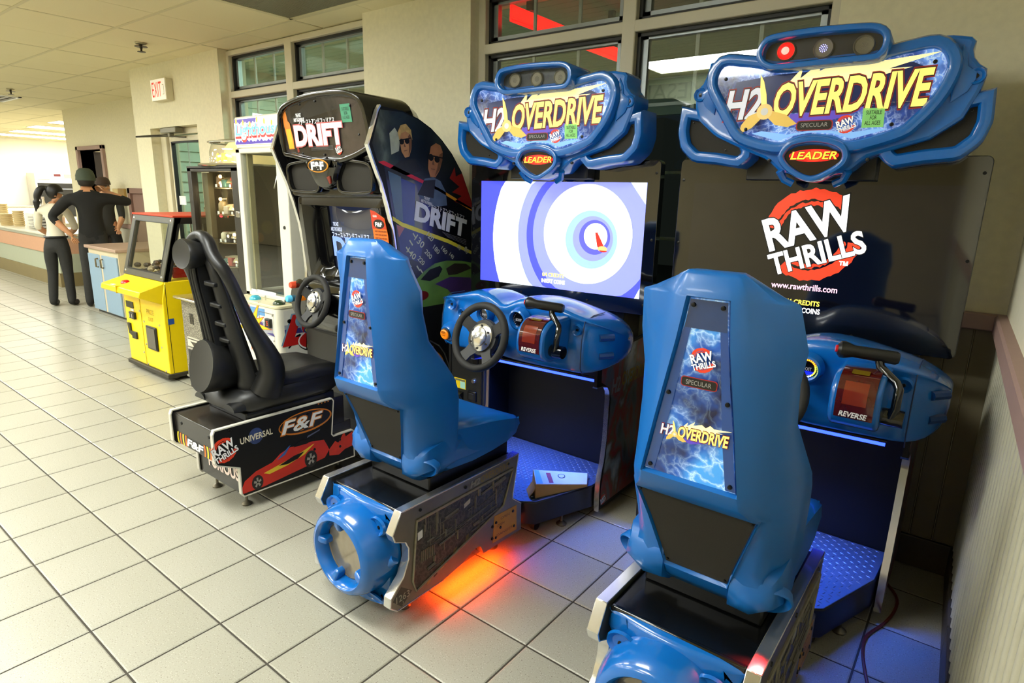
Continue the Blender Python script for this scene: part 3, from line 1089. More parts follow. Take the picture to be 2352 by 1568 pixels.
for u, v in ((-.34, 1.964), (.319, 1.965), (.226, 1.779), (-.247, 1.780)):
    obj('screw', G().lathe([(0, -.004), (.006, -.003), (.007, .001), (0, .001)], MQ(u, v, .004), (MQ(0, 0, 1)[0] - MQ(0, 0, 0)[0], HC, 0), 10), SCREW, hood)
for u, v in ((.434, 1.917), (-.440, 1.917)):
    obj('bolt_recess', G().lathe([(.001, .0), (.012, .0), (.019, -.010), (.024, -.013), (.027, -.004)], MQ(u, v, .032), (0, 1, 0), 16), BLUE, hood)
    obj('screw', G().lathe([(0, -.006), (.007, -.005), (.008, .002), (0, .002)], MQ(u, v, .030), (0, 1, 0), 10), SCREW, hood)
for u, v in ((-.155, 1.668), (.17, 1.667)):
    obj('screw', G().lathe([(0, -.006), (.006, -.005), (.007, .004), (0, .004)], MQ(u, v, .024), (0, 1, 0), 10), SCREW, hood)
# lamp pod on top
POD = [(-.201, 2.036), (-.194, 2.056), (-.175, 2.068), (-.10, 2.074), (-.021, 2.075), (.10, 2.071), (.145, 2.064), (.164, 2.050), (.169, 2.030), (.164, 2.010), (.146, 1.998), (.05, 1.997), (-.05, 1.995), (-.150, 1.994), (-.182, 2.003), (-.198, 2.018)]
g = G()
ring_shell(g, POD, MQ, .024, -.055, .0, .15, 72)
g.prism(offset(resample(POD, 72), .022), MQ, .12, .15)
pod = obj('lamp_pod', g, BLUE, R)
obj('pod_back', G().prism(offset(resample(POD, 72), .003), MQ, -.008, .0), mat('pod inside', (26, 27, 32), .35), pod, flat=True)
obj('pod_cover', G().prism(offset(resample(POD, 72), .001), MQ, -.040, -.038), glass_mat('smoked cover', (.93, .93, .94), .9), pod, flat=True)
LAMPS = [(-.132, 2.037), (-.011, 2.034), (.112, 2.031)]
for u, v in LAMPS:
    lp = obj('round_lamp', G().lathe([(0, -.004), (.026, -.006), (.030, -.010), (.033, -.006), (.033, .002), (0, .002)], MQ(u, v, -.010), (-HS, HC, 0), 24), MEMBER_LAMP, pod)
    g = G()
    for r, q in ((0, 1), (.005, 6), (.010, 11)):
        for i in range(q):
            a = 2 * math.pi * i / q
            g.lathe([(0, -.0015), (.0013, -.001), (.0013, .001)], MQ(u + r * math.cos(a), v + r * math.sin(a), -.0155), (-HS, HC, 0), 5)
    obj('led_cluster', g, mat('led off', (150, 146, 128), .3), lp, flat=True, kind='stuff')
# speaker wings
SPR_ = [(.458, 1.837), (.462, 1.784), (.450, 1.738), (.412, 1.702), (.326, 1.694), (.250, 1.680), (.231, 1.700), (.266, 1.750), (.319, 1.795), (.377, 1.820)]
for sg in (1, -1):
    P = [(sg * (u + (.0 if sg > 0 else .028)), v + .0) for u, v in SPR_]
    P = resample(P, 72, True, False)
    mp = lambda u, v, d: MQ(u, v, d + .06)
    g = G()
    P = offset(P, -.006)
    ring_shell(g, P, mp, .044, -.026, .006, .13, 72, False)
    g.prism(offset(P, .036), mp, .10, .13)
    sw = obj('speaker_wing', g, BLUE, R)
    obj('speaker_grille', G().prism(offset(P, .003), mp, .0, .006), GRILLE_CLOTH, sw, flat=True)
    for i in (2, 30, 50):
        u, v = offset(P, -.014)[i]
        obj('screw', G().lathe([(0, -.004), (.0035, -.003), (.004, .002), (0, .002)], mp(u, v, -.001), (0, 1, 0), 8), SCREW, sw)
# leader lamp below the panel
LDR = [(-.091, 1.694), (-.068, 1.716), (-.008, 1.726), (.052, 1.716), (.087, 1.696), (.090, 1.664), (.054, 1.634), (0, 1.612), (-.058, 1.637), (-.094, 1.672)]
g = G()
ring_shell(g, LDR, MQ, .022, -.022, .008, .10, 64)
g.prism(offset(resample(LDR, 64), .02), MQ, .07, .10)
g.tube([MQ(.115, 1.63, .03), MQ(.10, 1.60, .05), MQ(.07, 1.585, .06)], .014, 8).tube([MQ(-.115, 1.63, .03), MQ(-.10, 1.60, .05), MQ(-.07, 1.585, .06)], .014, 8)
lp = obj('leader_lamp', g, BLUE, R)
obj('lens', G().prism(offset(resample(LDR, 64), .003), MQ, .0, .008), mat('smoked red lens', (30, 8, 12), .1, var=.4, scale=40, coat=.6), lp, flat=True)
LEDGLOW = mat('leader glow', (255, 60, 10), .4, emit=2.2, ergb=(255, 40, 4))
obj('glow_band', G().prism(circ(0, 1.682, .082, .022, 32), MQ, -.0012, 0), mat('leader red', (200, 16, 8), .4, emit=1.1, ergb=(230, 12, 6)), lp, flat=True)
obj('glow_core', G().prism(circ(0.004, 1.682, .034, .019, 32), MQ, -.0018, -.0006), LEDGLOW, lp, flat=True)
txt('LEADER', mat('leader outline', (110, 8, 6), .4), lp, MQ(0, 1.682, -.0018), MU, UP, .152, .027, bold=.06, shear=.2)
txt('LEADER', mat('leader yellow', (255, 190, 60), .4, emit=1.5, ergb=(255, 170, 40)), lp, MQ(0, 1.682, -.0022), MU, UP, .150, .025, bold=.02, shear=.2)

# --- monitor
bz = obj('monitor', G().prism(rrect(-.548, .540, .972, 1.688, .022), SQ, .004, .055), PLEXI_BLACK, R, bevel=.003)
obj('screen', G().prism(rrect(-.480, .481, 1.048, 1.589, .008), SQ, .0035, .006), mat('screen black', (6, 6, 8), .05, coat=1.), bz, flat=True)
for u, v in ((-.53, 1.60), (-.53, 1.33), (-.53, 1.08), (-.47, 1.02), (-.2, 1.01), (.2, 1.01), (.50, 1.02), (.52, 1.33), (.52, 1.63)):
    obj('screw', G().lathe([(0, -.003), (.006, -.002), (.007, .003), (0, .003)], SQ(u, v, .004), (0, 1, 0), 10), SCREW, bz)
obj('cabinet_back', G().box(-2.24, -1.38, 2.70, 2.88, .12, 1.62), BLACK, R, bevel=.004)
obj('marquee_neck', G().box(-2.02, -1.56, 2.58, 2.80, 1.60, 1.96), BLACK, R, bevel=.004)

# --- lower cabinet
SIDE_P = [(2.40, .04), (2.395, .12), (2.40, .20), (2.425, .28), (2.44, .40), (2.442, .60), (2.436, .64), (2.415, .668), (2.37, .680), (2.32, .684), (2.32, .83), (2.88, .86), (2.88, .04)]
for x0, x1 in ((-1.312, -1.296), (-2.046, -2.030)):
    sp = obj('side_panel', G().prism(SIDE_P, lambda u, v, d: (d, u, v), x0, x1), DARKPANEL, R, flat=True)
    edge = SIDE_P[:10]
    g = G()
    ring = [offset(SIDE_P, -.001), offset(SIDE_P, .005)]
    lo = []
    for k in range(10):
        a, b = ring[0][k], ring[1][k]
        lo.append([(x0 - .004, *a), (x0 - .004, *b), (x1 + .004, *b), (x1 + .004, *a)])
    g.loft(lo)
    obj('chrome_trim', g, CHROME if x0 > -2 else ALU, sp)
    if x0 > -2:
        obj('side_art', G().prism([(2.42, .06), (2.415, .15), (2.445, .30), (2.46, .60), (2.43, .66), (2.36, .70), (2.36, .82), (2.87, .85), (2.87, .06)], lambda u, v, d: (d, u, v), x1, x1 + .0015), ART_SIDE, sp, flat=True)
        txt('H2', mat('dull silver', (128, 134, 140), .4), sp, (x1 + .0018, 2.50, .655), (0, 1, 0), UP, .08, .07, bold=.03, shear=.2)
        txt('OVERDRIVE', mat('dull gold', (150, 124, 40), .4), sp, (x1 + .0018, 2.70, .672), (0, 1, 0), UP, .28, .065, bold=.03, shear=.2)
        raw_logo(sp, (x1 + .0018, 2.44, .085), (0, 1, 0), UP, .05)
obj('knee_panel', G().box(-2.03, -1.312, 2.62, 2.66, .14, .80), DARKPANEL, R, flat=True)
# coin door on the left
cd = obj('coin_door', G().box(-2.315, -2.046, 2.425, 2.88, .05, .80), BLACK_SOFT, R, bevel=.006)
g = G()
for q in ((-2.30, -2.06, .30, .315), (-2.30, -2.06, .735, .75), (-2.30, -2.288, .30, .75), (-2.072, -2.06, .30, .75)):
    g.box(q[0], q[1], 2.418, 2.43, q[2], q[3])
obj('door_rim', g, BLACK, cd, bevel=.003)
sk = obj('warning_sticker', G().box(-2.268, -2.181, 2.4225, 2.4255, .455, .513), mat('warning yellow', (236, 208, 20), .5), cd, flat=True)
obj('sticker_panel', G().box(-2.222, -2.185, 2.4215, 2.4226, .459, .497), mat('sticker teal', (170, 220, 206), .5), sk, flat=True)
obj('sticker_panel', G().box(-2.260, -2.187, 2.4215, 2.4226, .499, .509), mat('sticker grey', (120, 116, 90), .5), sk, flat=True)
obj('sticker_panel', G().box(-2.262, -2.255, 2.4215, 2.4226, .462, .498), BLACK, sk, flat=True)
obj('lock', G().lathe([(0, -.016), (.010, -.016), (.014, -.010), (.016, .002), (0, .002)], (-2.118, 2.424, .520), (0, 1, 0), 16), CHROME, cd)
obj('coin_return', G().box(-2.162, -2.10, 2.412, 2.43, .40, .46), BLACK, cd, bevel=.006)
obj('return_flap', G().box(-2.152, -2.112, 2.408, 2.414, .41, .448), BLACK_SOFT, cd, bevel=.003)
obj('coin_cup', G().hexa([(-2.285, 2.425, .385), (-2.20, 2.425, .385), (-2.20, 2.43, .385), (-2.285, 2.43, .385)], [(-2.285, 2.39, .43), (-2.20, 2.39, .43), (-2.20, 2.43, .44), (-2.285, 2.43, .44)]), BLACK, cd, bevel=.003)
obj('coin_slot', G().box(-2.13, -2.09, 2.415, 2.43, .60, .66), BLACK, cd, bevel=.004)

# --- foot platform
PLAT = [(-1.500, 2.03), (-1.437, 2.075), (-1.325, 2.385), (-1.314, 2.62), (-2.03, 2.62), (-2.03, 2.40), (-1.905, 2.08), (-1.835, 2.03)]
pf = obj('foot_platform', G().prism(PLAT, lambda u, v, d: (u, v, d), .055, .166), BLACK, R, bevel=.004)
PLATE = mat('tread plate', (104, 114, 136), .36, .65, var=.12, scale=30)
tp = obj('tread_plate', G().prism(offset(PLAT, -.004), lambda u, v, d: (u, v, d), .166, .170), PLATE, pf, bevel=.002)
g = G()


def inside(p, P):
    r = False
    for i in range(len(P)):
        a, b = P[i], P[i - 1]
        if (a[1] > p[1]) != (b[1] > p[1]) and p[0] < (b[0] - a[0]) * (p[1] - a[1]) / (b[1] - a[1]) + a[0]:
            r = not r
    return r


pin = offset(PLAT, -.016)
n = .0215
for i in range(-2, 38):
    for j in range(-2, 30):
        x, y = -2.06 + i * n, 2.02 + j * n
        if not inside((x, y), pin):
            continue
        s = 1 if (i + j) % 2 else -1
        dx, dy = .0088, .0040 * s
        if s > 0:
            dx, dy = .0040, .0088
        px, py = -dy * .3, dx * .3
        if s > 0:
            px, py = .0026, -.0012
        else:
            px, py = .0012, .0026
        g.add([(x - dx, y - dy, .1699), (x + px, y + py, .1699), (x + dx, y + dy, .1699), (x - px, y - py, .1699), (x - dx * .5, y - dy * .5, .1722), (x + dx * .5, y + dy * .5, .1722)],
              [(0, 4, 3), (0, 1, 4), (1, 5, 4), (3, 4, 5), (1, 2, 5), (2, 3, 5)])
obj('tread_lozenges', g, PLATE, tp, flat=True, kind='stuff')
LEVEL = mat('leveller steel', (120, 114, 98), .35, .8)


def leveller(par, x, y, top):
    return obj('levelling_foot', G().lathe([(0, .0), (.024, 0), (.026, .006), (.014, .016), (.007, .02), (.007, top), (0, top)], (x, y, 0), (0, 0, 1), 14), LEVEL, par)


for x, y in ((-1.40, 2.24), (-1.94, 2.24), (-1.35, 2.82), (-2.2, 2.82)):
    leveller(R, x, y, .058)
obj('caster', G().lathe([(0, -.012), (.024, -.012), (.026, 0), (.024, .012), (0, .012)], (-1.47, 2.12, .026), (1, 0, 0), 14), RUBBER, R)
# blue light tube under the dashboard
BLED = mat('blue led', (120, 150, 255), .3, emit=7, ergb=(34, 58, 255))
tb = obj('light_tube', G().tube([(-2.02, 2.405, .672), (-1.375, 2.44, .672)], .0065, 8), BLED, R)
obj('tube_cover', G().prism([(-.022, -.012), (.022, -.012), (.022, .0), (-.022, .0)], lambda u, v, d: (-2.025 + d * .655, 2.405 + d * .036 + u * .4, .69 + v * .5), 0, 1), BLACK, tb, flat=True)

# --- dashboard
secs = []
for x, yb, yf, yt, z0, z1, z2, zt in (
        (-2.292, 2.44, 2.40, 2.43, .84, .88, .92, .93), (-2.280, 2.50, 2.345, 2.40, .80, .85, .945, .955), (-2.225, 2.56, 2.27, 2.335, .765, .84, .985, .995), (-2.155, 2.60, 2.215, 2.28, .755, .84, 1.00, 1.012),
        (-2.06, 2.60, 2.19, 2.245, .76, .84, 1.005, 1.03), (-1.97, 2.60, 2.18, 2.225, .765, .84, 1.01, 1.058), (-1.89, 2.60, 2.17, 2.215, .77, .84, 1.01, 1.075), (-1.82, 2.60, 2.17, 2.215, .77, .84, 1.00, 1.06),
        (-1.755, 2.60, 2.17, 2.225, .77, .84, .985, 1.02), (-1.71, 2.60, 2.165, 2.215, .77, .84, .985, 1.03), (-1.66, 2.60, 2.155, 2.20, .77, .84, .995, 1.062), (-1.60, 2.60, 2.15, 2.195, .77, .84, 1.00, 1.076),
        (-1.53, 2.60, 2.15, 2.20, .77, .84, 1.00, 1.074), (-1.45, 2.60, 2.155, 2.22, .77, .84, 1.00, 1.06), (-1.37, 2.60, 2.165, 2.245, .77, .84, 1.0, 1.038), (-1.305, 2.60, 2.18, 2.27, .765, .84, .995, 1.018),
        (-1.255, 2.57, 2.24, 2.315, .775, .84, .975, .99), (-1.222, 2.52, 2.32, 2.37, .80, .85, .945, .955), (-1.21, 2.46, 2.39, 2.42, .84, .88, .92, .93)):
    zm = (z2 + zt) / 2
    secs.append([(x, yb, z0 + .01), (x, yf + .035, z0), (x, yf + .012, z0 + .008), (x, yf, z0 + .03), (x, yf + .005, (z1 + z2) / 2), (x, yf + .03, z2 - .012), (x, yf + .022, z2 + .002), (x, yf + .012, zm), (x, yf + .020, zt - .006), (x, yf + .045, zt), (x, yt + .10, zt + .004), (x, yb - .10, zt * .93 + .05), (x, yb, .93 if z0 < .83 else .9)])
dash = obj('dashboard', G().loft(secs), BLUE, R, sub=1)
# seams between the end caps and the middle
for x, yf, yt in ((-2.155, 2.215, 2.28), (-1.305, 2.18, 2.27)):
    obj('seam', G().tube([(x, yf + .03, .757), (x, yf - .001, .80), (x, yf - .0, .92), (x, yf + .02, 1.0), (x, yt, 1.02), (x, yt + .1, 1.02)], .0022, 5), mat('seam shadow', (10, 40, 80), .5), dash)
# armrest style end recess on the right cap
for z in (.93, .85):
    obj('end_recess', G().tube([(-1.262, 2.255, z), (-1.222, 2.31, z)], .016, 8), mat('deep blue recess', (12, 56, 112), .35), dash)
# bolt recesses
for p, r in (((-2.065, 2.186, .985), .022), ((-1.985, 2.176, .955), .017), ((-1.335, 2.19, .965), .02)):
    rc = obj('bolt_recess', G().lathe([(.001, .006), (r * .55, .006), (r * .9, -.006), (r * 1.15, -.010), (r * 1.35, .004)], p, (0, 1, .1), 16), BLUE, dash)
    obj('screw', G().lathe([(0, -.004), (.006, -.004), (.006, .008)], (p[0], p[1] + .002, p[2]), (0, 1, .1), 8), SCREW, rc)
# gauges
for gx, gy, gz, s in ((-1.835, 2.165, .968, .030), (-1.612, 2.140, .978, .036)):
    q = obj('gauge', G().lathe([(s * .98, .012), (s * .98, -.006), (s * 1.12, -.016), (s * 1.32, -.012), (s * 1.5, .02)], (gx, gy, gz), (0, 1, .12), 28), BLUE, dash)
    obj('gauge_face', G().lathe([(0, .004), (s, .004), (s, .012), (0, .012)], (gx, gy, gz), (0, 1, .12), 28), mat('gauge black', (20, 20, 26), .15, coat=.7), q)
    gm = G()
    for i in range(16):
        a = math.radians(-50 + 280 * i / 15)
        r = s * .78
        gm.box(gx + r * math.cos(a) - .0013, gx + r * math.cos(a) + .0013, gy + .001, gy + .003, gz + r * math.sin(a) - .0013, gz + r * math.sin(a) + .0013)
    obj('gauge_marks', gm, mat('gauge white', (220, 220, 230), .4), q, flat=True, kind='stuff')
    txt('BOOST' if s > .033 else 'SPEED', mat('gauge text', (190, 190, 200), .4), q, (gx, gy + .002, gz - .002), (1, 0, 0), UP, s * .9, s * .32, bold=.02)
# orange start button
bt = obj('start_button', G().lathe([(.032, .03), (.052, .012), (.046, -.022), (.036, -.034), (.030, -.034), (.030, -.02)], (-2.07, 2.185, .845), (0, 1, .18), 24), BLUE, dash)
obj('button_rim', G().lathe([(0, -.030), (.029, -.030), (.031, -.040), (.027, -.043), (.0, -.043)], (-2.07, 2.185, .845), (0, 1, .18), 24), BLACK, bt)
obj('button_cap', G().lathe([(0, -.040), (.025, -.040), (.026, -.048), (.022, -.052), (0, -.053)], (-2.07, 2.185, .845), (0, 1, .18), 24), mat('orange cap', (240, 132, 10), .35, emit=.25), bt)
txt('VIEW', mat('button ink', (110, 60, 10), .5), bt, (-2.07, 2.131, .848), (1, 0, 0), (0, -.18, 1), .028, .012, bold=.03)
txt('CHANGE', MATS['button ink'], bt, (-2.07, 2.133, .834), (1, 0, 0), (0, -.18, 1), .024, .007, bold=.03)
# rounded lever box with the red acrylic window
BXP = [(2.20, .845), (2.05, .845), (2.010, .855), (1.985, .885), (1.982, .93), (1.992, .975), (2.02, 1.005), (2.06, 1.018), (2.20, 1.022)]
bx = obj('lever_box', G().prism(resample(BXP, 26, False), lambda u, v, d: (d, u, v), -1.508, -1.368), BLUE, dash, bevel=.014, seg=3)
wp = resample([(1.984, .885), (1.979, .93), (1.989, .975), (2.017, 1.008), (2.06, 1.021), (2.10, 1.023)], 16, False)
g = G().loft([[(x, u - .001, v + .001) for u, v in wp] for x in (-1.488, -1.384)], ring=False, caps=False)
rw = obj('reverse_window', g, ACRYL_RED, bx)
obj('window_patch', G().loft([[(x, u - .002, v + .001) for u, v in wp[3:9]] for x in (-1.470, -1.405)], ring=False, caps=False), mat('amber acrylic', (126, 42, 20), .1, coat=.8), rw)
obj('window_patch', G().loft([[(x, u - .002, v + .003) for u, v in wp[10:13]] for x in (-1.462, -1.414)], ring=False, caps=False), mat('olive acrylic', (112, 92, 20), .12, coat=.6), rw)
txt('REVERSE', WHITE, rw, (-1.436, 1.9805, .899), (1, 0, 0), UP, .075, .016, bold=.03, shear=.2)
# throttle lever
lv = obj('throttle_lever', G().tube([(-1.345, 2.035, .895), (-1.335, 2.03, .93), (-1.335, 2.045, .985), (-1.345, 2.06, 1.0), (-1.395, 2.085, 1.035), (-1.402, 2.09, 1.055)], .013, 10)
         .lathe([(0, -.035), (.026, -.035), (.028, 0), (.026, .03), (0, .03)], (-1.345, 2.05, .895), (-1, 0, 0), 18), BLACK_GLOSS, dash)
ga, gb = Vector((-1.515, 2.06, 1.078)), Vector((-1.352, 2.105, 1.066))
gd = (gb - ga).normalized()
obj('grip', G().lathe([(0, 0), (.017, 0), (.026, .008), (.027, .02), (.019, .045), (.0205, .16), (.016, .168), (0, .168)], ga, gd, 20), BLACK, lv)
obj('trigger', G().lathe([(0, -.006), (.011, -.006), (.012, .002), (0, .002)], ga, gd, 14), mat('red button', (200, 16, 20), .3), lv)
# steering wheel
WC, WA = Vector((-1.72, 2.0, .905)), Vector((-.02, -1, .33)).normalized()


def steering_wheel(par, c, ax, r, spokes, rim=.017):
    xa = Vector((0, 0, 1)).cross(ax).normalized() * -1
    ya = ax.cross(xa) * -1
    if ya.z < 0:
        ya = -ya
    xa = Vector((1, 0, 0))
    xa = (xa - ax * xa.dot(ax)).normalized()

    def P(a, q, d=0):
        return tuple(c + xa * (q * math.cos(a)) + ya * (q * math.sin(a)) + ax * d)
    w = obj('steering_wheel', G().tube([P(2 * math.pi * i / 40, r - rim) for i in range(40)], rim, 12, True), RUBBER, par)
    hubm = BLACK_SOFT
    g = G()
    g.lathe([(0, -.05), (r * .50, -.045), (r * .54, -.03), (r * .50, -.016), (0, -.014)], c, ax, 32)
    for a in spokes:
        a = math.radians(a)
        lo = []
        for q, hw, d in ((r * .40, .034, -.024), (r * .62, .024, -.012), (r * .9, .030, 0)):
            lo.append([P(a + s * hw / q, q, d + e) for s, e in ((-1, -.006), (1, -.006), (1, .006), (-1, .006))])
        g.loft(lo)
    obj('spokes', g, hubm, w)
    h = obj('hub', G().lathe([(0, -.016), (r * .40, -.016), (r * .40, -.006), (r * .36, -.002), (r * .27, .002), (r * .26, .010), (r * .15, .016), (0, .017)], c, ax, 36), CHROME, w)
    for i in range(6):
        a = math.radians(30 + 60 * i)
        obj('bolt', G().lathe([(0, .004), (.005, .003), (.005, -.004)], P(a, r * .325, .001), ax, 8), SCREW, w)
    txt('RAW', mat('hub ink', (110, 110, 112), .3, .6), w, P(0, 0, .0185), xa, ya, r * .26, r * .10, bold=.02, rot=.4)
    obj('column', G().tube([tuple(c - ax * .04), tuple(c - ax * .17)], .032, 14).tube([tuple(c - ax * .05 - ya * .05), tuple(c - ax * .16 - ya * .04)], .026, 12), BLACK, w)
    return w


steering_wheel(R, WC, WA, .158, (30, 150, 235, 305))

# --- seat pedestal
BX = -1.667
SP = [(1.283, .449), (1.946, .444), (1.914, .271), (1.914, .248), (1.944, .224), (1.976, .200), (1.979, .074), (1.724, .078), (1.706, .117), (1.690, .126), (1.655, .122), (1.600, .098), (1.489, .080), (1.255, .079), (1.225, .105), (1.228, .139), (1.288, .195), (1.314, .256), (1.315, .300), (1.300, .330), (1.253, .352), (1.243, .379)]
for x0, x1, sg in ((-1.482, -1.446, 1), (-1.888, -1.852, -1)):
    sp = obj('pedestal_side', G().prism(SP, lambda u, v, d: (d, u, v), x0 + .001, x1 - .001), STEEL, R, flat=True)
    a, b = offset(SP, -.002), offset(SP, .004)
    K = [0] + list(range(len(SP) - 1, 11, -1))
    lo = [[(x0, *a[k]), (x0, *b[k]), (x1, *b[k]), (x1, *a[k])] for k in K]
    obj('chrome_trim', G().loft(lo), CHROME, sp, bevel=.002)
    lo = [[(x0, *a[k]), (x0, *b[k]), (x1, *b[k]), (x1, *a[k])] for k in (0, 1, 2, 3, 4, 5)]
    obj('chrome_trim', G().loft(lo), CHROME, sp, bevel=.002)
    if sg < 0:
        continue
    S3 = lambda u, v, d: (x1 - .001 + d, u, v)
    AP = [(1.351, .389), (1.905, .392), (1.845, .245), (1.343, .112), (1.328, .160)]
    ar = obj('engine_art', G().prism(AP, S3, 0, .0012), ART_ENGINE, sp, flat=True)
    q = [S3(u, v, .0015) for u, v in AP]
    obj('art_border', G().tube(q, .006, 6, True, squash=1), mat('worn border', (140, 134, 116), .5, .4, var=.35, scale=40), ar)
    rnd = random.Random(3)
    pipes = G()
    for k in range(70):
        y = 1.38 + rnd.random() * .45
        zt = .385
        zb = .14 + (y - 1.34) * .24
        z = zb + rnd.random() * (zt - zb - .02)
        l = .03 + rnd.random() * .09
        r = .0012 + rnd.random() ** 3 * .008
        if rnd.random() < .5:
            pipes.tube([S3(y, z, .002), S3(min(y + l, 1.86), z + l * .12, .002)], r, 5)
        else:
            pipes.tube([S3(y, z, .002), S3(y, min(z + l * .7, zt), .002)], r * .7, 5)
    for k in range(8):
        pipes.tube([S3(1.372 + .009 * k, .215, .002), S3(1.372 + .009 * k, .26, .002)], .003, 5)
    obj('engine_pipes', pipes, mat('pipe print', (118, 112, 98), .4, .4, var=.4, scale=60), ar, kind='stuff')
    obj('art_label', G().prism([(1.355, .31), (1.378, .315), (1.378, .345), (1.355, .34)], S3, .001, .003), WHITE, ar, flat=True)
    obj('art_label', G().prism([(1.60, .335), (1.635, .345), (1.635, .365), (1.60, .352)], S3, .001, .003), mat('grey label', (170, 168, 160), .5), ar, flat=True)
    txt('H2', mat('stamped grey', (150, 146, 132), .4), sp, S3(1.665, .418, .001), (0, 1, 0), UP, .055, .026, bold=.03, shear=.2)
    txt('OVERDRIVE', mat('stamped gold', (138, 118, 58), .4), sp, S3(1.79, .420, .001), (0, 1, 0), UP, .18, .028, bold=.03, shear=.2)
    yp = obj('warning_plate', G().prism([(1.79, .218), (1.94, .208), (1.945, .089), (1.78, .098)], S3, 0, .0015), mat('warning amber', (190, 136, 22), .45, var=.12), sp, flat=True)
    for u, v, w_ in ((1.86, .190, .06), (1.83, .165, .05), (1.86, .12, .11)):
        txt('DANGER' if w_ > .1 else 'OPEN', mat('stamp dark', (96, 70, 24), .5), yp, S3(u, v, .0016), (0, 1, 0), UP, w_, .012, rot=-.03)
    # hazard stripes along the arch
    for k in range(9):
        y0 = 1.40 + k * .035
        z0 = .106 + k * .0125
        decal('hazard_stripe', [(y0, z0), (y0 + .018, z0 + .006), (y0 + .020, z0 + .034), (y0 + .002, z0 + .028)], S3, BLACK if k % 2 else mat('hazard yellow', (150, 130, 66), .5), sp, 0, .0012)
    dm = obj('placard', G().prism([(1.275, .165), (1.325, .125), (1.275, .085), (1.235, .125)], S3, 0, .0010), mat('placard grey', (76, 72, 64), .5, .4), sp, flat=True)
    txt('1263', mat('placard ink', (160, 154, 136), .5), dm, S3(1.280, .124, .001), (0, 1, 0), UP, .062, .026, bold=.01)
    txt('3', MATS['placard ink'], dm, S3(1.280, .099, .001), (0, 1, 0), UP, None, .012)
    for u, v in ((1.37, .425), (1.61, .42), (1.875, .425), (1.80, .185), (1.915, .19), (1.80, .115), (1.925, .115), (1.83, .15), (1.778, .175), (1.777, .12)):
        obj('bolt', G().lathe([(0, .004), (.006, .003), (.007, 0), (.007, -.002)], S3(u, v, .001), (1, 0, 0), 10), SCREW, sp)
pb = obj('pedestal_box', G().hexa([(-1.853, 1.33, .06), (-1.481, 1.33, .06), (-1.481, 1.97, .06), (-1.853, 1.97, .06)], [(-1.853, 1.305, .437), (-1.481, 1.305, .437), (-1.481, 1.945, .437), (-1.853, 1.945, .437)]), mat('black vinyl top', (13, 13, 13), .2, var=.2, coat=.4), R, bevel=.004)
obj('edge_trim', G().box(-1.85, -1.484, 1.296, 1.312, .418, .440), BLACK_GLOSS, pb, bevel=.005)
for x in (-1.80, -1.53):
    leveller(R, x, 1.36, .064)
    leveller(R, x, 1.88, .064)
# --- blue nozzle cowl at the rear
NZ = Vector((BX - .005, 1.285, .245))
CP = [(-.185, .418), (-.17, .434), (.17, .434), (.185, .418), (.190, .375), (.150, .335), (.148, .24), (.17, .16), (.178, .10), (.160, .062), (.06, .05), (-.06, .05), (-.160, .062), (-.178, .10), (-.17, .16), (-.148, .24), (-.150, .335), (-.190, .375)]
g = G()
rp = resample(CP, 72, True, True)


def CW(u, v, d):
    t = (v - .05) / .38
    return (BX + u, 1.300 - .030 * (1 - t) - .028 * math.cos(u * 8) + d, v)


g.loft([[CW(u, v, d) for u, v in (offset(rp, k) if k else rp)] for k, d in ((0, .06), (0, .012), (-.006, .002), (-.016, -.002), (-.05, -.004))])
g.lathe([(.182, .03), (.178, -.02), (.170, -.06), (.158, -.095), (.146, -.108), (.132, -.112), (.126, -.107), (.120, -.095), (.115, -.080), (.112, -.064), (.110, -.03)], NZ, (0, 1, 0), 48)
for sg in (1, -1):
    g.tube([(BX + sg * .115, 1.245, .20), (BX + sg * .178, 1.285, .255)], .020, 10)
cw = obj('nozzle_cowl', g, BLUE, R)
obj('nozzle_back', G().lathe([(0, -.060), (.113, -.060), (.113, -.04), (0, -.04)], NZ, (0, 1, 0), 36), mat('floor reflection tan', (196, 184, 156), .18, .25, var=.12, coat=.4), cw)  # the tan paints in the floor that the clear lens reflects
obj('inner_ring', G().lathe([(.112, -.066), (.106, -.068), (.103, -.061)], NZ, (0, 1, 0), 36), mat('clear ring', (150, 140, 120), .1, .5, var=.3), cw)
for a in (172, 250, 330, 95):
    a = math.radians(a)
    lo = []
    for q, w_, y0, y1 in ((.132, .019, -.104, -.05), (.110, .017, -.104, -.05), (.086, .013, -.096, -.055)):
        c0 = (NZ.x + q * math.cos(a), NZ.z + q * math.sin(a))
        tx, tz = -math.sin(a), math.cos(a)
        lo.append([(c0[0] - tx * w_, NZ.y + y1, c0[1] - tz * w_), (c0[0] - tx * w_ * .8, NZ.y + y0, c0[1] - tz * w_ * .8), (c0[0] + tx * w_ * .8, NZ.y + y0, c0[1] + tz * w_ * .8), (c0[0] + tx * w_, NZ.y + y1, c0[1] + tz * w_)])
    obj('fin', G().loft(lo), BLUE, cw, bevel=.007, seg=3)
for x, z, mir in ((-1.548, .372, 1), (-1.790, .372, -1)):
    rc = obj('bolt_recess', G().lathe([(.001, .012), (.018, .012), (.030, -.004), (.036, -.008), (.040, .002)], (x, 1.258, z), (0, 1, -.1), 20, 1.15, .85), BLUE, cw)
    obj('bolt', G().lathe([(0, -.010), (.007, -.008), (.009, .0), (.009, .012)], (x + .006 * mir, 1.266, z - .004), (0, 1, 0), 10), SCREW, rc)
for sg in (1, -1):
    obj('lower_recess', G().lathe([(.001, .010), (.026, .008), (.034, -.004), (.040, .0)], (BX + sg * .115, 1.238, .095), (0, 1, .5), 20, 1.3, .6), BLUE, cw)

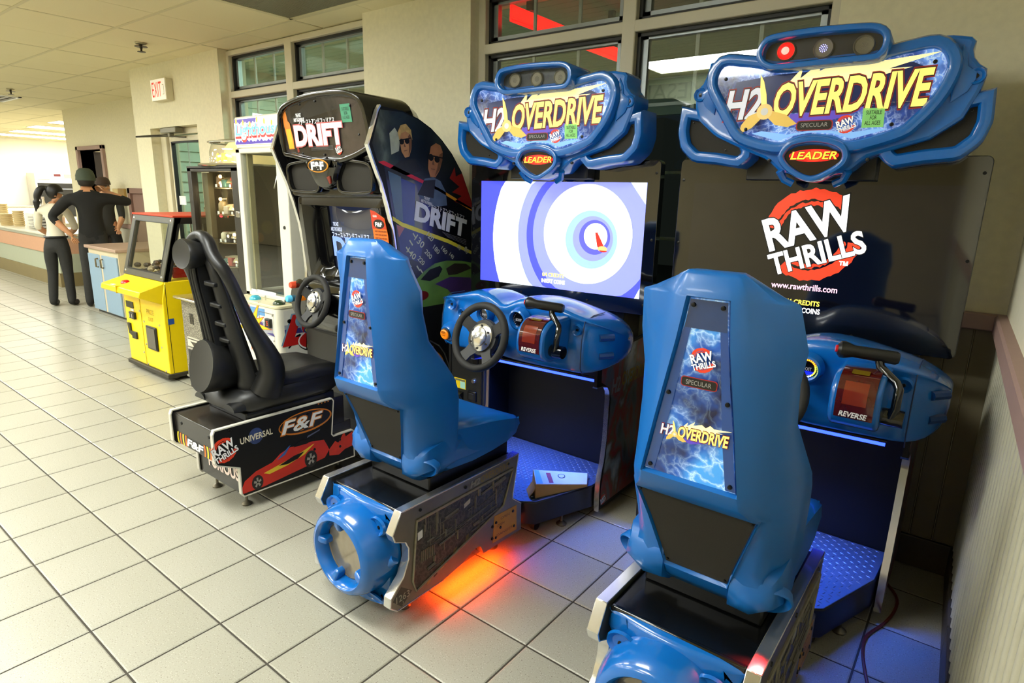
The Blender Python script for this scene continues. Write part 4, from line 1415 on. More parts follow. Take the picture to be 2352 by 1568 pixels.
# --- seat
def seat_levels():
    #      z     y0    x1   y1    x2   y2    x3    y3    yf  chan depth
    return [
        (1.364, 1.325, .050, 1.327, .058, 1.335, .062, 1.350, 1.365, .030, 0),
        (1.355, 1.314, .058, 1.317, .072, 1.330, .080, 1.352, 1.385, .034, 0),
        (1.318, 1.302, .064, 1.306, .100, 1.332, .150, 1.354, 1.410, .044, 0),
        (1.308, 1.300, .066, 1.304, .105, 1.334, .178, 1.356, 1.415, .046, 0),
        (1.304, 1.299, .066, 1.303, .106, 1.334, .182, 1.357, 1.416, .047, .014),
        (1.200, 1.290, .078, 1.296, .130, 1.334, .200, 1.400, 1.440, .060, .014),
        (1.120, 1.287, .088, 1.294, .142, 1.334, .190, 1.414, 1.460, .074, .014),
        (1.020, 1.283, .102, 1.290, .152, 1.334, .190, 1.440, 1.490, .091, .014),
        (.930, 1.279, .116, 1.288, .160, 1.338, .205, 1.505, 1.535, .105, .014),
        (.872, 1.277, .128, 1.288, .166, 1.345, .218, 1.538, 1.550, .114, .014),
        (.866, 1.277, .130, 1.288, .168, 1.347, .219, 1.541, 1.552, .115, 0),
        (.832, 1.288, .136, 1.300, .176, 1.362, .221, 1.552, 1.556, .12, 0),
        (.800, 1.318, .150, 1.332, .180, 1.378, .221, 1.558, 1.560, .145, 0),
        (.790, 1.340, .158, 1.356, .184, 1.384, .221, 1.560, 1.562, .152, .010),
        (.700, 1.368, .130, 1.378, .172, 1.398, .219, 1.56, 1.564, .124, .012),
        (.620, 1.388, .106, 1.398, .165, 1.408, .215, 1.56, 1.60, .100, .012),
        (.562, 1.402, .090, 1.410, .175, 1.404, .206, 1.56, 1.75, .084, .012),
        (.553, 1.404, .088, 1.410, .175, 1.404, .204, 1.56, 1.76, .082, 0),
        (.522, 1.420, .084, 1.418, .160, 1.415, .190, 1.55, 1.76, .08, 0),
        (.492, 1.450, .075, 1.450, .120, 1.455, .165, 1.55, 1.75, .07, 0),
    ]


def seat_ring(L):
    z, y0, x1, y1, x2, y2, x3, y3, yf, xc, dp = L
    h = [(0, y0 + dp), (xc, y0 + dp + .001), (xc + .004, y0 + .0015), (x1, y1), ((x1 + x2) / 2, (y1 + y2) / 2 - .006), (x2, y2), ((x2 + x3) / 2 + .004, (y2 + y3) / 2 - .008), (x3, y3), (x3 - .006, y3 + .016), (x3 * .7, yf + .004), (0, yf)]
    return [(BX + x, y, z) for x, y in h] + [(BX - x, y, z) for x, y in h[-2:0:-1]]


g = G()
g.loft([seat_ring(L) for L in seat_levels()])
# cushion
cush = []
for y, zt, zb, w, dip in ((1.50, .66, .50, .175, .0), (1.56, .668, .476, .19, .008), (1.68, .655, .470, .196, .014), (1.80, .640, .474, .196, .012), (1.90, .622, .482, .194, .008), (1.965, .606, .50, .190, .004), (1.992, .592, .53, .184, 0), (1.998, .575, .56, .176, 0)):
    cush.append([(BX - w * .75, y, zb), (BX - w, y, zb + .03), (BX - w - .004, y, (zb + zt) / 2), (BX - w, y, zt - .012), (BX - w + .02, y, zt), (BX - w * .5, y, zt - dip * .7), (BX, y, zt - dip), (BX + w * .5, y, zt - dip * .7), (BX + w - .02, y, zt), (BX + w, y, zt - .012), (BX + w + .004, y, (zb + zt) / 2), (BX + w, y, zb + .03), (BX + w * .75, y, zb)])
g.loft(cush)
# side lobes that carry the lamp cups
for sg in (1, -1):
    lo = []
    for y, zt, zb, xo, xi in ((1.392, .56, .535, .165, .12), (1.405, .60, .510, .20, .09), (1.44, .625, .492, .214, .08), (1.52, .64, .478, .216, .08), (1.62, .63, .474, .204, .1), (1.72, .60, .48, .198, .12)):
        lo.append([(BX + sg * xi, y, zb), (BX + sg * (xi + xo) / 2, y, zb - .004), (BX + sg * xo, y, (zb + zt) / 2 - .01), (BX + sg * (xo - .012), y, zt), (BX + sg * xi, y, zt)])
    g.loft(lo)
seat = obj('seat', g, BLUE_SEAT, R, angle=50)
lv_ = [L for L in seat_levels() if L[10] == .014]
g = G().loft([[(BX + x, L[1] + .0125 + .001 * (abs(x) > .01), L[0]) for x in (-L[9] + .003, 0, L[9] - .003)] for L in lv_], ring=False, caps=False)
lab = obj('seat_art', g, ART_SEAT, seat)


def label_y(z):
    for a, b in zip(lv_, lv_[1:]):
        if b[0] <= z <= a[0]:
            t = (z - b[0]) / (a[0] - b[0])
            return b[1] + (a[1] - b[1]) * t + .0115
    return lv_[0][1] + .0115


obj('art_top_strip', G().loft([[(BX + x, label_y(z) - .0006, z) for x in (-w, 0, w)] for z, w in ((1.301, .043), (1.268, .046), (1.235, .050))], ring=False, caps=False), mat('dark blue print', (26, 56, 104), .12, emit=.05, coat=.6), lab)
for sg in (1, -1):
    obj('art_side_strip', G().loft([[(BX + sg * x, label_y(z) - .0008, z) for x in (w0, w1)] for z, w0, w1 in ((1.235, .034, .051), (1.12, .050, .070), (1.0, .066, .091), (.93, .078, .102), (.875, .088, .112))], ring=False, caps=False), mat('mid blue print', (30, 70, 140), .12, emit=.06, coat=.6), lab)
for z, d in ((1.243, .004), (1.218, .004)):
    pass
tl = (0, -.02, 1)
raw_logo(lab, (BX + .002, label_y(1.165) - .002, 1.165), (1, 0, 0), tl, .056, .3)
sb = obj('studio_badge', G().prism(rrect(-.043, .043, 1.098, 1.122, .007), lambda u, v, d: (BX + u, label_y(v) - .001 + d, v), 0, -.0014), LRED, lab, flat=True)
decal('badge_face', rrect(-.041, .041, 1.1, 1.12, .006), lambda u, v, d: (BX + u, label_y(v) - .0024 + d, v), MATS['badge black'], sb, 0, -.0006)
txt('SPECULAR', MATS['badge grey'], sb, (BX, label_y(1.11) - .003, 1.11), (1, 0, 0), UP, .060, .011)
game_logo(lab, (BX + .002, label_y(.985) - .002, .985), (1, 0, 0), tl, .165)
for x, z in ((-.034, 1.288), (.034, 1.288), (-.07, 1.075), (.07, 1.075), (-.098, .886), (.098, .886)):
    obj('screw', G().lathe([(0, -.005), (.005, -.004), (.006, .002), (0, .002)], (BX + x, label_y(z) - .001, z), (0, 1, 0), 10), SCREW, lab)
lg = [L for L in seat_levels() if L[10] in (.010, .012)]
g = G().loft([[(BX + x, L[1] + L[10] - .003, L[0]) for x in (-L[9] + .002, -L[9] * .5, 0, L[9] * .5, L[9] - .002)] for L in lg], ring=False, caps=False)
sg_ = obj('speaker_grille', g, GRILLE_CLOTH, seat)
for x, z in ((-.143, .782), (.143, .782), (-.078, .572), (.078, .572)):
    obj('screw', G().lathe([(0, -.003), (.003, -.002), (.0035, .002), (0, .002)], (BX + x, (1.343 if z > .7 else 1.405), z), (0, 1, 0), 8), SCREW, sg_)
CUPS = []
for sg in (1, -1):
    c = (BX + sg * .186, 1.428, .556)
    cup = obj('lamp_cup', G().lathe([(.001, .018), (.028, .014), (.036, -.004), (.039, -.012), (.043, -.008), (.044, .02)], c, (-sg * .42, 1, .25), 24, 1.25, .8), BLUE_SEAT, seat)
    CUPS.append(obj('cup_lens', G().lathe([(0, .004), (.022, .005), (.027, .010), (.027, .02), (0, .02)], (c[0], c[1] + .002, c[2] + .002), (-sg * .42, 1, .25), 20), mat('frosted lens', (200, 196, 176), .3), cup))
obj('seat_mount', G().box(BX - .165, BX + .165, 1.47, 1.94, .437, .492), BLACK, R, bevel=.006)

# second machine: a copy of the thing, its parts and their pieces
H2B = copy_obj(H2A)
H2B.location = (H2A.location.x + 1.19, H2A.location.y + .031, 0)
H2B['label'] = 'blue boat racing cabinet with a red and white mark on its dark screen'
DXB = Vector((1.19, .031, 0))

# --- what each screen shows
scrA = [o for o in H2A.children if o.name.startswith('monitor')][0]
scrB = [o for o in H2B.children if o.name.startswith('monitor')][0]
EB = {k: mat('screen ' + k, c, .3, emit=1.0, ergb=c) for k, c in dict(blue=(74, 82, 232), mid=(140, 148, 246), light=(150, 186, 250), pale=(226, 244, 252), deep=(88, 90, 226)).items()}
SW = mat('screen pure white', (255, 255, 255), .3, emit=1.15)


def clip_disc(cx, cy, rx, ry, k=64):
    out = []
    for i in range(k):
        a = 2 * math.pi * i / k
        x, y = cx + rx * math.cos(a), cy + ry * math.sin(a)
        out.append((min(max(x, -.479), .480), min(max(y, 1.049), 1.588)))
    return out


sc_ = obj('picture', G().prism([(-.479, 1.049), (.480, 1.049), (.480, 1.588), (-.479, 1.588)], SQ, .003, .0034), EB['blue'], scrA, flat=True)
for k, (cx, cy, r, m1) in enumerate(((.26, 1.30, .655, SW), (.23, 1.315, .655 - .06, EB['pale']), (.225, 1.32, .455, EB['mid']), (.21, 1.325, .385, EB['blue']), (.20, 1.33, .335, EB['mid']), (.178, 1.336, .246, SW), (.185, 1.333, .19, EB['pale']),
                                     (.205, 1.312, .143, EB['light']), (.215, 1.318, .11, EB['mid']), (.225, 1.325, .085, EB['deep']), (.231, 1.331, .064, SW))):
    decal('picture_ring', clip_disc(cx, cy, r, r * (.99 if k else 1)), SQ, m1, sc_, .003 - .0002 * k, .0028 - .0002 * k)
decal('picture_corner', [(.40, 1.588), (.48, 1.588), (.48, 1.49)], SQ, EB['pale'], sc_, .0008, .0004)
decal('picture_corner', [(.455, 1.049), (.48, 1.049), (.48, 1.10)], SQ, EB['pale'], sc_, .0008, .0004)
by = mat('screen red', (200, 40, 24), .4, emit=.8)
decal('buoy', [(.228, 1.35), (.240, 1.352), (.279, 1.285), (.262, 1.268), (.243, 1.282)], SQ, by, sc_, .0008, .0002)
decal('buoy', circ(.272, 1.272, .026, .014, 20), SQ, mat('screen tan', (232, 190, 120), .4, emit=.9), sc_, .0008, .0001)
decal('buoy', circ(.277, 1.266, .022, .010, 20, 190, 350), SQ, by, sc_, .0008, -.0002)
decal('buoy', circ(.234, 1.365, .010, .016, 16), SQ, EB['pale'], sc_, .0006, -.0002)
SY_ = mat('screen yellow', (240, 226, 90), .4, emit=1.0)
txt('0/4 CREDITS', SY_, sc_, SQ(-.002, 1.119, .0004), MU, UP, .130, .019, bold=.03)
txt('INSERT COINS', SW, sc_, SQ(.0, 1.086, .0004), MU, UP, .140, .020, bold=.03)


def SQB(u, v, d=0.):
    return tuple(Vector(SQ(u, v, d)) + DXB)


sb_ = obj('picture', G().prism([(-.479, 1.049), (.480, 1.049), (.480, 1.588), (-.479, 1.588)], SQB, .003, .0034), mat('screen glow black', (5, 5, 8), .05, emit=.012, ergb=(90, 100, 160), coat=1.), scrB, flat=True)
raw_logo(sb_, SQB(.005, 1.392, .002), MU, UP, .345, 1.0)
txt('\u2122', SW, sb_, SQB(.135, 1.291, .002), MU, UP, .03, bold=.02)
txt('www.rawthrills.com', mat('screen pink white', (250, 200, 230), .4, emit=1.0), sb_, SQB(.005, 1.185, .002), MU, UP, .245, .024, bold=.02)
txt('0/4 CREDITS', SY_, sb_, SQB(.004, 1.122, .002), MU, UP, .135, .019, bold=.03)
txt('INSERT COINS', SW, sb_, SQB(.004, 1.091, .002), MU, UP, .145, .020, bold=.03)
# lit lamps on the second machine
podB = [o for o in H2B.children if o.name.startswith('lamp_pod')][0]
for k, (u, v) in enumerate(LAMPS[:2]):
    c = Vector(MQ(u, v, -.019)) + DXB
    if k == 0:
        obj('lit_lens', G().lathe([(0, -.006), (.022, -.004), (.029, .002), (.029, .004)], c, (-HS, HC, 0), 24), mat('red lamp', (255, 20, 20), .3, emit=2.2, ergb=(255, 8, 8)), podB)
        obj('lit_core', G().lathe([(0, -.004), (.013, -.002), (.013, .0)], c + Vector((0, -.006, 0)), (-HS, HC, 0), 20), mat('red lamp core', (255, 150, 140), .3, emit=6, ergb=(255, 90, 80)), podB)
    else:
        g = G()
        for r, q in ((.0, 1), (.006, 6), (.0115, 11)):
            for i in range(q):
                a = 2 * math.pi * i / q
                g.lathe([(0, -.002), (.0017, -.001), (.0017, .001)], tuple(Vector(MQ(u + r * math.cos(a), v + r * math.sin(a), -.018)) + DXB), (-HS, HC, 0), 6)
        obj('lit_leds', g, mat('blue white led', (190, 190, 255), .3, emit=3, ergb=(170, 170, 255)), podB, flat=True)
dashB = [o for o in H2B.children if o.name.startswith('dashboard')][0]
for i in range(20):
    a = math.radians(125 - 230 * i / 19)
    r = .029
    c = Vector((-1.612 + r * math.cos(a), 2.139, .978 + r * math.sin(a))) + DXB
    col = ((255, 150, 30), (220, 230, 60), (200, 220, 255))[0 if i < 9 else 1 if i < 15 else 2]
    obj('gauge_led', G().lathe([(0, -.003), (.0026, -.002), (.0026, .003)], c, (0, 1, 0), 6), mat('gauge led %d' % sum(col), col, .3, emit=3), dashB)
obj('gauge_glow', G().prism(circ(-1.612 + 1.19, .968, .024, .012, 20, 180, 360), lambda u, v, d: (u, 2.1405 + .031 + d, v), 0, .001), mat('gauge blue glow', (20, 40, 240), .3, emit=1.6, ergb=(16, 30, 255)), dashB, flat=True)
# lights that belong to the two blue machines
for k, dv in enumerate((Vector((0, 0, 0)), DXB)):
    lamp('tube_light', 'AREA', Vector((-1.70, 2.40, .655)) + dv, 7.0, (.05, .17, 1.0), .62, (math.radians(-4), 0, 0), .03, spread=math.radians(95))
lamp('under_glow', 'AREA', (-1.60, 1.66, .072), 34.0, (1.0, .060, .001), .30, (0, 0, 0), .34)
lamp('under_glow', 'AREA', (-.44, 1.70, .072), 2.0, (1.0, .05, .02), .30, (0, 0, 0), .34)
cb = Vector((BX + .186, 1.40, .55)) + DXB
_aim = Vector((-.30, 1.285, .44)) - cb
lamp('cup_lamp', 'SPOT', cb, 22.0, (1.0, .02, .02), .012, _aim.to_track_quat('-Z', 'Y').to_euler(), spot=math.radians(60), blend=.7)
gl = mat('lit red lens', (255, 70, 50), .3, emit=1.6, ergb=(255, 60, 40))
cupB = [o for o in H2B.children if o.name.startswith('seat')][0]
for o in list(bpy.data.objects):
    if o.name.startswith('cup_lens') and root_of(o) == H2B and o.data.vertices[0].co.x > BX + 1.7:
        o.data = o.data.copy()
        o.data.materials[0] = gl

# ---------------------------------------------------------------- black street racing cabinet
DX = -2.84
D = thing('street_racing_cabinet', 'black street racing cabinet with a domed marquee reading DRIFT and a black bucket seat', 'arcade machine', (DX, 2.0, 0))
VINYL = mat('black seat vinyl', (20, 20, 20), .42, var=.2, scale=90, bump=.08, dist=.001)
X3 = lambda x: (lambda u, v, d: (x + d, u, v))
# pedestal
PP = [(1.232, .448), (1.224, .43), (1.224, .295), (1.232, .282), (1.316, .244), (1.335, .235), (1.335, .10), (1.345, .085), (1.99, .075), (1.99, .222), (1.985, .228), (1.86, .230), (1.848, .245), (1.868, .43), (1.86, .442)]
TM = mat('white edge moulding', (206, 202, 190), .45)
for x0, x1 in ((-2.648, -2.630), (-3.062, -3.044)):
    sp = obj('pedestal_side', G().prism(PP, X3(0), x0, x1), DARKPANEL, D, flat=True)
    a, b = offset(PP, -.001), offset(PP, .005)
    obj('edge_moulding', G().loft([[(x0 - .002, *a[k]), (x0 - .002, *b[k]), (x1 + .002, *b[k]), (x1 + .002, *a[k])] for k in list(range(len(PP))) + [0]], caps=False), TM, sp, flat=True)
    if x0 < -3:
        continue
    S = X3(x1)
    raw_logo(sp, S(1.268, .345, .0005), (0, 1, 0), UP, .115, .06)
    gb = obj('globe', G().prism(circ(1.425, .368, .037, .040), S, 0, .001), mat('globe blue', (44, 62, 110), .4, var=.5, scale=30), sp, flat=True)
    txt('UNIVERSAL', mat('print cream', (222, 214, 190), .4), gb, S(1.428, .366, .0012), (0, 1, 0), UP, .165, .030, bold=.02, rot=.03)
    ov = obj('oval_badge', G().prism(circ(1.70, .362, .155, .058, 40), S, 0, .0008), mat('badge orange', (206, 120, 30), .4), sp, flat=True)
    decal('badge_inner', circ(1.697, .364, .148, .050, 40), S, mat('badge dark', (20, 18, 18), .4), ov, 0, .0014)
    txt('F&F', MATS['badge orange'], ov, S(1.678, .362, .0014), (0, 1, 0), UP, .24, .070, bold=.05, shear=.25)
    txt('F&F', WHITE, ov, S(1.678, .362, .0018), (0, 1, 0), UP, .235, .064, bold=.02, shear=.25)
    for k in range(4):
        decal('chevron', [(1.775 + k * .02, .432), (1.785 + k * .02, .436), (1.775 + k * .02, .440)], S, MATS['badge orange'], sp, 0, .0008)
    # red sports car with a flame tail (generic)
    CAR = mat('print car red', (196, 34, 20), .35, var=.25, scale=14)
    car = obj('printed_car', G().prism([(1.335, .098), (1.335, .125), (1.352, .158), (1.41, .188), (1.50, .205), (1.545, .236), (1.60, .252), (1.65, .245), (1.72, .244), (1.80, .230), (1.815, .20), (1.83, .165), (1.80, .128), (1.45, .096)], S, 0, .0008), CAR, sp, flat=True)
    decal('print_stripe', [(1.45, .165), (1.56, .185), (1.66, .205), (1.74, .228), (1.68, .188), (1.58, .162), (1.48, .150)], S, mat('print yellow', (222, 190, 40), .4), car, 0, .0014)
    decal('print_stripe', [(1.53, .176), (1.62, .20), (1.68, .205), (1.64, .178), (1.58, .168)], S, DARKPANEL, car, 0, .0018)
    decal('print_window', [(1.525, .208), (1.592, .258), (1.602, .262), (1.57, .222)], S, mat('print blue', (50, 92, 160), .3), car, 0, .0016)
    decal('print_window', [(1.62, .246), (1.70, .242), (1.74, .262), (1.66, .268)], S, DARKPANEL, car, 0, .0016)
    decal('print_wing', [(1.70, .272), (1.775, .290), (1.78, .297), (1.705, .281)], S, mat('print grey blue', (86, 92, 118), .4), car, 0, .0012)
    for y, z, r in ((1.415, .130, .032), (1.715, .150, .040)):
        w_ = obj('print_wheel', G().prism(circ(y, z, r * .92, r * 1.15), S, .0008, .0020), mat('print tyre', (24, 22, 22), .5), car, flat=True)
        for k in range(5):
            a = math.radians(72 * k + 20)
            decal('print_spoke', [(y + r * .1 * math.cos(a + 1.57), z + r * .13 * math.sin(a + 1.57)), (y + r * .62 * math.cos(a + .25), z + r * .8 * math.sin(a + .25)), (y + r * .62 * math.cos(a - .25), z + r * .8 * math.sin(a - .25)), (y - r * .1 * math.cos(a + 1.57), z - r * .13 * math.sin(a + 1.57))], S, mat('print alloy', (150, 146, 138), .4), w_, .0020, .0024)
    decal('print_flame', [(1.83, .165), (1.87, .20), (1.89, .185), (1.93, .235), (1.94, .205), (1.985, .222), (1.985, .14), (1.93, .135), (1.89, .115), (1.83, .13)], S, mat('print flame', (206, 46, 22), .4, var=.3, scale=20), car, 0, .0008)
    for y, z in ((1.74, .195), (1.74, .145), (1.90, .20), (1.90, .16), (1.30, .43), (1.71, .40)):
        obj('bolt', G().lathe([(0, .003), (.007, .002), (.008, 0), (.008, -.002)], S(y, z, .001), (1, 0, 0), 10), SCREW, sp)
pb = obj('pedestal_box', G().box(-3.044, -2.648, 1.236, 1.95, .285, .44).box(-3.044, -2.648, 1.34, 1.99, .09, .29), mat('pedestal laminate', (32, 29, 26), .22, var=.2), D, bevel=.004)
SR = lambda u, v, d: (DX + u, 1.236 + d, v)
decal('end_stripe', [(-.196, .290), (.196, .290), (.196, .345), (-.196, .345)], SR, mat('print black', (16, 14, 14), .3), pb, 0, -.001)
for k in range(4):
    for sg in (1, -1):
        decal('end_arc', circ(0, .318, .185 - .028 * k, .10, 20, -17, 17)[::1] + circ(0, .318, .172 - .028 * k, .10, 20, 17, -17) if sg > 0 else circ(0, .318, .185 - .028 * k, .10, 20, 163, 197) + circ(0, .318, .172 - .028 * k, .10, 20, 197, 163), SR,
              mat('arc orange', (214, 110, 28), .4) if k % 2 else mat('arc yellow', (226, 206, 40), .4), pb, -.001, -.0018)
txt('F&F', WHITE, pb, SR(.0, .318, -.0018), (1, 0, 0), UP, .16, .036, bold=.05, shear=.2)
for x in (-.13, .14):
    obj('bolt', G().lathe([(0, -.004), (.008, -.003), (.009, .001)], SR(x, .40, 0), (0, 1, 0), 10), SCREW, pb)
txt('FURIOUS', mat('print red white', (236, 214, 206), .4), pb, (-2.80, 1.339, .185), (1, 0, 0), UP, .29, .06, bold=.045)
for x in (-2.99, -2.70):
    leveller(D, x, 1.39, .092)
    leveller(D, x, 1.93, .085)
obj('seat_mount', G().box(-3.02, -2.66, 1.40, 1.90, .437, .478), BLACK, D, bevel=.006)
obj('floor_bridge', G().box(-3.04, -2.65, 1.98, 2.32, .06, .20), BLACK, D, bevel=.006)

# bucket seat: skirt, cushion, open back with bolsters, headrest and bass cup
g = G()
sk = []
for z, y0, y1, w in ((.478, 1.375, 1.93, .186), (.50, 1.345, 1.97, .196), (.545, 1.36, 2.0, .20), (.575, 1.40, 2.02, .198)):
    sk.append([(DX - w * .7, y0, z), (DX - w, y0 + .06, z), (DX - w, y1 - .10, z), (DX - w * .85, y1 - .03, z), (DX - w * .4, y1, z), (DX + w * .4, y1, z), (DX + w * .85, y1 - .03, z), (DX + w, y1 - .10, z), (DX + w, y0 + .06, z), (DX + w * .7, y0, z), (DX, y0 - .01, z)])
g.loft(sk)
cu = []
for y, zt, zb, w, dip in ((1.48, .66, .5, .178, 0), (1.56, .645, .52, .19, .02), (1.66, .632, .52, .196, .035), (1.78, .640, .52, .198, .030), (1.90, .628, .52, .196, .016), (1.98, .600, .52, .188, .006), (2.025, .560, .53, .17, 0), (2.03, .545, .54, .16, 0)):
    cu.append([(DX - w * .8, y, zb), (DX - w, y, (zb + zt) / 2), (DX - w + .006, y, zt - .02), (DX - w * .8, y, zt), (DX - w * .4, y, zt - dip), (DX, y, zt - dip * 1.15), (DX + w * .4, y, zt - dip), (DX + w * .8, y, zt), (DX + w - .006, y, zt - .02), (DX + w, y, (zb + zt) / 2), (DX + w * .8, y, zb)])
g.loft(cu)
for sg in (1, -1):                       # front corner flares of the skirt
    g.loft([[(DX + sg * (.14 + .05 * math.cos(a)), y, .50 + r * math.sin(a)) for a in [math.pi * k / 8 for k in range(9)]] for y, r in ((1.34, .03), (1.42, .055), (1.55, .06))])
seatD = obj('seat', g, VINYL, D, angle=60)
# back: side bolsters meeting over the headrest, with a thin centre shell
for sg in (1, -1):
    path = [(.160, 1.52, .56), (.186, 1.545, .66), (.188, 1.52, .76), (.184, 1.465, .88), (.178, 1.425, .99), (.172, 1.392, 1.09), (.160, 1.365, 1.16), (.128, 1.352, 1.20), (.095, 1.35, 1.235), (.070, 1.352, 1.275), (.035, 1.355, 1.298), (0, 1.358, 1.303)]
    rad = [.092, .082, .070, .056, .046, .040, .036, .034, .034, .036, .034, .033]
    P = resample([(DX + sg * x, y, z) for x, y, z in path], 40, False)
    rr = [rad[min(int(i * (len(rad) - 1) / 39), len(rad) - 1)] * 1.0 for i in range(40)]
    rr = [rad[int(t)] + (rad[min(int(t) + 1, 11)] - rad[int(t)]) * (t - int(t)) for t in [i * 11 / 39 for i in range(40)]]
    obj('side_bolster', G().tube(P, .04, 12, rad=rr, squash=.8), VINYL, seatD)
    path = [(.10, 1.47, .58), (.105, 1.45, .70), (.108, 1.42, .82), (.100, 1.395, .95), (.096, 1.372, 1.06), (.085, 1.358, 1.14), (.062, 1.35, 1.20)]
    P = resample([(DX + sg * x, y, z) for x, y, z in path], 24, False)
    obj('inner_bolster', G().tube(P, .03, 10, rad=[.058 - .034 * i / 23 for i in range(24)], squash=.8), VINYL, seatD)
    for k, z in enumerate((1.10, 1.00, .91, .83)):
        y = 1.325 + (1.12 - z) * .17
        obj('rib_fin', G().loft([[(DX + sg * .060, y - .012, z - .012), (DX + sg * .060, y + .02, z - .012), (DX + sg * .060, y + .02, z + .012), (DX + sg * .060, y - .012, z + .010)],
                                 [(DX + sg * .115, y + .005, z - .018), (DX + sg * .115, y + .03, z - .018), (DX + sg * .115, y + .03, z + .004), (DX + sg * .115, y + .005, z + .0)]]), VINYL, seatD, bevel=.005)
g = G()
g.loft([[(DX + x, y + abs(x) * .12, z) for x in (-w, -w * .5, 0, w * .5, w)] + [(DX + x, y + .03 + abs(x) * .12, z) for x in (w, 0, -w)] for z, y, w in ((1.20, 1.345, .06), (1.10, 1.352, .105), (.98, 1.372, .125), (.86, 1.40, .135), (.74, 1.43, .14), (.60, 1.47, .14))])
obj('back_shell', g, VINYL, seatD)
for k in (-1, 0, 1):
    obj('centre_rib', G().tube(resample([(DX + k * .022, 1.298, 1.17), (DX + k * .023, 1.302, 1.10), (DX + k * .026, 1.325, .95), (DX + k * .030, 1.345, .80)], 14, False), .0095, 8), VINYL, seatD)
g = G().loft([[(DX + x, y, z) for x in (-w, w)] + [(DX + w, y + .05, z), (DX - w, y + .05, z)] for z, y, w in ((1.18, 1.304, .040), (1.08, 1.312, .042), (.95, 1.332, .048), (.79, 1.352, .055))])
obj('centre_spine', g, VINYL, seatD)
hc = Vector((DX, 1.262, 1.228))
ha = Vector((0, -1, .10))
hr = obj('headrest_cup', G().lathe([(.030, -.10), (.066, -.075), (.078, -.03), (.080, -.005), (.076, .004), (.070, .002)], hc, ha, 32, 1.12, .86), VINYL, seatD)
obj('cup_face', G().lathe([(0, -.002), (.071, -.001), (.072, -.008), (0, -.010)], hc, ha, 32, 1.12, .86), mat('cup cloth', (34, 33, 31), .8, var=.25, scale=400), hr)
bc = Vector((DX - .005, 1.30, .700))
ba = Vector((-.05, -1, .22))
bcup = obj('bass_cup', G().lathe([(.06, -.20), (.10, -.15), (.122, -.06), (.128, -.012), (.124, .002), (.116, .0)], bc, ba, 36), VINYL, seatD)
obj('cup_face', G().lathe([(0, -.004), (.117, -.003), (.118, -.012), (0, -.014)], bc, ba, 36), MATS['cup cloth'], bcup)

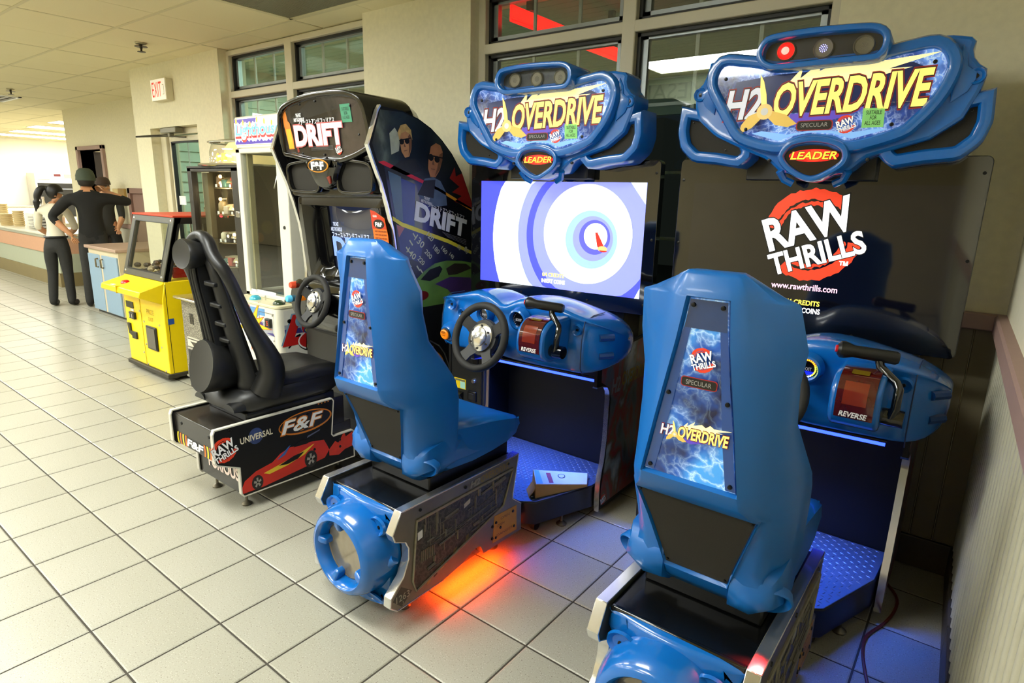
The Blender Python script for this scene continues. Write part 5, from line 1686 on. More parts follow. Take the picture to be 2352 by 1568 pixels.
# cabinet side panels
DP = [(2.078, 1.922), (2.062, 1.90), (1.997, 1.738), (2.03, 1.66), (2.075, 1.56), (2.112, 1.45), (2.145, 1.33), (2.165, 1.20), (2.175, 1.05), (2.17, .95), (2.12, .86), (2.12, .80), (2.40, .70), (2.47, .66), (2.52, .60), (2.553, .52), (2.56, .42), (2.56, .05), (2.80, .05), (2.80, 1.10), (2.79, 1.25), (2.745, 1.477), (2.66, 1.636), (2.58, 1.73), (2.50, 1.798), (2.42, 1.85), (2.33, 1.888), (2.22, 1.915)]
ART_NIGHT = scene_mat('night street art', [(.3, (12, 14, 18)), (.5, (24, 30, 34)), (.62, (44, 54, 50)), (.75, (96, 108, 100))], 5)
for x0, x1 in ((-2.453, -2.435), (-3.272, -3.254)):
    sp = obj('side_panel', G().prism(DP, X3(0), x0, x1), DARKPANEL, D, flat=True)
    a, b = offset(DP, -.002), offset(DP, .006)
    for ks in (range(0, 12), range(12, 18)):
        obj('chrome_edge', G().loft([[(x0 - .003, *a[k]), (x0 - .003, *b[k]), (x1 + .003, *b[k]), (x1 + .003, *a[k])] for k in ks]), CHROME, sp)
    if x0 < -3:
        continue
    S = X3(x1)
    TOPP = [(2.076, 1.905), (2.02, 1.745), (2.05, 1.665), (2.073, 1.652), (2.475, 1.536), (2.76, 1.415), (2.745, 1.470), (2.66, 1.630), (2.58, 1.725), (2.50, 1.792), (2.42, 1.844), (2.33, 1.882), (2.22, 1.908)]
    tp_ = obj('upper_art', G().prism(TOPP, S, 0, .0008), ART_NIGHT, sp, flat=True)
    # two anonymous men in sunglasses
    for hx, hz, rw, rh, hair, lean, nm in ((2.235, 1.765, .046, .070, (170, 140, 84), .16, 1), (2.445, 1.690, .058, .088, None, -.16, 2)):
        def hm(u, v, d, hx=hx, hz=hz, lean=lean):
            return S(hx + u * math.cos(lean) - v * math.sin(lean), hz + u * math.sin(lean) + v * math.cos(lean), d)
        skin = mat('print skin %d' % nm, (168, 120, 78) if nm == 1 else (150, 98, 62), .5, var=.35, scale=18)
        decal('print_coat', [(-.10, -.20), (-.06, -.11), (0, -.09), (.06, -.10), (.11, -.15), (.13, -.22), (0, -.25)] if nm == 2 else [(-.14, -.12), (-.04, -.08), (.05, -.09), (.09, -.15), (-.1, -.17)], hm, mat('print coat %d' % nm, (70, 86, 104) if nm == 2 else (20, 20, 22), .5, var=.5, scale=20), tp_, .0008, .0012)
        if nm == 2:
            decal('print_coat', [(-.10, -.20), (-.06, -.12), (.02, -.10), (.02, -.2)], hm, mat('print coat dark', (18, 18, 20), .5), tp_, .0012, .0014)
        hd = obj('printed_head', G().prism([(-.8 * rw, -.1 * rh), (-.75 * rw, -.6 * rh), (-.35 * rw, -1.05 * rh), (.3 * rw, -1.0 * rh), (.75 * rw, -.5 * rh), (.95 * rw, .1 * rh), (.9 * rw, .6 * rh), (.5 * rw, .95 * rh), (-.1 * rw, 1.0 * rh), (-.7 * rw, .7 * rh)], hm, .0014, .0020), skin, tp_, flat=True)
        decal('print_shade', [(.2 * rw, -.95 * rh), (.72 * rw, -.5 * rh), (.95 * rw, .1 * rh), (.9 * rw, .6 * rh), (.5 * rw, .4 * rh), (.4 * rw, -.4 * rh)], hm, mat('print skin deep %d' % nm, (100, 64, 40), .5, var=.4, scale=20), hd, .0020, .0022)
        for q in (-.55, .25):
            decal('print_glasses', circ(q * rw, .08 * rh, .34 * rw, .20 * rh, 14), hm, DARKPANEL, hd, .0022, .0026)
        decal('print_glasses', [(-.9 * rw, .14 * rh), (.95 * rw, .22 * rh), (.95 * rw, .30 * rh), (-.9 * rw, .22 * rh)], hm, DARKPANEL, hd, .0022, .0025)
        decal('print_mouth', [(-.40 * rw, -.60 * rh), (.1 * rw, -.58 * rh), (.1 * rw, -.53 * rh), (-.4 * rw, -.55 * rh)], hm, MATS['print skin deep %d' % nm], hd, .0022, .0025)
        decal('print_nose', [(-.25 * rw, .0), (-.05 * rw, -.02), (-.02 * rw, -.32 * rh), (-.32 * rw, -.30 * rh)], hm, MATS['print skin deep %d' % nm], hd, .0022, .0024)
        if hair:
            decal('print_hair', [(-.85 * rw, .2 * rh), (-.95 * rw, .75 * rh), (-.4 * rw, 1.2 * rh), (.4 * rw, 1.25 * rh), (1.05 * rw, .8 * rh), (1.05 * rw, .1 * rh), (.85 * rw, .5 * rh), (.2 * rw, .75 * rh), (-.5 * rw, .65 * rh)], hm, mat('print hair', hair, .5, var=.5, scale=60), hd, .0022, .0026)
    decal('print_pale', [(2.13, 1.80), (2.165, 1.83), (2.20, 1.79), (2.19, 1.72), (2.14, 1.70)], S, mat('print pale', (150, 156, 140), .5, var=.4, scale=30), tp_, .0008, .0010)
    decal('red_spray', [(2.56, 1.60), (2.60, 1.66), (2.61, 1.61), (2.66, 1.63), (2.745, 1.47), (2.757, 1.425), (2.60, 1.475), (2.66, 1.505), (2.58, 1.525), (2.64, 1.555)], S, mat('print deep red', (130, 22, 18), .4), tp_, .0008, .0012)
    decal('red_line', [(2.055, 1.660), (2.085, 1.648), (2.475, 1.529), (2.475, 1.545), (2.09, 1.668)], S, mat('print crimson', (186, 20, 44), .4), sp, 0, .0012)
    decal('yellow_line', [(2.475, 1.529), (2.765, 1.412), (2.76, 1.432), (2.475, 1.545)], S, mat('print amber', (196, 130, 30), .4), sp, 0, .0012)
    mid = obj('logo_band', G().prism([(2.09, 1.645), (2.475, 1.529), (2.763, 1.412), (2.785, 1.17), (2.74, 1.192), (2.555, 1.262), (2.205, 1.365), (2.14, 1.40)], S, 0, .0008), mat('band black', (13, 13, 18), .25, coat=.5), sp, flat=True)
    decal('blue_fade', [(2.16, 1.60), (2.30, 1.56), (2.29, 1.345), (2.205, 1.365), (2.16, 1.40)], S, mat('band blue', (26, 44, 120), .25, var=.4, scale=9), mid, .0008, .0012)
    decal('grey_fade', [(2.115, 1.62), (2.20, 1.595), (2.21, 1.37), (2.16, 1.385)], S, mat('band grey blue', (70, 92, 112), .25, var=.2, scale=9), mid, .0012, .0016)
    sl = -.40
    wv = (0, math.cos(-.26), math.sin(-.26))
    uv = (0, math.sin(.16), math.cos(.16))
    txt('DRIFT', mat('print silver', (206, 206, 204), .35), mid, S(2.495, 1.372, .0016), wv, uv, .40, .088, bold=.05)
    txt('THE FAST\nAND THE FURIOUS', mat('print silver 2', (210, 206, 200), .4), mid, S(2.38, 1.478, .0016), wv, uv, .085, .035, bold=.03)
    txt('\u30d5\u30a1\u30fc\u30b9\u30c8\u30a2\u30f3\u30c9\u30d5\u30e5\u30ea\u30a2\u30b9', MATS['print silver 2'], mid, S(2.535, 1.418, .0016), wv, uv, .30, .028, bold=.01)
    for k in range(4):
        decal('fine_line', [(2.50 + .012 * k, 1.306 - .009 * k), (2.70, 1.252 - .009 * k), (2.70, 1.2545 - .009 * k), (2.50 + .012 * k, 1.3085 - .009 * k)], S, mat('fine grey', (96, 94, 100), .5), mid, .0008, .0011)
    decal('lower_line', [(2.14, 1.398), (2.205, 1.365), (2.555, 1.262), (2.76, 1.182), (2.765, 1.162), (2.55, 1.242), (2.20, 1.345), (2.14, 1.378)], S, mat('line yellow', (206, 190, 50), .4, var=.3, scale=4), sp, 0, .0012)
    low = obj('dial_art', G().prism([(2.16, 1.36), (2.20, 1.345), (2.55, 1.242), (2.78, 1.155), (2.80, .90), (2.18, .90), (2.18, 1.08)], S, 0, .0008), scene_mat('dial art dark', [(.3, (18, 20, 40)), (.5, (34, 36, 60)), (.62, (66, 60, 36)), (.75, (110, 104, 40))], 3.2), sp, flat=True)
    decal('dial_panel', [(2.165, 1.355), (2.36, 1.30), (2.33, 1.15), (2.19, 1.19)], S, mat('dial blue', (30, 42, 104), .3, var=.3, scale=7), low, .0008, .0010)
    decal('dial_panel', [(2.165, 1.355), (2.22, 1.338), (2.18, 1.29)], S, mat('dial rose', (150, 84, 88), .3), low, .0010, .0012)
    dial = mat('dial number', (176, 178, 150), .4)
    for s_, y, z, w_, h_ in (('130', 2.325, 1.262, .075, .036), ('140', 2.265, 1.200, .070, .032), ('120', 2.405, 1.285, .055, .03), ('200', 2.390, 1.190, .060, .026), ('180', 2.452, 1.212, .055, .026), ('160', 2.515, 1.205, .052, .024), ('220', 2.335, 1.158, .055, .026), ('140', 2.575, 1.17, .04, .022), ('80', 2.70, 1.195, .04, .03), ('60', 2.64, 1.215, .03, .026), ('15', 2.235, 1.135, .05, .035)):
        txt(s_, dial, low, S(y, z, .0012), (0, math.cos(-.75), math.sin(-.75)), (0, math.sin(.75), math.cos(.75)), w_, h_, bold=.015)
    for k in range(6):
        y, z = 2.225 + k * .025, 1.235 + k * .035 if k < 3 else 1.13 - (k - 3) * .02
        decal('dial_tick', [(y, z), (y + .022, z - .028), (y + .028, z - .023), (y + .006, z + .005)], S, dial, low, .0010, .0013)
    grn = mat('print green', (84, 120, 52), .35, var=.5, scale=9)
    cr = obj('printed_coupe', G().prism([(2.24, 1.00), (2.30, 1.06), (2.36, 1.10), (2.44, 1.135), (2.53, 1.145), (2.66, 1.135), (2.76, 1.115), (2.80, 1.10), (2.80, .90), (2.24, .90)], S, .0008, .0014), grn, low, flat=True)
    decal('print_window', [(2.33, 1.055), (2.40, 1.105), (2.48, 1.12), (2.50, 1.10), (2.47, 1.06), (2.40, 1.04)], S, DARKPANEL, cr, .0014, .0018)
    decal('print_window', [(2.53, 1.10), (2.60, 1.125), (2.70, 1.115), (2.75, 1.085), (2.62, 1.06), (2.55, 1.06)], S, mat('print brown dark', (44, 38, 32), .3), cr, .0014, .0018)
    decal('print_flare', [(2.44, 1.02), (2.56, 1.05), (2.74, 1.03), (2.76, .95), (2.60, .93), (2.54, .98)], S, mat('print violet', (58, 36, 88), .4, var=.5, scale=14), cr, .0014, .0018)
    decal('print_taillight', circ(2.33, .965, .06, .028, 20, 0, 360), S, mat('print dark red', (92, 14, 14), .3), cr, .0014, .0018)
    # orange ring and ticks on the low front art
    lf = obj('ring_art', G().prism([(2.25, .78), (2.40, .69), (2.47, .65), (2.515, .59), (2.545, .52), (2.55, .42), (2.25, .42)], S, 0, .0008), mat('ring art black', (26, 20, 14), .3), sp, flat=True)
    decal('orange_ring', circ(2.40, .52, .115, .115, 20, -30, 75) + circ(2.40, .52, .090, .090, 20, 75, -30), S, mat('ring orange', (190, 118, 30), .35), lf, .0008, .0012)
    for k in range(6):
        decal('tick', [(2.31 + k * .022, .725 - k * .012), (2.315 + k * .022, .725 - k * .012), (2.305 + k * .022, .69 - k * .012), (2.30 + k * .022, .69 - k * .012)], S, mat('tick gold', (170, 160, 90), .4), lf, .0008, .0012)
obj('cabinet_back', G().prism([(2.14, .06), (2.79, .06), (2.79, 1.20), (2.73, 1.46), (2.64, 1.62), (2.40, 1.84), (2.24, 1.90), (2.10, 1.90), (2.10, 1.75), (2.26, 1.70), (2.36, 1.40), (2.36, .95), (2.14, .88)], X3(0), -3.25, -2.457), BLACK, D, flat=True)
# marquee hood: rounded shell in front of the side panels
HOOD = [(-.415, 1.712), (-.418, 1.80), (-.412, 1.875), (-.39, 1.925), (-.34, 1.955), (-.25, 1.975), (-.12, 1.99), (0, 1.995), (.12, 1.993), (.22, 1.982), (.28, 1.965), (.318, 1.93), (.335, 1.87), (.345, 1.79), (.345, 1.735), (.25, 1.695), (.16, 1.672), (.10, 1.664), (-.10, 1.664), (-.18, 1.672), (-.29, 1.69), (-.36, 1.70)]
MX = DX - .0
HOOD = [(u + .035, v) for u, v in HOOD]


def MD(u, v, d):
    return (MX + u, 2.02 + d + .10 * u * u - (v - 1.80) * .12, v)


g = G()
ring_shell(g, offset(resample(HOOD, 80), -.020), MD, .030, -.016, .012, .30, 80)
hp = resample(HOOD, 80)
g.loft([[MD(u * k, 1.84 + (v - 1.84) * k, d) for u, v in offset(hp, .009)] for k, d in ((1, .03), (1, .15), (.96, .30), (.85, .40), (.6, .46))])
hd = obj('marquee_hood', g, BLACK_GLOSS, D)
PAN = offset(resample(HOOD, 80), -.018)
pn = obj('marquee_panel', G().prism(PAN, MD, .006, .011), scene_mat('marquee reflection streaks', [(.3, (28, 26, 24)), (.5, (56, 50, 46)), (.62, (70, 60, 56)), (.75, (104, 98, 92))], 4, .1), hd, flat=True)  # grey streaks are reflections painted into the glossy panel's colour


def MT(u, v, d=0):
    return MD(u, v, .006 + d)


txt('DRIFT', mat('print pink edge', (196, 90, 90), .4), pn, MT(-.030, 1.800), (1, 0, 0), (0, -.12, 1), .405, .098, bold=.075, lift=.002)
txt('DRIFT', mat('marquee white', (242, 242, 240), .4, emit=.25), pn, MT(-.030, 1.800), (1, 0, 0), (0, -.12, 1), .40, .094, bold=.05, lift=.003)
txt('THE FAST\nAND THE FURIOUS', MATS['marquee white'], pn, MT(-.185, 1.892), (1, 0, 0), (0, -.12, 1), .095, .040, bold=.03, lift=.002)
txt('\u30d5\u30a1\u30fc\u30b9\u30c8\u30a2\u30f3\u30c9\u30d5\u30e5\u30ea\u30a2\u30b9', MATS['marquee white'], pn, MT(-.035, 1.866), (1, 0, 0), (0, -.12, 1), .315, .026, bold=.02, lift=.002)
for k in range(4):
    decal('fine_line', [(-.11, 1.742 - .006 * k), (.08, 1.742 - .006 * k), (.08, 1.744 - .006 * k), (-.11, 1.744 - .006 * k)], MT, MATS['fine grey'], pn, -.0003, -.001)
org = mat('print figure orange', (206, 120, 40), .4, var=.4, scale=30, emit=.15)
decal('print_figure', [(-.345, 1.93), (-.31, 1.935), (-.30, 1.88), (-.285, 1.87), (-.27, 1.79), (-.272, 1.735), (-.325, 1.735), (-.335, 1.80), (-.345, 1.86)], MT, org, pn, -.0003, -.001)
decal('print_figure', [(-.33, 1.84), (-.285, 1.84), (-.275, 1.74), (-.325, 1.738)], MT, mat('print figure yellow', (226, 170, 40), .4, emit=.25, var=.3, scale=30), pn, -.001, -.0016)
decal('print_streak', [(-.25, 1.80), (-.235, 1.80), (-.225, 1.72), (-.245, 1.715)], MT, mat('print streak red', (150, 50, 36), .4), pn, -.0003, -.001)
stk = obj('age_sticker', G().prism([(.175, 1.935), (.25, 1.935), (.255, 1.850), (.18, 1.85)], MT, -.0005, -.0018), mat('teal sticker', (64, 140, 106), .5), pn, flat=True)
txt('SUITABLE\nFOR\nALL AGES', mat('sticker ink', (34, 70, 56), .5), stk, MT(.215, 1.893, -.0018), (1, 0, 0), (0, -.12, 1), .055, .055)
raw_logo(pn, MT(.125, 1.724, -.001), (1, 0, 0), (0, -.12, 1), .05, .05)
for u, v in ((-.16, 1.955), (-.02, 1.962), (.25, 1.925), (.0, 1.70), (-.20, 1.71), (.29, 1.79)):
    obj('screw', G().lathe([(0, -.004), (.005, -.003), (.006, .001)], MT(u, v, 0), (0, 1, 0), 8), SCREW, pn)
# lower hood with badge and speaker recesses
LH = [(-.34, 1.68), (-.16, 1.668), (.16, 1.668), (.35, 1.715), (.40, 1.70), (.405, 1.62), (.40, 1.49), (-.39, 1.475), (-.41, 1.60), (-.405, 1.72)]


def LM(u, v, d):
    return (DX + u, 2.055 + d - (v - 1.58) * .10, v)


lh = obj('lower_hood', G().loft([[LM(u, v, d) for u, v in offset(resample(LH, 60, True, False), k)] for k, d in ((-.05, .03), (-.01, .022), (0, .035), (0, .25))]), BLACK_GLOSS, D)
for sg in (1, -1):
    SPK = [(sg * .085, 1.645), (sg * .13, 1.662), (sg * .25, 1.655), (sg * .34, 1.64), (sg * .355, 1.60), (sg * .345, 1.535), (sg * .30, 1.520), (sg * .12, 1.520), (sg * .09, 1.56)]
    g = G()
    ring_shell(g, SPK, LM, .018, -.012, .02, .03, 48)
    rg = obj('speaker_recess', g, BLACK_GLOSS, lh)
    obj('speaker_cloth', G().prism(resample(SPK, 48), LM, .016, .02), GRILLE_CLOTH, rg, flat=True)
obj('centre_boss', G().loft([[LM(u, v, d) for u, v in offset(resample([(-.15, 1.675), (.13, 1.68), (.10, 1.60), (.05, 1.53), (-.06, 1.53), (-.12, 1.60)], 40), k)] for k, d in ((-.05, -.035), (-.012, -.028), (0, -.01), (.004, .03))]), BLACK_GLOSS, lh)
decal('red_reflector', [(.035, 1.585), (.062, 1.592), (.064, 1.555), (.055, 1.55)], LM, mat('dull red', (120, 40, 30), .3), lh, -.030, -.037)
bd = obj('badge', G().prism(circ(-.025, 1.643, .088, .035, 36), LM, -.0345, -.040), mat('badge amber', (214, 140, 36), .4, emit=.15), lh, bevel=.002)
decal('badge_field', circ(-.025, 1.643, .080, .029, 36), LM, BLACK, bd, -.040, -.0412)
txt('F&F', WHITE, bd, LM(-.025, 1.643, -.0412), (1, 0, 0), (0, -.1, 1), .105, .036, bold=.06, shear=.05)
# screen surround and picture tube
BZ = [(-.39, 1.475), (.395, 1.49), (.385, 1.30), (.36, 1.00), (-.34, 1.00), (-.37, 1.25)]


def ZM(u, v, d):
    return (DX + u, 2.16 + d + (1.47 - v) * .10, v)


TUBE = rrect(-.225, .225, 1.065, 1.452, .02)
g = G()
ob_, ib_ = resample([(-.40, 1.485), (.395, 1.485), (.395, .97), (-.40, .97)], 60, True, False), resample(TUBE, 60, True, False)
ob_ = resample(rrect(-.40, .395, .97, 1.485, .01), 60, True, False)
g.loft([[ZM(u, v, d) for u, v in P] for P, d in ((ob_, .12), (ob_, -.04), (offset(ob_, -.05), -.05), (offset(ib_, .05), -.01), (offset(ib_, .015), .02), (ib_, .035), (ib_, .06))], caps=False)
sb2 = obj('screen_surround', g, BLACK_GLOSS, D)
m, nt, b = nodes_mat('tube glass')
b.inputs['Base Color'].default_value = L4((36, 42, 52))
b.inputs['Roughness'].default_value = .06
b.inputs['Coat Weight'].default_value = 1
b.inputs['Emission Color'].default_value = L4((92, 104, 150))
b.inputs['Emission Strength'].default_value = .16
g = G()
lo = []
for j in range(9):
    v = 1.065 + .387 * j / 8
    lo.append([ZM(-.225 + .45 * i / 10, v, .05 - .03 * (1 - ((i - 5) / 5) ** 2) * (1 - ((j - 4) / 4) ** 2) ** .6) for i in range(11)])
g.loft(lo, ring=False, caps=False)
tb_ = obj('picture_tube', g, m, sb2)
tw = mat('tube lettering', (110, 140, 220), .3, emit=.75, ergb=(120, 150, 235))
txt('DRIFT', tw, tb_, ZM(.03, 1.205, .012), (1, 0, 0), (0, -.1, 1), .40, .10, bold=.05)
txt('\u30d5\u30a1\u30fc\u30b9\u30c8\u30a2\u30f3\u30c9\u30d5\u30e5\u30ea\u30a2\u30b9', mat('tube lettering pale', (180, 190, 220), .3, emit=.7, ergb=(180, 190, 225)), tb_, ZM(-.01, 1.272, .012), (1, 0, 0), (0, -.1, 1), .33, .030, bold=.02)
txt('THE FAST\nAND THE FURIOUS', MATS['tube lettering pale'], tb_, ZM(-.13, 1.318, .012), (1, 0, 0), (0, -.1, 1), .10, .05, bold=.02)
# instruction card on the right of the tube
IC = [(.265, 1.425), (.30, 1.418), (.37, 1.385), (.385, 1.30), (.388, 1.10), (.285, 1.10), (.275, 1.25)]
ic = obj('instruction_card', G().prism(IC, lambda u, v, d: ZM(u, v, -.052 + d), -.002, 0), mat('card orange', (226, 110, 26), .4, emit=.12), sb2, flat=True)
IM = lambda u, v, d: ZM(u, v, -.0545 + d)
decal('card_band', [(.282, 1.26), (.387, 1.26), (.388, 1.16), (.285, 1.16)], IM, mat('card yellow', (238, 206, 30), .4, emit=.15), ic, 0, -.001)
decal('card_band', [(.268, 1.425), (.30, 1.418), (.365, 1.385), (.38, 1.33), (.27, 1.33)], IM, mat('card red', (196, 54, 24), .4, emit=.1), ic, 0, -.001)
decal('card_oval', circ(.325, 1.355, .042, .024, 24), IM, mat('card black', (24, 18, 14), .4), ic, -.001, -.002)
txt('F&F', WHITE, ic, IM(.325, 1.353, -.002), (1, 0, 0), (0, -.1, 1), .05, .02, bold=.04)
txt('CLUB', WHITE, ic, IM(.30, 1.395, -.001), (1, 0, 0), (0, -.1, 1), .03, .01, bold=.03)
for k, z in enumerate((1.318, 1.300, 1.282, 1.145, 1.128, 1.112)):
    txt('INSERT COINS AND DRIVE', mat('card ink', (70, 20, 10), .4), ic, IM(.334, z, -.001), (1, 0, 0), (0, -.1, 1), .09, .008, bold=.02)
decal('card_star', [(.335 + .04 * (1 if k % 2 else .7) * math.cos(k * math.pi / 8), 1.21 + .028 * (1 if k % 2 else .7) * math.sin(k * math.pi / 8)) for k in range(16)], IM, MATS['card orange'], ic, -.001, -.002)
txt('WIN\nRACES', mat('card deep red', (150, 26, 14), .4), ic, IM(.335, 1.21, -.002), (1, 0, 0), (0, -.1, 1), .045, .028, bold=.04)
# dashboard and wheel
dsh = obj('dashboard', G().loft([[(DX + x, y, z) for y, z in ((2.36, .70), (y0 + .10, .70), (y0 + .02, .76), (y0, .86), (y0 + .02, .96), (y0 + .08, 1.01), (2.20, 1.025), (2.36, 1.02))] for x, y0 in ((-.405, 2.16), (-.39, 2.08), (-.34, 2.02), (-.2, 2.0), (0, 1.995), (.2, 2.0), (.34, 2.02), (.39, 2.08), (.402, 2.16))]), BLACK_GLOSS, D, angle=50)
ear = obj('dash_ear', G().lathe([(0, -.02), (.10, -.02), (.12, 0), (.10, .03), (0, .03)], (DX - .26, 2.02, .90), (0, 1, 0), 24, .75, 1.0), BLACK_GLOSS, dsh)
for x, z, c, nm in ((-.335, .90, (90, 190, 230), 'blue'), (-.20, .925, (240, 130, 20), 'orange'), (-.29, .985, (196, 70, 40), 'red')):
    obj('button', G().lathe([(0, -.03), (.016, -.028), (.020, -.02), (.020, .02)], (DX + x, 2.0, z), (0, 1, 0), 14), mat('button ' + nm, c, .3, emit=.3), dsh)
obj('shifter_knob', G().ball((DX + .21, 1.96, 1.0), .022).tube([(DX + .21, 1.97, .99), (DX + .2, 2.03, .94)], .008, 8), CHROME, dsh)
steering_wheel(D, Vector((DX - .02, 1.93, .930)), Vector((-.02, -1, .30)).normalized(), .150, (25, 155, 245, 300), .016)
obj('knee_board', G().box(-3.25, -2.46, 2.30, 2.34, .06, .74), DARKPANEL, D, flat=True)
# ---------------------------------------------------------------- white crane game
WB = mat('white machine paint', (232, 228, 208), .3, var=.03, coat=.2)
LX0, LX1 = -3.925, -3.362
Lh = thing('crane_game', 'white crane game with a lit sign reading Lighthouse and LOTS OF PRIZES on its side', 'arcade machine', (-3.64, 2.4, 0))
b0 = rrect(LX0, LX1, 2.02, 2.80, .035, 6)
base = obj('base', G().prism(b0, lambda u, v, d: (u, v, d), .05, .805), WB, Lh)
obj('toe_kick', G().box(LX0 + .03, LX1 - .03, 2.06, 2.78, 0, .06), BLACK, Lh, flat=True)
obj('control_deck', G().prism(offset(b0, .004), lambda u, v, d: (u, v, d), .803, .822), mat('deck yellow white', (222, 214, 176), .3, var=.12, scale=9), Lh, bevel=.004)
for x, z, c, nm in ((-3.70, .822, (60, 170, 196), 'turquoise'), (-3.43, .822, (40, 60, 34), 'dark green')):
    obj('joystick_button', G().lathe([(0, .028), (.02, .025), (.034, .012), (.036, 0), (.036, -.004)], (x, 2.075, z), (0, 0, 1), 20), mat('button ' + nm, c, .25, coat=.4), Lh)
for x in (-3.62, -3.40):
    obj('peg', G().lathe([(0, .03), (.005, .028), (.004, .0), (0, 0)], (x, 2.10, .822), (0, 0, 1), 8), CHROME, Lh)
FR = lambda u, v, d: (u, 2.019 + d, v)
art = obj('front_art', G().prism([(-3.88, .06), (-3.41, .06), (-3.41, .79), (-3.88, .79)], FR, -.0006, 0), mat('front art white', (226, 224, 212), .35), base, flat=True)
decal('art_sky', [(-3.88, .785), (-3.50, .790), (-3.50, .745), (-3.57, .745), (-3.60, .72), (-3.88, .72)], FR, mat('art blue', (92, 150, 204), .4, var=.2, scale=9), art, -.0006, -.0012)
decal('art_band', [(-3.88, .735), (-3.53, .70), (-3.53, .655), (-3.88, .66)], FR, mat('art purple', (60, 50, 124), .4), art, -.0012, -.0016)
decal('art_band', [(-3.60, .72), (-3.42, .69), (-3.42, .63), (-3.60, .61)], FR, mat('art grey', (160, 162, 172), .4), art, -.0012, -.0015)
st_ = []
for k in range(22):
    a = 2 * math.pi * k / 22
    r = (.20 if k % 4 == 0 else .15) if k % 2 == 0 else .075
    st_.append((-3.655 + r * 1.05 * math.cos(a), .668 + r * .8 * math.sin(a)))
decal('art_burst', [(-3.655 + (u + 3.655) * 1.1, .668 + (v - .668) * 1.12) for u, v in st_], FR, mat('art red orange', (216, 70, 30), .4), art, -.0016, -.0020)
decal('art_burst', st_, FR, mat('art yellow', (244, 208, 20), .4, emit=.05), art, -.0020, -.0025)
decal('art_dome', circ(-3.72, .695, .032, .03, 16, 0, 180), FR, MATS['art red orange'], art, -.0025, -.003)
decal('art_tower', [(-3.75, .69), (-3.70, .69), (-3.69, .55), (-3.76, .55)], FR, WHITE, art, -.0025, -.0028)
decal('art_dart', [(-3.42, .648), (-3.40, .628), (-3.50, .64)], FR, MATS['art purple'], art, -.0016, -.002)
for x0, x1, z0, z1 in ((-3.567, -3.565, .58, .77), (-3.567, -3.40, .768, .770)):
    obj('door_seam', G().box(x0, x1, 2.016, 2.019, z0, z1), mat('seam brown', (110, 96, 66), .5), base, flat=True)
cm = obj('coin_mech', G().box(-3.482, -3.424, 2.0, 2.022, .682, .738), BLACK, Lh, bevel=.004)
txt('25', mat('coin red', (230, 80, 30), .4, emit=.5), cm, (-3.453, 2.0, .71), (1, 0, 0), UP, .022, .03)
obj('bill_slot', G().box(-3.49, -3.422, 2.006, 2.022, .525, .58), BLACK, Lh, bevel=.004)
ws = obj('warning_sticker', G().box(-3.575, -3.505, 2.012, 2.02, .575, .625), mat('sticker lemon', (226, 206, 40), .5), base, flat=True)
obj('sticker_panel', G().box(-3.565, -3.535, 2.0105, 2.0125, .58, .615), mat('sticker pale', (206, 214, 190), .5), ws, flat=True)
for z in (.76, .60, .57):
    obj('bolt', G().lathe([(0, -.005), (.006, -.004), (.007, .002)], (-3.415, 2.018, z), (0, 1, 0), 8), CHROME, base)
SD = lambda u, v, d: (LX1 + .001 + d, u, v)
sa = obj('side_art', G().prism([(2.06, .06), (2.78, .06), (2.78, .79), (2.06, .79)], SD, 0, .0006), mat('side art white', (222, 220, 208), .35), base, flat=True)
decal('art_band', [(2.06, .672), (2.78, .655), (2.78, .622), (2.06, .640)], SD, MATS['art purple'], sa, .0006, .0009)
decal('art_band', [(2.06, .70), (2.78, .685), (2.78, .655), (2.06, .672)], SD, MATS['art grey'], sa, .0006, .0008)
decal('art_band', [(2.08, .600), (2.78, .57), (2.78, .55), (2.08, .583)], SD, MATS['art red orange'], sa, .0006, .0009)
for dy, dz, c, l in ((-.008, .008, mat('art pale blue', (120, 160, 186), .4), .0012), (0, 0, mat('art crimson', (192, 34, 32), .4), .0018)):
    txt('L', c, sa, SD(2.128 + dy, .662 + dz, 0), (0, 1, 0), UP, .13, .165, bold=.06, shear=.35, lift=l)
    txt('OTS', c, sa, SD(2.28 + dy, .69 + dz, 0), (0, 1, 0), UP, .19, .11, bold=.05, shear=.3, lift=l)
decal('art_glint', circ(2.155, .712, .018, .030, 14), SD, MATS['art pale blue'], sa, .0020, .0026)
decal('art_shadow', [(2.075, .553), (2.085, .549), (2.175, .622), (2.165, .632), (2.14, .625)], SD, BLACK, sa, .0006, .0012)
decal('art_shadow', circ(2.10, .722, .018, .014, 14), SD, BLACK, sa, .0006, .0012)
decal('art_oval', circ(2.335, .572, .185, .078, 36), SD, BLACK, sa, .0012, .0016)
decal('art_oval', circ(2.33, .582, .182, .078, 36), SD, WHITE, sa, .0016, .0020)
decal('art_oval', circ(2.33, .583, .172, .070, 36), SD, MATS['art crimson'], sa, .0020, .0024)
txt('PRIZES', BLACK, sa, SD(2.345, .574, .0024), (0, 1, 0), UP, .275, .088, bold=.06, shear=.12)
txt('PRIZES', mat('art straw', (222, 206, 60), .4), sa, SD(2.345, .577, .0028), (0, 1, 0), UP, .27, .082, bold=.02, shear=.12)
decal('of_badge', circ(2.245, .648, .052, .027, 24), SD, mat('art navy', (32, 66, 140), .4), sa, .0028, .0032)
decal('of_badge', circ(2.245, .649, .042, .021, 24), SD, MATS['art straw'], sa, .0032, .0036)
decal('of_badge', circ(2.245, .649, .030, .015, 24), SD, MATS['art navy'], sa, .0036, .0040)
decal('of_badge', circ(2.245, .649, .022, .011, 24), SD, MATS['art straw'], sa, .0040, .0044)
txt('OF', BLACK, sa, SD(2.245, .649, .0044), (0, 1, 0), UP, .03, .016, bold=.05)
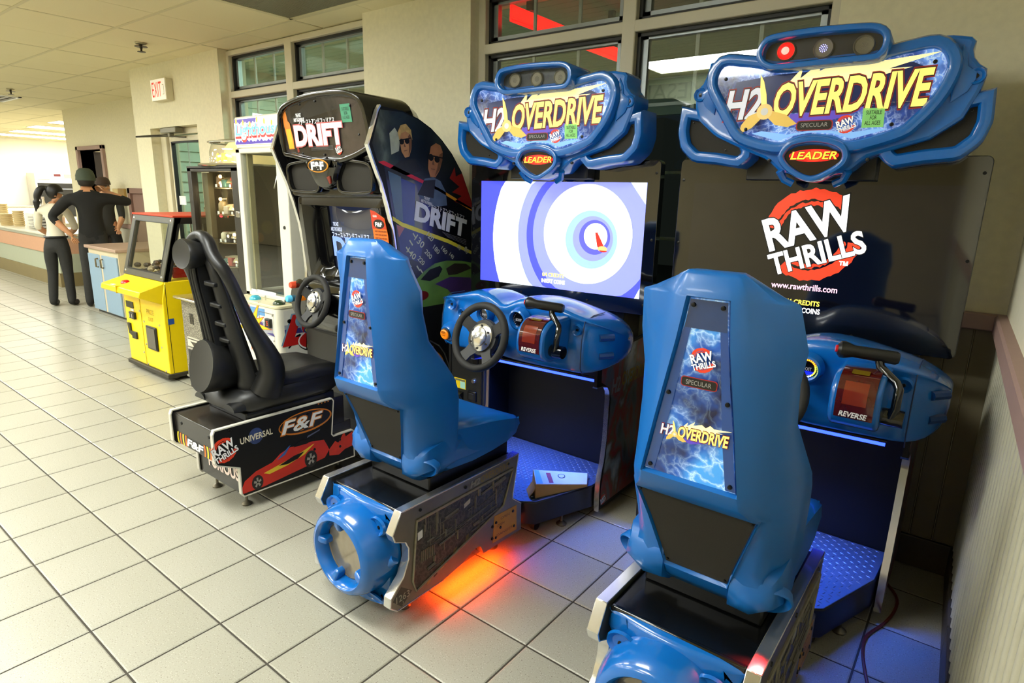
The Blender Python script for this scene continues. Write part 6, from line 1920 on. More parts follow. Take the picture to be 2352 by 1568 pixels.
decal('art_bolt', [(2.19, .455), (2.40, .50), (2.36, .468), (2.60, .47), (2.60, .43)], SD, MATS['art red orange'], sa, .0006, .0010)
decal('art_bolt', [(2.235, .458), (2.40, .49), (2.38, .462), (2.58, .462), (2.58, .440)], SD, MATS['art yellow'], sa, .0010, .0014)
decal('art_bolt', [(2.30, .38), (2.50, .44), (2.62, .42), (2.62, .30)], SD, MATS['art red orange'], sa, .0006, .0010)
decal('art_bolt', [(2.34, .37), (2.50, .42), (2.60, .40), (2.60, .30)], SD, MATS['art yellow'], sa, .0010, .0014)
# glass house
g = G()
zb, zt = .822, 1.762
for x0, x1 in ((LX0, LX0 + .052), (LX1 - .112, LX1)):
    g.box(x0, x1, 2.14, 2.23, zb, zt)
g.box(LX0, LX0 + .05, 2.72, 2.80, zb, zt).box(LX1 - .05, LX1, 2.72, 2.80, zb, zt)
g.box(LX0, LX1, 2.14, 2.2, zb, zb + .03).box(LX0, LX1, 2.14, 2.2, zt - .03, zt)
g.box(LX0, LX1, 2.76, 2.80, zb, zb + .03).box(LX0, LX1, 2.76, 2.80, zt - .03, zt)
g.box(LX1 - .02, LX1, 2.2, 2.76, zb, zb + .03).box(LX1 - .02, LX1, 2.2, 2.76, zt - .03, zt).box(LX0, LX0 + .02, 2.2, 2.76, zb, zb + .03).box(LX0, LX0 + .02, 2.2, 2.76, zt - .03, zt)
obj('glass_house_frame', g, WB, Lh, bevel=.006)
obj('lock', G().lathe([(0, -.006), (.010, -.004), (.012, .002)], (LX1 - .055, 2.139, 1.29), (0, 1, 0), 12), BLACK, Lh)
CASEG = glass_mat('case glass', (.93, .95, .93), 1.5)
obj('front_glass', G().box(LX0 + .045, LX1 - .105, 2.158, 2.162, zb + .02, zt - .02), CASEG, Lh, flat=True)
obj('side_glass', G().box(LX1 - .012, LX1 - .008, 2.225, 2.725, zb + .02, zt - .02), CASEG, Lh, flat=True)
obj('side_glass', G().box(LX0 + .008, LX0 + .012, 2.225, 2.725, zb + .02, zt - .02), CASEG, Lh, flat=True)
obj('inner_post', G().box(LX0 + .07, LX0 + .09, 2.17, 2.2, zb + .02, zt - .02), mat('inner post', (160, 150, 112), .5), Lh, flat=True)
obj('back_panel', G().box(LX0 + .02, LX1 - .02, 2.775, 2.79, zb, 1.50), mat('case back', (56, 54, 42), .4, var=.5, scale=6), Lh, flat=True)
obj('case_floor', G().box(LX0 + .02, LX1 - .02, 2.2, 2.76, zb + .001, zb + .012), mat('case floor', (70, 66, 54), .5), Lh, flat=True)
for k, (x, z, w_) in enumerate(((-3.86, .845, .10), (-3.69, .848, .22))):
    obj('price_strip', G().box(x - w_ / 2, x + w_ / 2, 2.150, 2.154, z, z + .020), WHITE, Lh, flat=True)
# two rows of hooks with hanging prizes
for z in (1.37, 1.06):
    g = G().tube([(-3.62, 2.45, z), (LX1 - .03, 2.45, z)], .004, 6)
    for k in range(5):
        x = -3.60 + k * .045
        g.tube([(x + .01 * math.cos(a), 2.45, z + .012 + .01 * math.sin(a)) for a in [2 * math.pi * i / 8 for i in range(8)]], .0025, 5, True)
    obj('prize_hook_rail', g, CHROME, Lh)
obj('claw_arm', G().tube([(-3.70, 2.4, 1.72), (-3.68, 2.35, 1.68), (-3.72, 2.30, 1.60), (-3.73, 2.28, 1.52)], .005, 6).tube([(-3.60, 2.4, zt - .05), (-3.60, 2.4, 1.70)], .008, 6).ball((-3.60, 2.4, 1.70), .016), CHROME, Lh)
for k, (x, z, c, r, lab) in enumerate(((-3.52, .96, (150, 84, 42), .055, 'brown stuffed prize ball in the white crane game'), (-3.47, 1.16, (232, 150, 36), .035, 'orange prize tag hanging in the white crane game'), (-3.58, 1.24, (176, 166, 60), .05, 'yellow green prize bag hanging in the white crane game'))):
    t = thing('prize', lab, 'toy', (x, 2.52, z), 'prizes in the white crane game')
    obj('body', G().ball((x, 2.52, z), (r, r * .7, r), 14, 8), mat('prize %d' % k, c, .6, var=.3), t)
    obj('hang_loop', G().tube([(x, 2.52, z + r * .9), (x, 2.49, z + r * 1.4), (x, 2.46, z + r * 1.9)], .003, 5), CHROME, t)
obj('price_card', G().box(-3.72, -3.66, 2.765, 2.77, 1.17, 1.23), mat('card tan', (220, 160, 104), .5, emit=.25), Lh, flat=True)
obj('lower_black_back', G().box(-3.62, LX1 - .02, 2.755, 2.765, .835, 1.25), BLACK, Lh, flat=True)
# sign box
obj('sign_box', G().box(LX0, LX1, 2.15, 2.78, zt, 1.955), WB, Lh, bevel=.008)
sg2 = obj('sign_face', G().box(LX0 + .012, LX1 - .012, 2.140, 2.152, 1.785, 1.938), mat('sign lit white', (250, 244, 240), .3, emit=1.0, ergb=(255, 244, 240)), Lh, flat=True)
SM = lambda u, v, d: (u, 2.1398 + d, v)
zz = []
for k in range(27):
    zz.append((LX0 + .02 + k * .0198, 1.800 + (.018 if k % 2 else .0) * (.6 + .4 * math.sin(k))))
decal('sign_zigzag', [(LX0 + .014, 1.787)] + zz + [(LX1 - .014, 1.787)], SM, mat('sign violet', (66, 40, 150), .3, emit=.5), sg2, 0, -.0008)
decal('sign_zigzag', [(LX0 + .014, 1.937)] + [(LX0 + .014 + k * .022, 1.925 - (.02 if k % 2 else .004)) for k in range(12)] + [(LX0 + .27, 1.937)], SM, MATS['sign violet'], sg2, 0, -.0008)
for k in range(7):
    decal('sign_spark', circ(LX0 + .04 + k * .08, 1.925 - .012 * (k % 3), .010, .018, 8), SM, mat('sign amber', (255, 190, 40), .3, emit=1.0), sg2, -.0008, -.0012)
txt('Lighthouse', mat('sign red', (206, 34, 28), .3, emit=.7), sg2, SM(-3.645, 1.850, -.001), (1, 0, 0), (0, 0, 1), .50, .090, bold=.07, shear=.1)
txt('Lighthouse', WHITE, sg2, SM(-3.648, 1.862, -.0014), (1, 0, 0), (0, 0, 1), .50, .088, bold=.06, shear=.1)
txt('Lighthouse', mat('sign sky blue', (96, 180, 236), .3, emit=.8), sg2, SM(-3.648, 1.863, -.0018), (1, 0, 0), (0, 0, 1), .49, .082, bold=.02, shear=.1)
obj('top_light', G().box(-3.80, -3.42, 2.40, 2.62, 1.955, 2.0), mat('top light', (255, 250, 240), .3, emit=2.2), Lh, bevel=.01)

# ---------------------------------------------------------------- black prize cabinet with bulbs and a clear dome
PZ = thing('prize_merchandiser', 'tall black prize cabinet with bulb lit shelves, clear dome and speckled grey base', 'arcade machine', (-4.4, 2.5, 0))


def speckle():
    m, nt, b = nodes_mat('speckled laminate')
    tc = nt.nodes.new('ShaderNodeTexCoord')
    n1 = nt.nodes.new('ShaderNodeTexNoise')
    n1.inputs['Scale'].default_value = 190
    nt.links.new(tc.outputs['Object'], n1.inputs['Vector'])
    r = ramp(nt, n1.outputs['Fac'], [(.36, L4((58, 54, 44))), (.5, L4((118, 112, 96))), (.64, L4((176, 170, 150)))])
    nt.links.new(r.outputs[0], b.inputs['Base Color'])
    b.inputs['Roughness'].default_value = .4
    return m


SPK_M = speckle()
PX0, PX1 = -4.765, -4.03
obj('base', G().box(PX0, PX1, 2.075, 2.85, .09, .70), SPK_M, PZ, bevel=.004)
obj('toe_kick', G().box(PX0 + .005, PX1, 2.085, 2.84, 0, .092), mat('toe kick', (40, 38, 32), .5), PZ, flat=True)
obj('chrome_ledge', G().box(PX0 - .03, PX1, 2.03, 2.20, .70, .722), CHROME, PZ, bevel=.008)
obj('base_trim', G().box(PX0 - .004, PX1, 2.068, 2.08, .088, .104), ALU, PZ, flat=True)
pd = obj('prize_door', G().box(-4.70, -4.50, 2.062, 2.08, .16, .335), ALU, PZ, bevel=.004)
obj('door_opening', G().box(-4.685, -4.515, 2.058, 2.064, .175, .322), BLACK, pd, flat=True)
pl_ = obj('arrow_plate', G().box(-4.70, -4.50, 2.066, 2.078, .345, .415), mat('plate cream', (206, 202, 186), .5), PZ, flat=True)
decal('arrow', [(-4.655, .385), (-4.545, .385), (-4.60, .352)], lambda u, v, d: (u, 2.066 + d, v), mat('arrow brown', (70, 62, 50), .5), pl_, 0, -.001)
decal('arrow_line', [(-4.69, .400), (-4.51, .400), (-4.51, .408), (-4.69, .408)], lambda u, v, d: (u, 2.066 + d, v), MATS['arrow brown'], pl_, 0, -.001)
for k in range(4):
    obj('vent_slot', G().box(-4.64 + .016 * k, -4.636 + .016 * k, 2.072, 2.077, .52, .60), BLACK, PZ, flat=True)
PBK = mat('cabinet charcoal', (44, 40, 33), .4, var=.15)
g = G()
yf, yb = 2.20, 2.84
for x0, x1 in ((PX0 + .03, PX0 + .085), (-4.115, -4.015)):
    g.box(x0, x1, yf, yf + .05, .72, 1.655)
g.box(PX0 + .03, -4.015, yf, yf + .05, 1.625, 1.655).box(PX0 + .03, -4.015, yf, yf + .05, .72, .75)
obj('rear_post', G().box(PX0 + .03, PX0 + .07, yb - .05, yb, .72, 1.645), PBK, PZ, flat=True)
obj('side_panel', G().box(-4.03, -4.013, yf + .05, yb, .72, 1.645), BLACK, PZ, flat=True)
obj('cabinet_frame', g, PBK, PZ, bevel=.004)
obj('cabinet_lid', G().box(PX0 + .03, -4.015, yf, yb, 1.645, 1.663), PBK, PZ, flat=True)
obj('cabinet_back', G().box(PX0 + .03, -4.015, yb - .02, yb, .72, 1.65), mat('cabinet back', (92, 74, 54), .5, var=.4, scale=5), PZ, flat=True)
obj('inner_post', G().box(-4.70, -4.62, 2.29, 2.33, .75, 1.62), mat('post taupe', (136, 124, 96), .45, .2, var=.2, scale=3), PZ, flat=True)
obj('front_glass', G().box(PX0 + .08, -4.11, yf + .02, yf + .024, .74, 1.63), CASEG, PZ, flat=True)
obj('side_glass', G().box(PX0 + .034, PX0 + .038, yf + .05, 2.36, .74, 1.63), CASEG, PZ, flat=True)
obj('side_panel', G().box(PX0 + .03, PX0 + .042, 2.36, yb - .05, .72, 1.645), mat('side veneer', (104, 84, 60), .45, var=.4, scale=6), PZ, flat=True)
obj('latch', G().box(-4.075, -4.025, yf - .012, yf + .002, 1.325, 1.365), CHROME, PZ, bevel=.003)
BULB = mat('warm bulb', (255, 226, 170), .3, emit=9, ergb=(255, 206, 130))
BULBR = mat('red bulb', (255, 60, 50), .3, emit=6, ergb=(255, 40, 50))
for x, z, m_ in ((-4.45, 1.595, BULB), (-4.20, 1.595, BULB), (-4.475, 1.436, BULB), (-4.478, 1.398, BULB), (-4.48, 1.360, BULB), (-4.485, 1.319, BULBR), (-4.40, 1.175, BULB), (-4.32, 1.19, BULB), (-4.455, 1.55, BULB)):
    bb = obj('bulb', G().ball((x, 2.30, z), .013, 10, 6), m_, PZ)
    obj('bulb_socket', G().lathe([(.012, 0), (.012, .03), (0, .03)], (x, 2.305, z), (0, 1, 0), 10), CHROME, bb)
obj('bulb_strip', G().box(-4.50, -4.43, 2.325, 2.335, 1.30, 1.62), mat('mirror strip', (150, 140, 110), .15, .9), PZ, flat=True)
for k, z in enumerate((1.565, 1.375, 1.175, 1.00)):
    sh = obj('prize_shelf', G().lathe([(0, .004), (.155, .004), (.16, 0), (.155, -.004), (0, -.004)], (-4.44, 2.42, z - .05), (0, 0, 1), 28), mat('shelf clear', (150, 136, 110), .2, .4), PZ)
rnd = random.Random(8)
PC = [(190, 180, 160), (120, 90, 60), (66, 110, 104), (170, 60, 50), (210, 200, 170), (60, 60, 66), (150, 130, 90)]
n_pr = 0
DISH = mat('scalloped dish', (206, 190, 150), .25, .3)
for k, z in enumerate((1.565, 1.375, 1.175, 1.00)):
    for q in range(5):
        a = math.radians(215 + 36 * q)
        x, y = -4.44 + .11 * math.cos(a), 2.42 + .11 * math.sin(a)
        h = .05 + .04 * rnd.random()
        c = PC[(k * 5 + q) % 7]
        zz_ = z - .044
        shp = 'round' if q % 2 else 'boxed'
        col = ('cream', 'brown', 'teal', 'red', 'ivory', 'black', 'khaki')[(k * 5 + q) % 7]
        row = ('top', 'second', 'third', 'fourth')[k]
        place = ('first', 'second', 'third', 'fourth', 'fifth')[q]
        t = thing('small_prize', '%s %s prize, %s from the left on the %s shelf of the bulb lit cabinet' % (col, shp, place, row), 'prize', (x, y, zz_), 'prizes on the cabinet shelves')
        if q % 2:
            obj('body', G().lathe([(0, h), (.02, h), (.032, h * .8), (.034, h * .2), (.026, 0), (0, 0)], (x, y, zz_), (0, 0, 1), 14), mat('prize paint %d' % ((k * 5 + q) % 7), c, .4, var=.2), t)
        else:
            obj('body', G().box(x - .028, x + .028, y - .02, y + .02, zz_, zz_ + h), mat('prize paint %d' % ((k * 5 + q) % 7), c, .4, var=.2), t, bevel=.004)
        obj('price_tag', G().box(x - .012, x + .012, y - .040, y - .037, zz_ + .0, zz_ + .02), WHITE, t, flat=True)
for z in (1.60, 1.41, 1.21, 1.035):
    lo = []
    for r, dz in ((.02, .045), (.07, .04), (.11, .02), (.125, 0)):
        lo.append([(-4.43 + r * (1 + .08 * math.cos(8 * a)) * math.cos(a), 2.37 + r * .6 * math.sin(a), z + dz - .05) for a in [2 * math.pi * i / 32 for i in range(32)]])
    obj('scalloped_canopy', G().loft(lo, caps=False), DISH, PZ)
lamp('cabinet_bulbs', 'POINT', (-4.35, 2.27, 1.50), 3.0, (1, .76, .45), .05)
# dome
obj('dome_rim', G().lathe([(.32, 0), (.33, .008), (.32, .02), (.26, .024), (.26, 0)], (-4.43, 2.50, 1.663), (0, 0, 1), 40, 1.03, 1.0, (1, 0, 0)), CHROME, PZ)
g = G()
dome_p = [(.245, 0), (.240, .09), (.225, .14), (.18, .172), (.10, .182), (.0, .184)]
g.lathe(dome_p, (-4.43, 2.50, 1.68), (0, 0, 1), 40, 1.12, 1.0, (1, 0, 0))
obj('dome', g, glass_mat('dome plastic', (.94, .93, .88), 2.0), PZ, angle=80)
obj('dome_band', G().tube([(-4.43 + .272 * math.cos(a), 2.50 + .243 * math.sin(a), 1.835) for a in [2 * math.pi * i / 36 for i in range(36)]], .007, 6, True), CHROME, PZ)
core = obj('dome_core', G().lathe([(0, .155), (.14, .155), (.17, .12), (.19, .02), (.19, 0), (0, 0)], (-4.43, 2.53, 1.682), (0, 0, 1), 32), mat('glowing amber core', (250, 226, 160), .2, emit=.75, ergb=(255, 222, 150)), PZ)
for k in range(3):
    obj('candle_bulb', G().lathe([(0, 0), (.012, .002), (.014, .03), (.006, .055), (0, .06)], (-4.48 + k * .05, 2.31 + .01 * (k % 2), 1.70), (0, 0, 1), 10), mat('candle bulb', (255, 180, 90), .3, emit=2.5, ergb=(255, 160, 70)), core)
obj('dome_plate', G().box(-4.50, -4.37, 2.27, 2.28, 1.822, 1.834), mat('dome plate', (110, 96, 60), .5), core, flat=True)

# ---------------------------------------------------------------- yellow candy crane
YM = mat('yellow machine paint', (246, 214, 6), .38, var=.04, coat=.15)
Yc = thing('candy_crane', 'bright yellow candy crane with a grey framed sloping window and a red button', 'arcade machine', (-5.35, 2.4, 0))
YX0, YX1 = -5.715, -4.975
g = G().prism([(2.03, .065), (2.03, .66), (2.06, .80), (2.80, .80), (2.80, .065)], lambda u, v, d: (d, u, v), YX0, YX1)
body = obj('body', g, YM, Yc, bevel=.006)
obj('base_skid', G().box(YX0 - .02, YX1 + .005, 2.01, 2.82, .03, .066), mat('skid', (52, 48, 36), .6), Yc, bevel=.006)
g = G().prism([(2.06, .80), (2.04, .785), (1.875, .738), (1.865, .70), (1.875, .69), (2.04, .622)], lambda u, v, d: (d, u, v), YX0 + .01, YX1 - .005)
lip = obj('control_shelf', g, YM, Yc, bevel=.006)
obj('shelf_seam', G().box(-5.385, -5.380, 1.862, 1.95, .69, .745), mat('yellow seam', (190, 160, 0), .5), lip, flat=True)
obj('red_button', G().lathe([(0, .016), (.024, .013), (.034, .004), (.036, -.002)], (-5.44, 1.955, .762), (0, -.28, 1), 20, 1.2, .9), mat('red plastic', (206, 20, 16), .25, coat=.4, emit=.1), lip)
obj('label_tape', G().box(-5.53, -5.47, 1.88, 1.905, .742, .746), WHITE, lip, flat=True)
YF = lambda u, v, d: (u, 2.029 + d, v)
obj('door_seam', G().box(-5.40, -5.395, 2.027, 2.031, .07, .63), MATS['yellow seam'], body, flat=True)
obj('black_label', G().box(-5.67, -5.53, 2.024, 2.03, .525, .578), mat('label dark olive', (50, 46, 10), .5), body, flat=True)
mech = obj('coin_mech', G().box(-5.60, -5.50, 2.010, 2.03, .437, .495), BLACK, body, bevel=.004)
for x in (-5.575, -5.53):
    obj('coin_slot', G().box(x - .006, x + .006, 2.006, 2.012, .45, .482), CHROME, mech, flat=True)
obj('white_tag', G().box(-5.59, -5.53, 2.024, 2.03, .500, .518), WHITE, body, flat=True)
obj('coin_return', G().prism([(-5.672, .39), (-5.622, .39), (-5.622, .325), (-5.515, .325), (-5.515, .265), (-5.60, .265), (-5.60, .285), (-5.655, .30)], YF, -.014, .002), mat('return dark', (40, 36, 20), .5), body, bevel=.003)
dd = obj('prize_door', G().box(-5.31, -5.13, 2.016, 2.03, .225, .42), BLACK, body, bevel=.006)
obj('door_flap', G().box(-5.295, -5.145, 2.012, 2.018, .24, .405), mat('flap brown', (84, 78, 64), .3), dd, flat=True)
txt('PRIZE', MATS['yellow seam'], body, YF(-5.22, .535, 0), (1, 0, 0), UP, .13, .04)
txt('EXIT', MATS['yellow seam'], body, YF(-5.22, .475, 0), (1, 0, 0), UP, .09, .03)
for x, z in ((-5.42, .52), (-5.425, .17), (-5.355, .44), (-5.36, .25), (-5.07, .45), (-5.07, .27), (-5.04, .08), (-5.37, .08)):
    obj('screw', G().lathe([(0, -.006), (.009, -.004), (.010, .002)], YF(x, z, 0), (0, 1, 0), 10), CHROME, body)
obj('blue_tag', G().box(YX1 + .0, YX1 + .003, 2.055, 2.10, .465, .51), mat('tag blue', (40, 80, 150), .5), body, flat=True)
obj('side_seam', G().box(YX1 - .001, YX1 + .0015, 2.058, 2.062, .07, .78), BLACK, body, flat=True)
for x in (YX1 - .07, YX0 + .08):
    cst = obj('caster', G().lathe([(0, -.012), (.026, -.012), (.028, 0), (.026, .012), (0, .012)], (x, 2.10, .028), (1, 0, 0), 16), mat('caster grey', (120, 116, 104), .4, .4), Yc)
    obj('caster_fork', G().box(x - .02, x + .02, 2.09, 2.14, .03, .058), CHROME, cst, flat=True)
YG = mat('grey window frame', (78, 76, 64), .45, .2, var=.1)
# sloping window frame
A = [(YX0 + .0, 2.055, .80), (YX1, 2.055, .80), (YX1, 2.185, 1.285), (YX0 + .0, 2.185, 1.285)]


def YW(u, v, d):
    p = Vector(A[0]).lerp(Vector(A[1]), u).lerp(Vector(A[3]).lerp(Vector(A[2]), u), v)
    return (p.x, p.y + d * .97, p.z - d * .25)


fo = [(0, 0), (1, 0), (1, 1), (0, 1)]
fi = [(.10, .12), (.90, .12), (.90, .90), (.10, .90)]
g = G()
g.loft([[YW(u, v, d) for u, v in P] for P, d in ((fi, .025), (fi, -.006), (fo, -.006), (fo, .03))], caps=False)
wf = obj('window_frame', g, YG, Yc, bevel=.004)
obj('gasket', G().loft([[YW(u, v, d) for u, v in P] for P, d in (([(.10, .12), (.90, .12), (.90, .90), (.10, .90)], -.008), ([(.085, .10), (.915, .10), (.915, .915), (.085, .915)], -.008))], caps=False), BLACK, wf, flat=True)
obj('front_glass', G().loft([[YW(u, v, d) for u, v in fi] for d in (.008, .012)]), CASEG, wf, flat=True)
for u, v in ((.95, .94), (.95, .06), (.05, .94), (.05, .06)):
    obj('bolt', G().lathe([(0, -.006), (.010, -.004), (.012, .002)], YW(u, v, -.006), (0, 1, -.25), 10), CHROME, wf)
g = G().box(YX1 - .03, YX1, 2.74, 2.80, .80, 1.285).box(YX0, YX0 + .03, 2.74, 2.80, .80, 1.285)
g.hexa([(YX1 - .05, 2.055, .80), (YX1, 2.055, .80), (YX1, 2.11, .80), (YX1 - .05, 2.11, .80)], [(YX1 - .05, 2.185, 1.285), (YX1, 2.185, 1.285), (YX1, 2.235, 1.285), (YX1 - .05, 2.235, 1.285)])
g.box(YX1 - .03, YX1, 2.18, 2.80, 1.235, 1.285).box(YX0, YX0 + .03, 2.18, 2.80, 1.235, 1.285).box(YX0, YX1, 2.72, 2.80, .80, .83)
obj('house_frame', g, mat('house black', (24, 20, 16), .5), Yc, bevel=.003)
obj('red_top', G().box(YX0, YX1, 2.17, 2.80, 1.285, 1.30), mat('red top', (208, 62, 36), .4), Yc, bevel=.004)
obj('house_back', G().box(YX0, YX1, 2.77, 2.80, .80, 1.285), mat('case back cream', (206, 192, 150), .5, var=.15), Yc, flat=True)
obj('side_glass', G().box(YX1 - .02, YX1 - .016, 2.10, 2.74, .80, 1.24), CASEG, Yc, flat=True)
obj('red_sill', G().box(YX1 - .06, YX1 - .03, 2.15, 2.70, .82, .90), mat('sill red', (190, 36, 24), .5), Yc, flat=True)
rnd = random.Random(4)
g = G()
for k in range(140):
    x, y = rnd.uniform(YX0 + .08, YX1 - .08), rnd.uniform(2.12, 2.70)
    r = rnd.uniform(.016, .028)
    g.cur = k % 3
    g.ball((x, y, .83 + rnd.random() * .05 + (y - 2.1) * .05), (r * 1.3, r, r * .8), 7, 4)
obj('wrapped_candy', g, [mat('candy brown', (120, 84, 58), .5), mat('candy cream', (190, 168, 130), .5), mat('candy dark', (70, 56, 46), .5)], Yc, kind='stuff')
obj('claw', G().tube([(-5.30, 2.45, 1.25), (-5.30, 2.45, 1.05)], .008, 8).tube([(-5.30, 2.45, 1.06), (-5.26, 2.43, 1.0), (-5.28, 2.43, .95)], .006, 6).tube([(-5.30, 2.45, 1.06), (-5.34, 2.43, 1.0), (-5.32, 2.43, .95)], .006, 6), CHROME, Yc)
t = thing('plush_toy', 'yellow plush toy inside the side window of the yellow crane', 'toy', (-5.12, 2.52, .83))
obj('body', G().ball((-5.08, 2.52, .945), (.05, .07, .105)), mat('plush yellow', (236, 190, 20), .8, var=.1), t)
obj('ear', G().lathe([(.0, .08), (.02, .05), (.026, 0), (0, 0)], (-5.08, 2.48, 1.02), (0, -.3, 1), 12), MATS['plush yellow'], t)
obj('ear', G().lathe([(.0, .08), (.02, .05), (.026, 0), (0, 0)], (-5.08, 2.57, 1.02), (0, .3, 1), 12), MATS['plush yellow'], t)

# ---------------------------------------------------------------- base cabinet with blue doors
Bc = thing('base_cabinet', 'low beige base cabinet with two pale blue doors beside the two customers', 'cabinet', (-8.2, 3.2, 0))
BEI = mat('cabinet beige', (206, 192, 160), .5, var=.04)
obj('carcass', G().box(-8.60, -7.72, 2.735, 3.84, .03, .775), BEI, Bc, bevel=.004)
obj('toe_kick', G().box(-8.58, -7.74, 2.76, 3.82, 0, .03), BLACK, Bc, flat=True)
obj('worktop', G().box(-8.64, -7.70, 2.705, 3.845, .775, .812), mat('worktop mauve', (176, 148, 128), .4, var=.06), Bc, bevel=.006)
BDO = mat('door blue laminate', (138, 164, 184), .45, var=.04)
for x0, x1, hx in ((-8.585, -8.225, -8.275), (-8.165, -7.735, -8.125)):
    dr = obj('door', G().box(x0, x1, 2.718, 2.735, .04, .715), BDO, Bc, bevel=.004)
    obj('handle', G().tube([(hx, 2.716, .57), (hx, 2.69, .575), (hx, 2.69, .665), (hx, 2.716, .67)], .009, 8), mat('handle bronze', (120, 104, 72), .4, .5), dr)
obj('door_gap', G().box(-8.225, -8.165, 2.724, 2.736, .04, .715), BEI, Bc, flat=True)

# ---------------------------------------------------------------- service counter and the kitchen behind it
Ct = thing('service_counter', 'long service counter with a white top and a pink band at the left edge', 'counter', (-14, 3.4, 0))
CX0, CX1 = -19.0, -10.9
obj('countertop', G().box(CX0, CX1, 3.03, 3.75, .755, .785), mat('counter white', (226, 222, 204), .3), Ct, bevel=.004)
obj('edge_band', G().box(CX0, CX1, 3.04, 3.74, .715, .755), mat('edge grey', (168, 168, 150), .4), Ct, flat=True)
obj('pink_band', G().box(CX0, CX1, 3.055, 3.74, .487, .715), mat('pink laminate', (206, 158, 126), .5, var=.05), Ct, flat=True)
obj('green_band', G().box(CX0, CX1, 3.075, 3.74, .208, .487), mat('sage laminate', (176, 182, 158), .5, var=.05), Ct, flat=True)
obj('base_tiles', G().box(CX0, CX1, 3.06, 3.74, 0, .208), mat('counter base tile', (132, 118, 80), .45, var=.12, scale=5), Ct, flat=True)
# ceiling lights of the kitchen
KD = mat('kitchen diffuser', (255, 255, 255), .4, emit=KITCHEN, ergb=(255, 250, 232))
for k, (xa, ya, lab) in enumerate(((-20.2, 4.6, 'kitchen ceiling light strip farthest to the left'), (-18.5, 4.7, 'second kitchen ceiling light strip from the back'), (-16.6, 4.55, 'third kitchen ceiling light strip from the back'), (-14.9, 4.45, 'kitchen ceiling light strip nearest the mauve doorway wall'))):
    t = thing('kitchen_light', lab, 'light', (xa, ya + 1.2, CEIL), 'kitchen ceiling lights')
    obj('frame', G().box(xa - .34, xa + .34, ya - .02, ya + 2.9, CEIL - .006, CEIL + .01), WHITE, t, flat=True)
    obj('diffuser', G().box(xa - .31, xa + .31, ya, ya + 2.88, CEIL - .010, CEIL - .005), KD, t, flat=True)
lamp('kitchen_fill', 'AREA', (-17.5, 5.5, 2.60), 260, (1, .97, .88), 4.0)
ov = thing('wall_oven', 'white and black wall oven in the bright kitchen behind the woman', 'oven', (-20.9, 6.05, 0))
obj('oven_body', G().box(-21.6, -20.9, 5.62, 6.9, .4, 1.78), mat('oven white', (228, 226, 216), .35), ov, bevel=.01)
obj('oven_front', G().box(-20.905, -20.88, 5.66, 6.88, .6, 1.515), BLACK, ov, bevel=.006)
pn_ = obj('control_panel', G().box(-20.905, -20.885, 5.66, 6.88, 1.54, 1.765), MATS['oven white'], ov, flat=True)
obj('display', G().box(-20.888, -20.878, 6.06, 6.22, 1.70, 1.765), mat('oven display', (60, 30, 30), .3, emit=.4, ergb=(200, 30, 30)), pn_, flat=True)
obj('frame_label', G().box(-20.888, -20.878, 6.30, 6.52, 1.66, 1.76), mat('oven olive', (170, 166, 130), .5), pn_, flat=True)
obj('red_line', G().box(-20.888, -20.878, 5.68, 5.95, 1.60, 1.612), mat('oven red line', (206, 110, 90), .5), pn_, flat=True)
obj('handle', G().tube([(-20.87, 6.15, 1.36), (-20.84, 6.15, 1.36), (-20.84, 6.45, 1.36), (-20.87, 6.45, 1.36)], .012, 8), CHROME, ov)
kc = thing('kitchen_counter', 'white back counter along the kitchen wall under the oven', 'counter', (-21, 5, 0))
obj('counter_body', G().box(-21.65, -20.95, 2.0, 5.55, 0, .86), MATS['oven white'], kc, bevel=.006)
obj('worktop', G().box(-21.65, -20.92, 2.0, 5.56, .86, .9), CHROME, kc, bevel=.004)
TANP = mat('paper tan', (216, 196, 150), .6, var=.06)


def stack(x, y, r, h, n, lab):
    t = thing('bowl_stack', lab, 'bowl stack', (x, y, .785), 'paper bowl stacks on the counter')
    for k in range(n):
        z = .785 + h * k / n
        obj('paper_bowl', G().lathe([(0, 0), (r * .8, 0), (r, h / n * .9), (r * 1.04, h / n * .9), (r * 1.04, h / n * .98), (0, h / n * .98)], (x, y, z), (0, 0, 1), 18), TANP, t)


stack(-13.55, 3.15, .10, .20, 7, 'tan paper bowl stack on the counter at the left edge')
stack(-13.22, 3.24, .085, .26, 8, 'taller tan paper bowl stack second along the counter')
stack(-14.6, 3.35, .09, .34, 9, 'white topped bowl stack half cut off by the left edge')
t = thing('clear_bin', 'clear plastic bin of folded white liners on the counter', 'bin', (-12.5, 3.40, .785))
g = G()
for q in ((-12.72, -12.30, 3.20, 3.215), (-12.72, -12.30, 3.585, 3.60), (-12.72, -12.705, 3.20, 3.60), (-12.315, -12.30, 3.20, 3.60)):
    g.box(q[0], q[1], q[2], q[3], .785, 1.03)
obj('bin_wall', g, glass_mat('clear plastic', (.95, .95, .94), 1.3), t, flat=True)
for k in range(4):
    lt = thing('folded_liner', 'folded white paper liner, %s from the bottom in the clear bin' % ('first', 'second', 'third', 'fourth')[k], 'paper', (-12.5, 3.4, .80 + k * .05), 'folded liners in the bin')
    z = .79 + k * .052
    obj('sheet', G().hexa([(-12.69, 3.23, z), (-12.33, 3.23, z), (-12.33, 3.57, z + .015), (-12.69, 3.57, z + .015)], [(-12.69, 3.23, z + .03), (-12.33, 3.23, z + .028), (-12.33, 3.57, z + .045), (-12.69, 3.57, z + .048)]), WHITE, lt, bevel=.006)
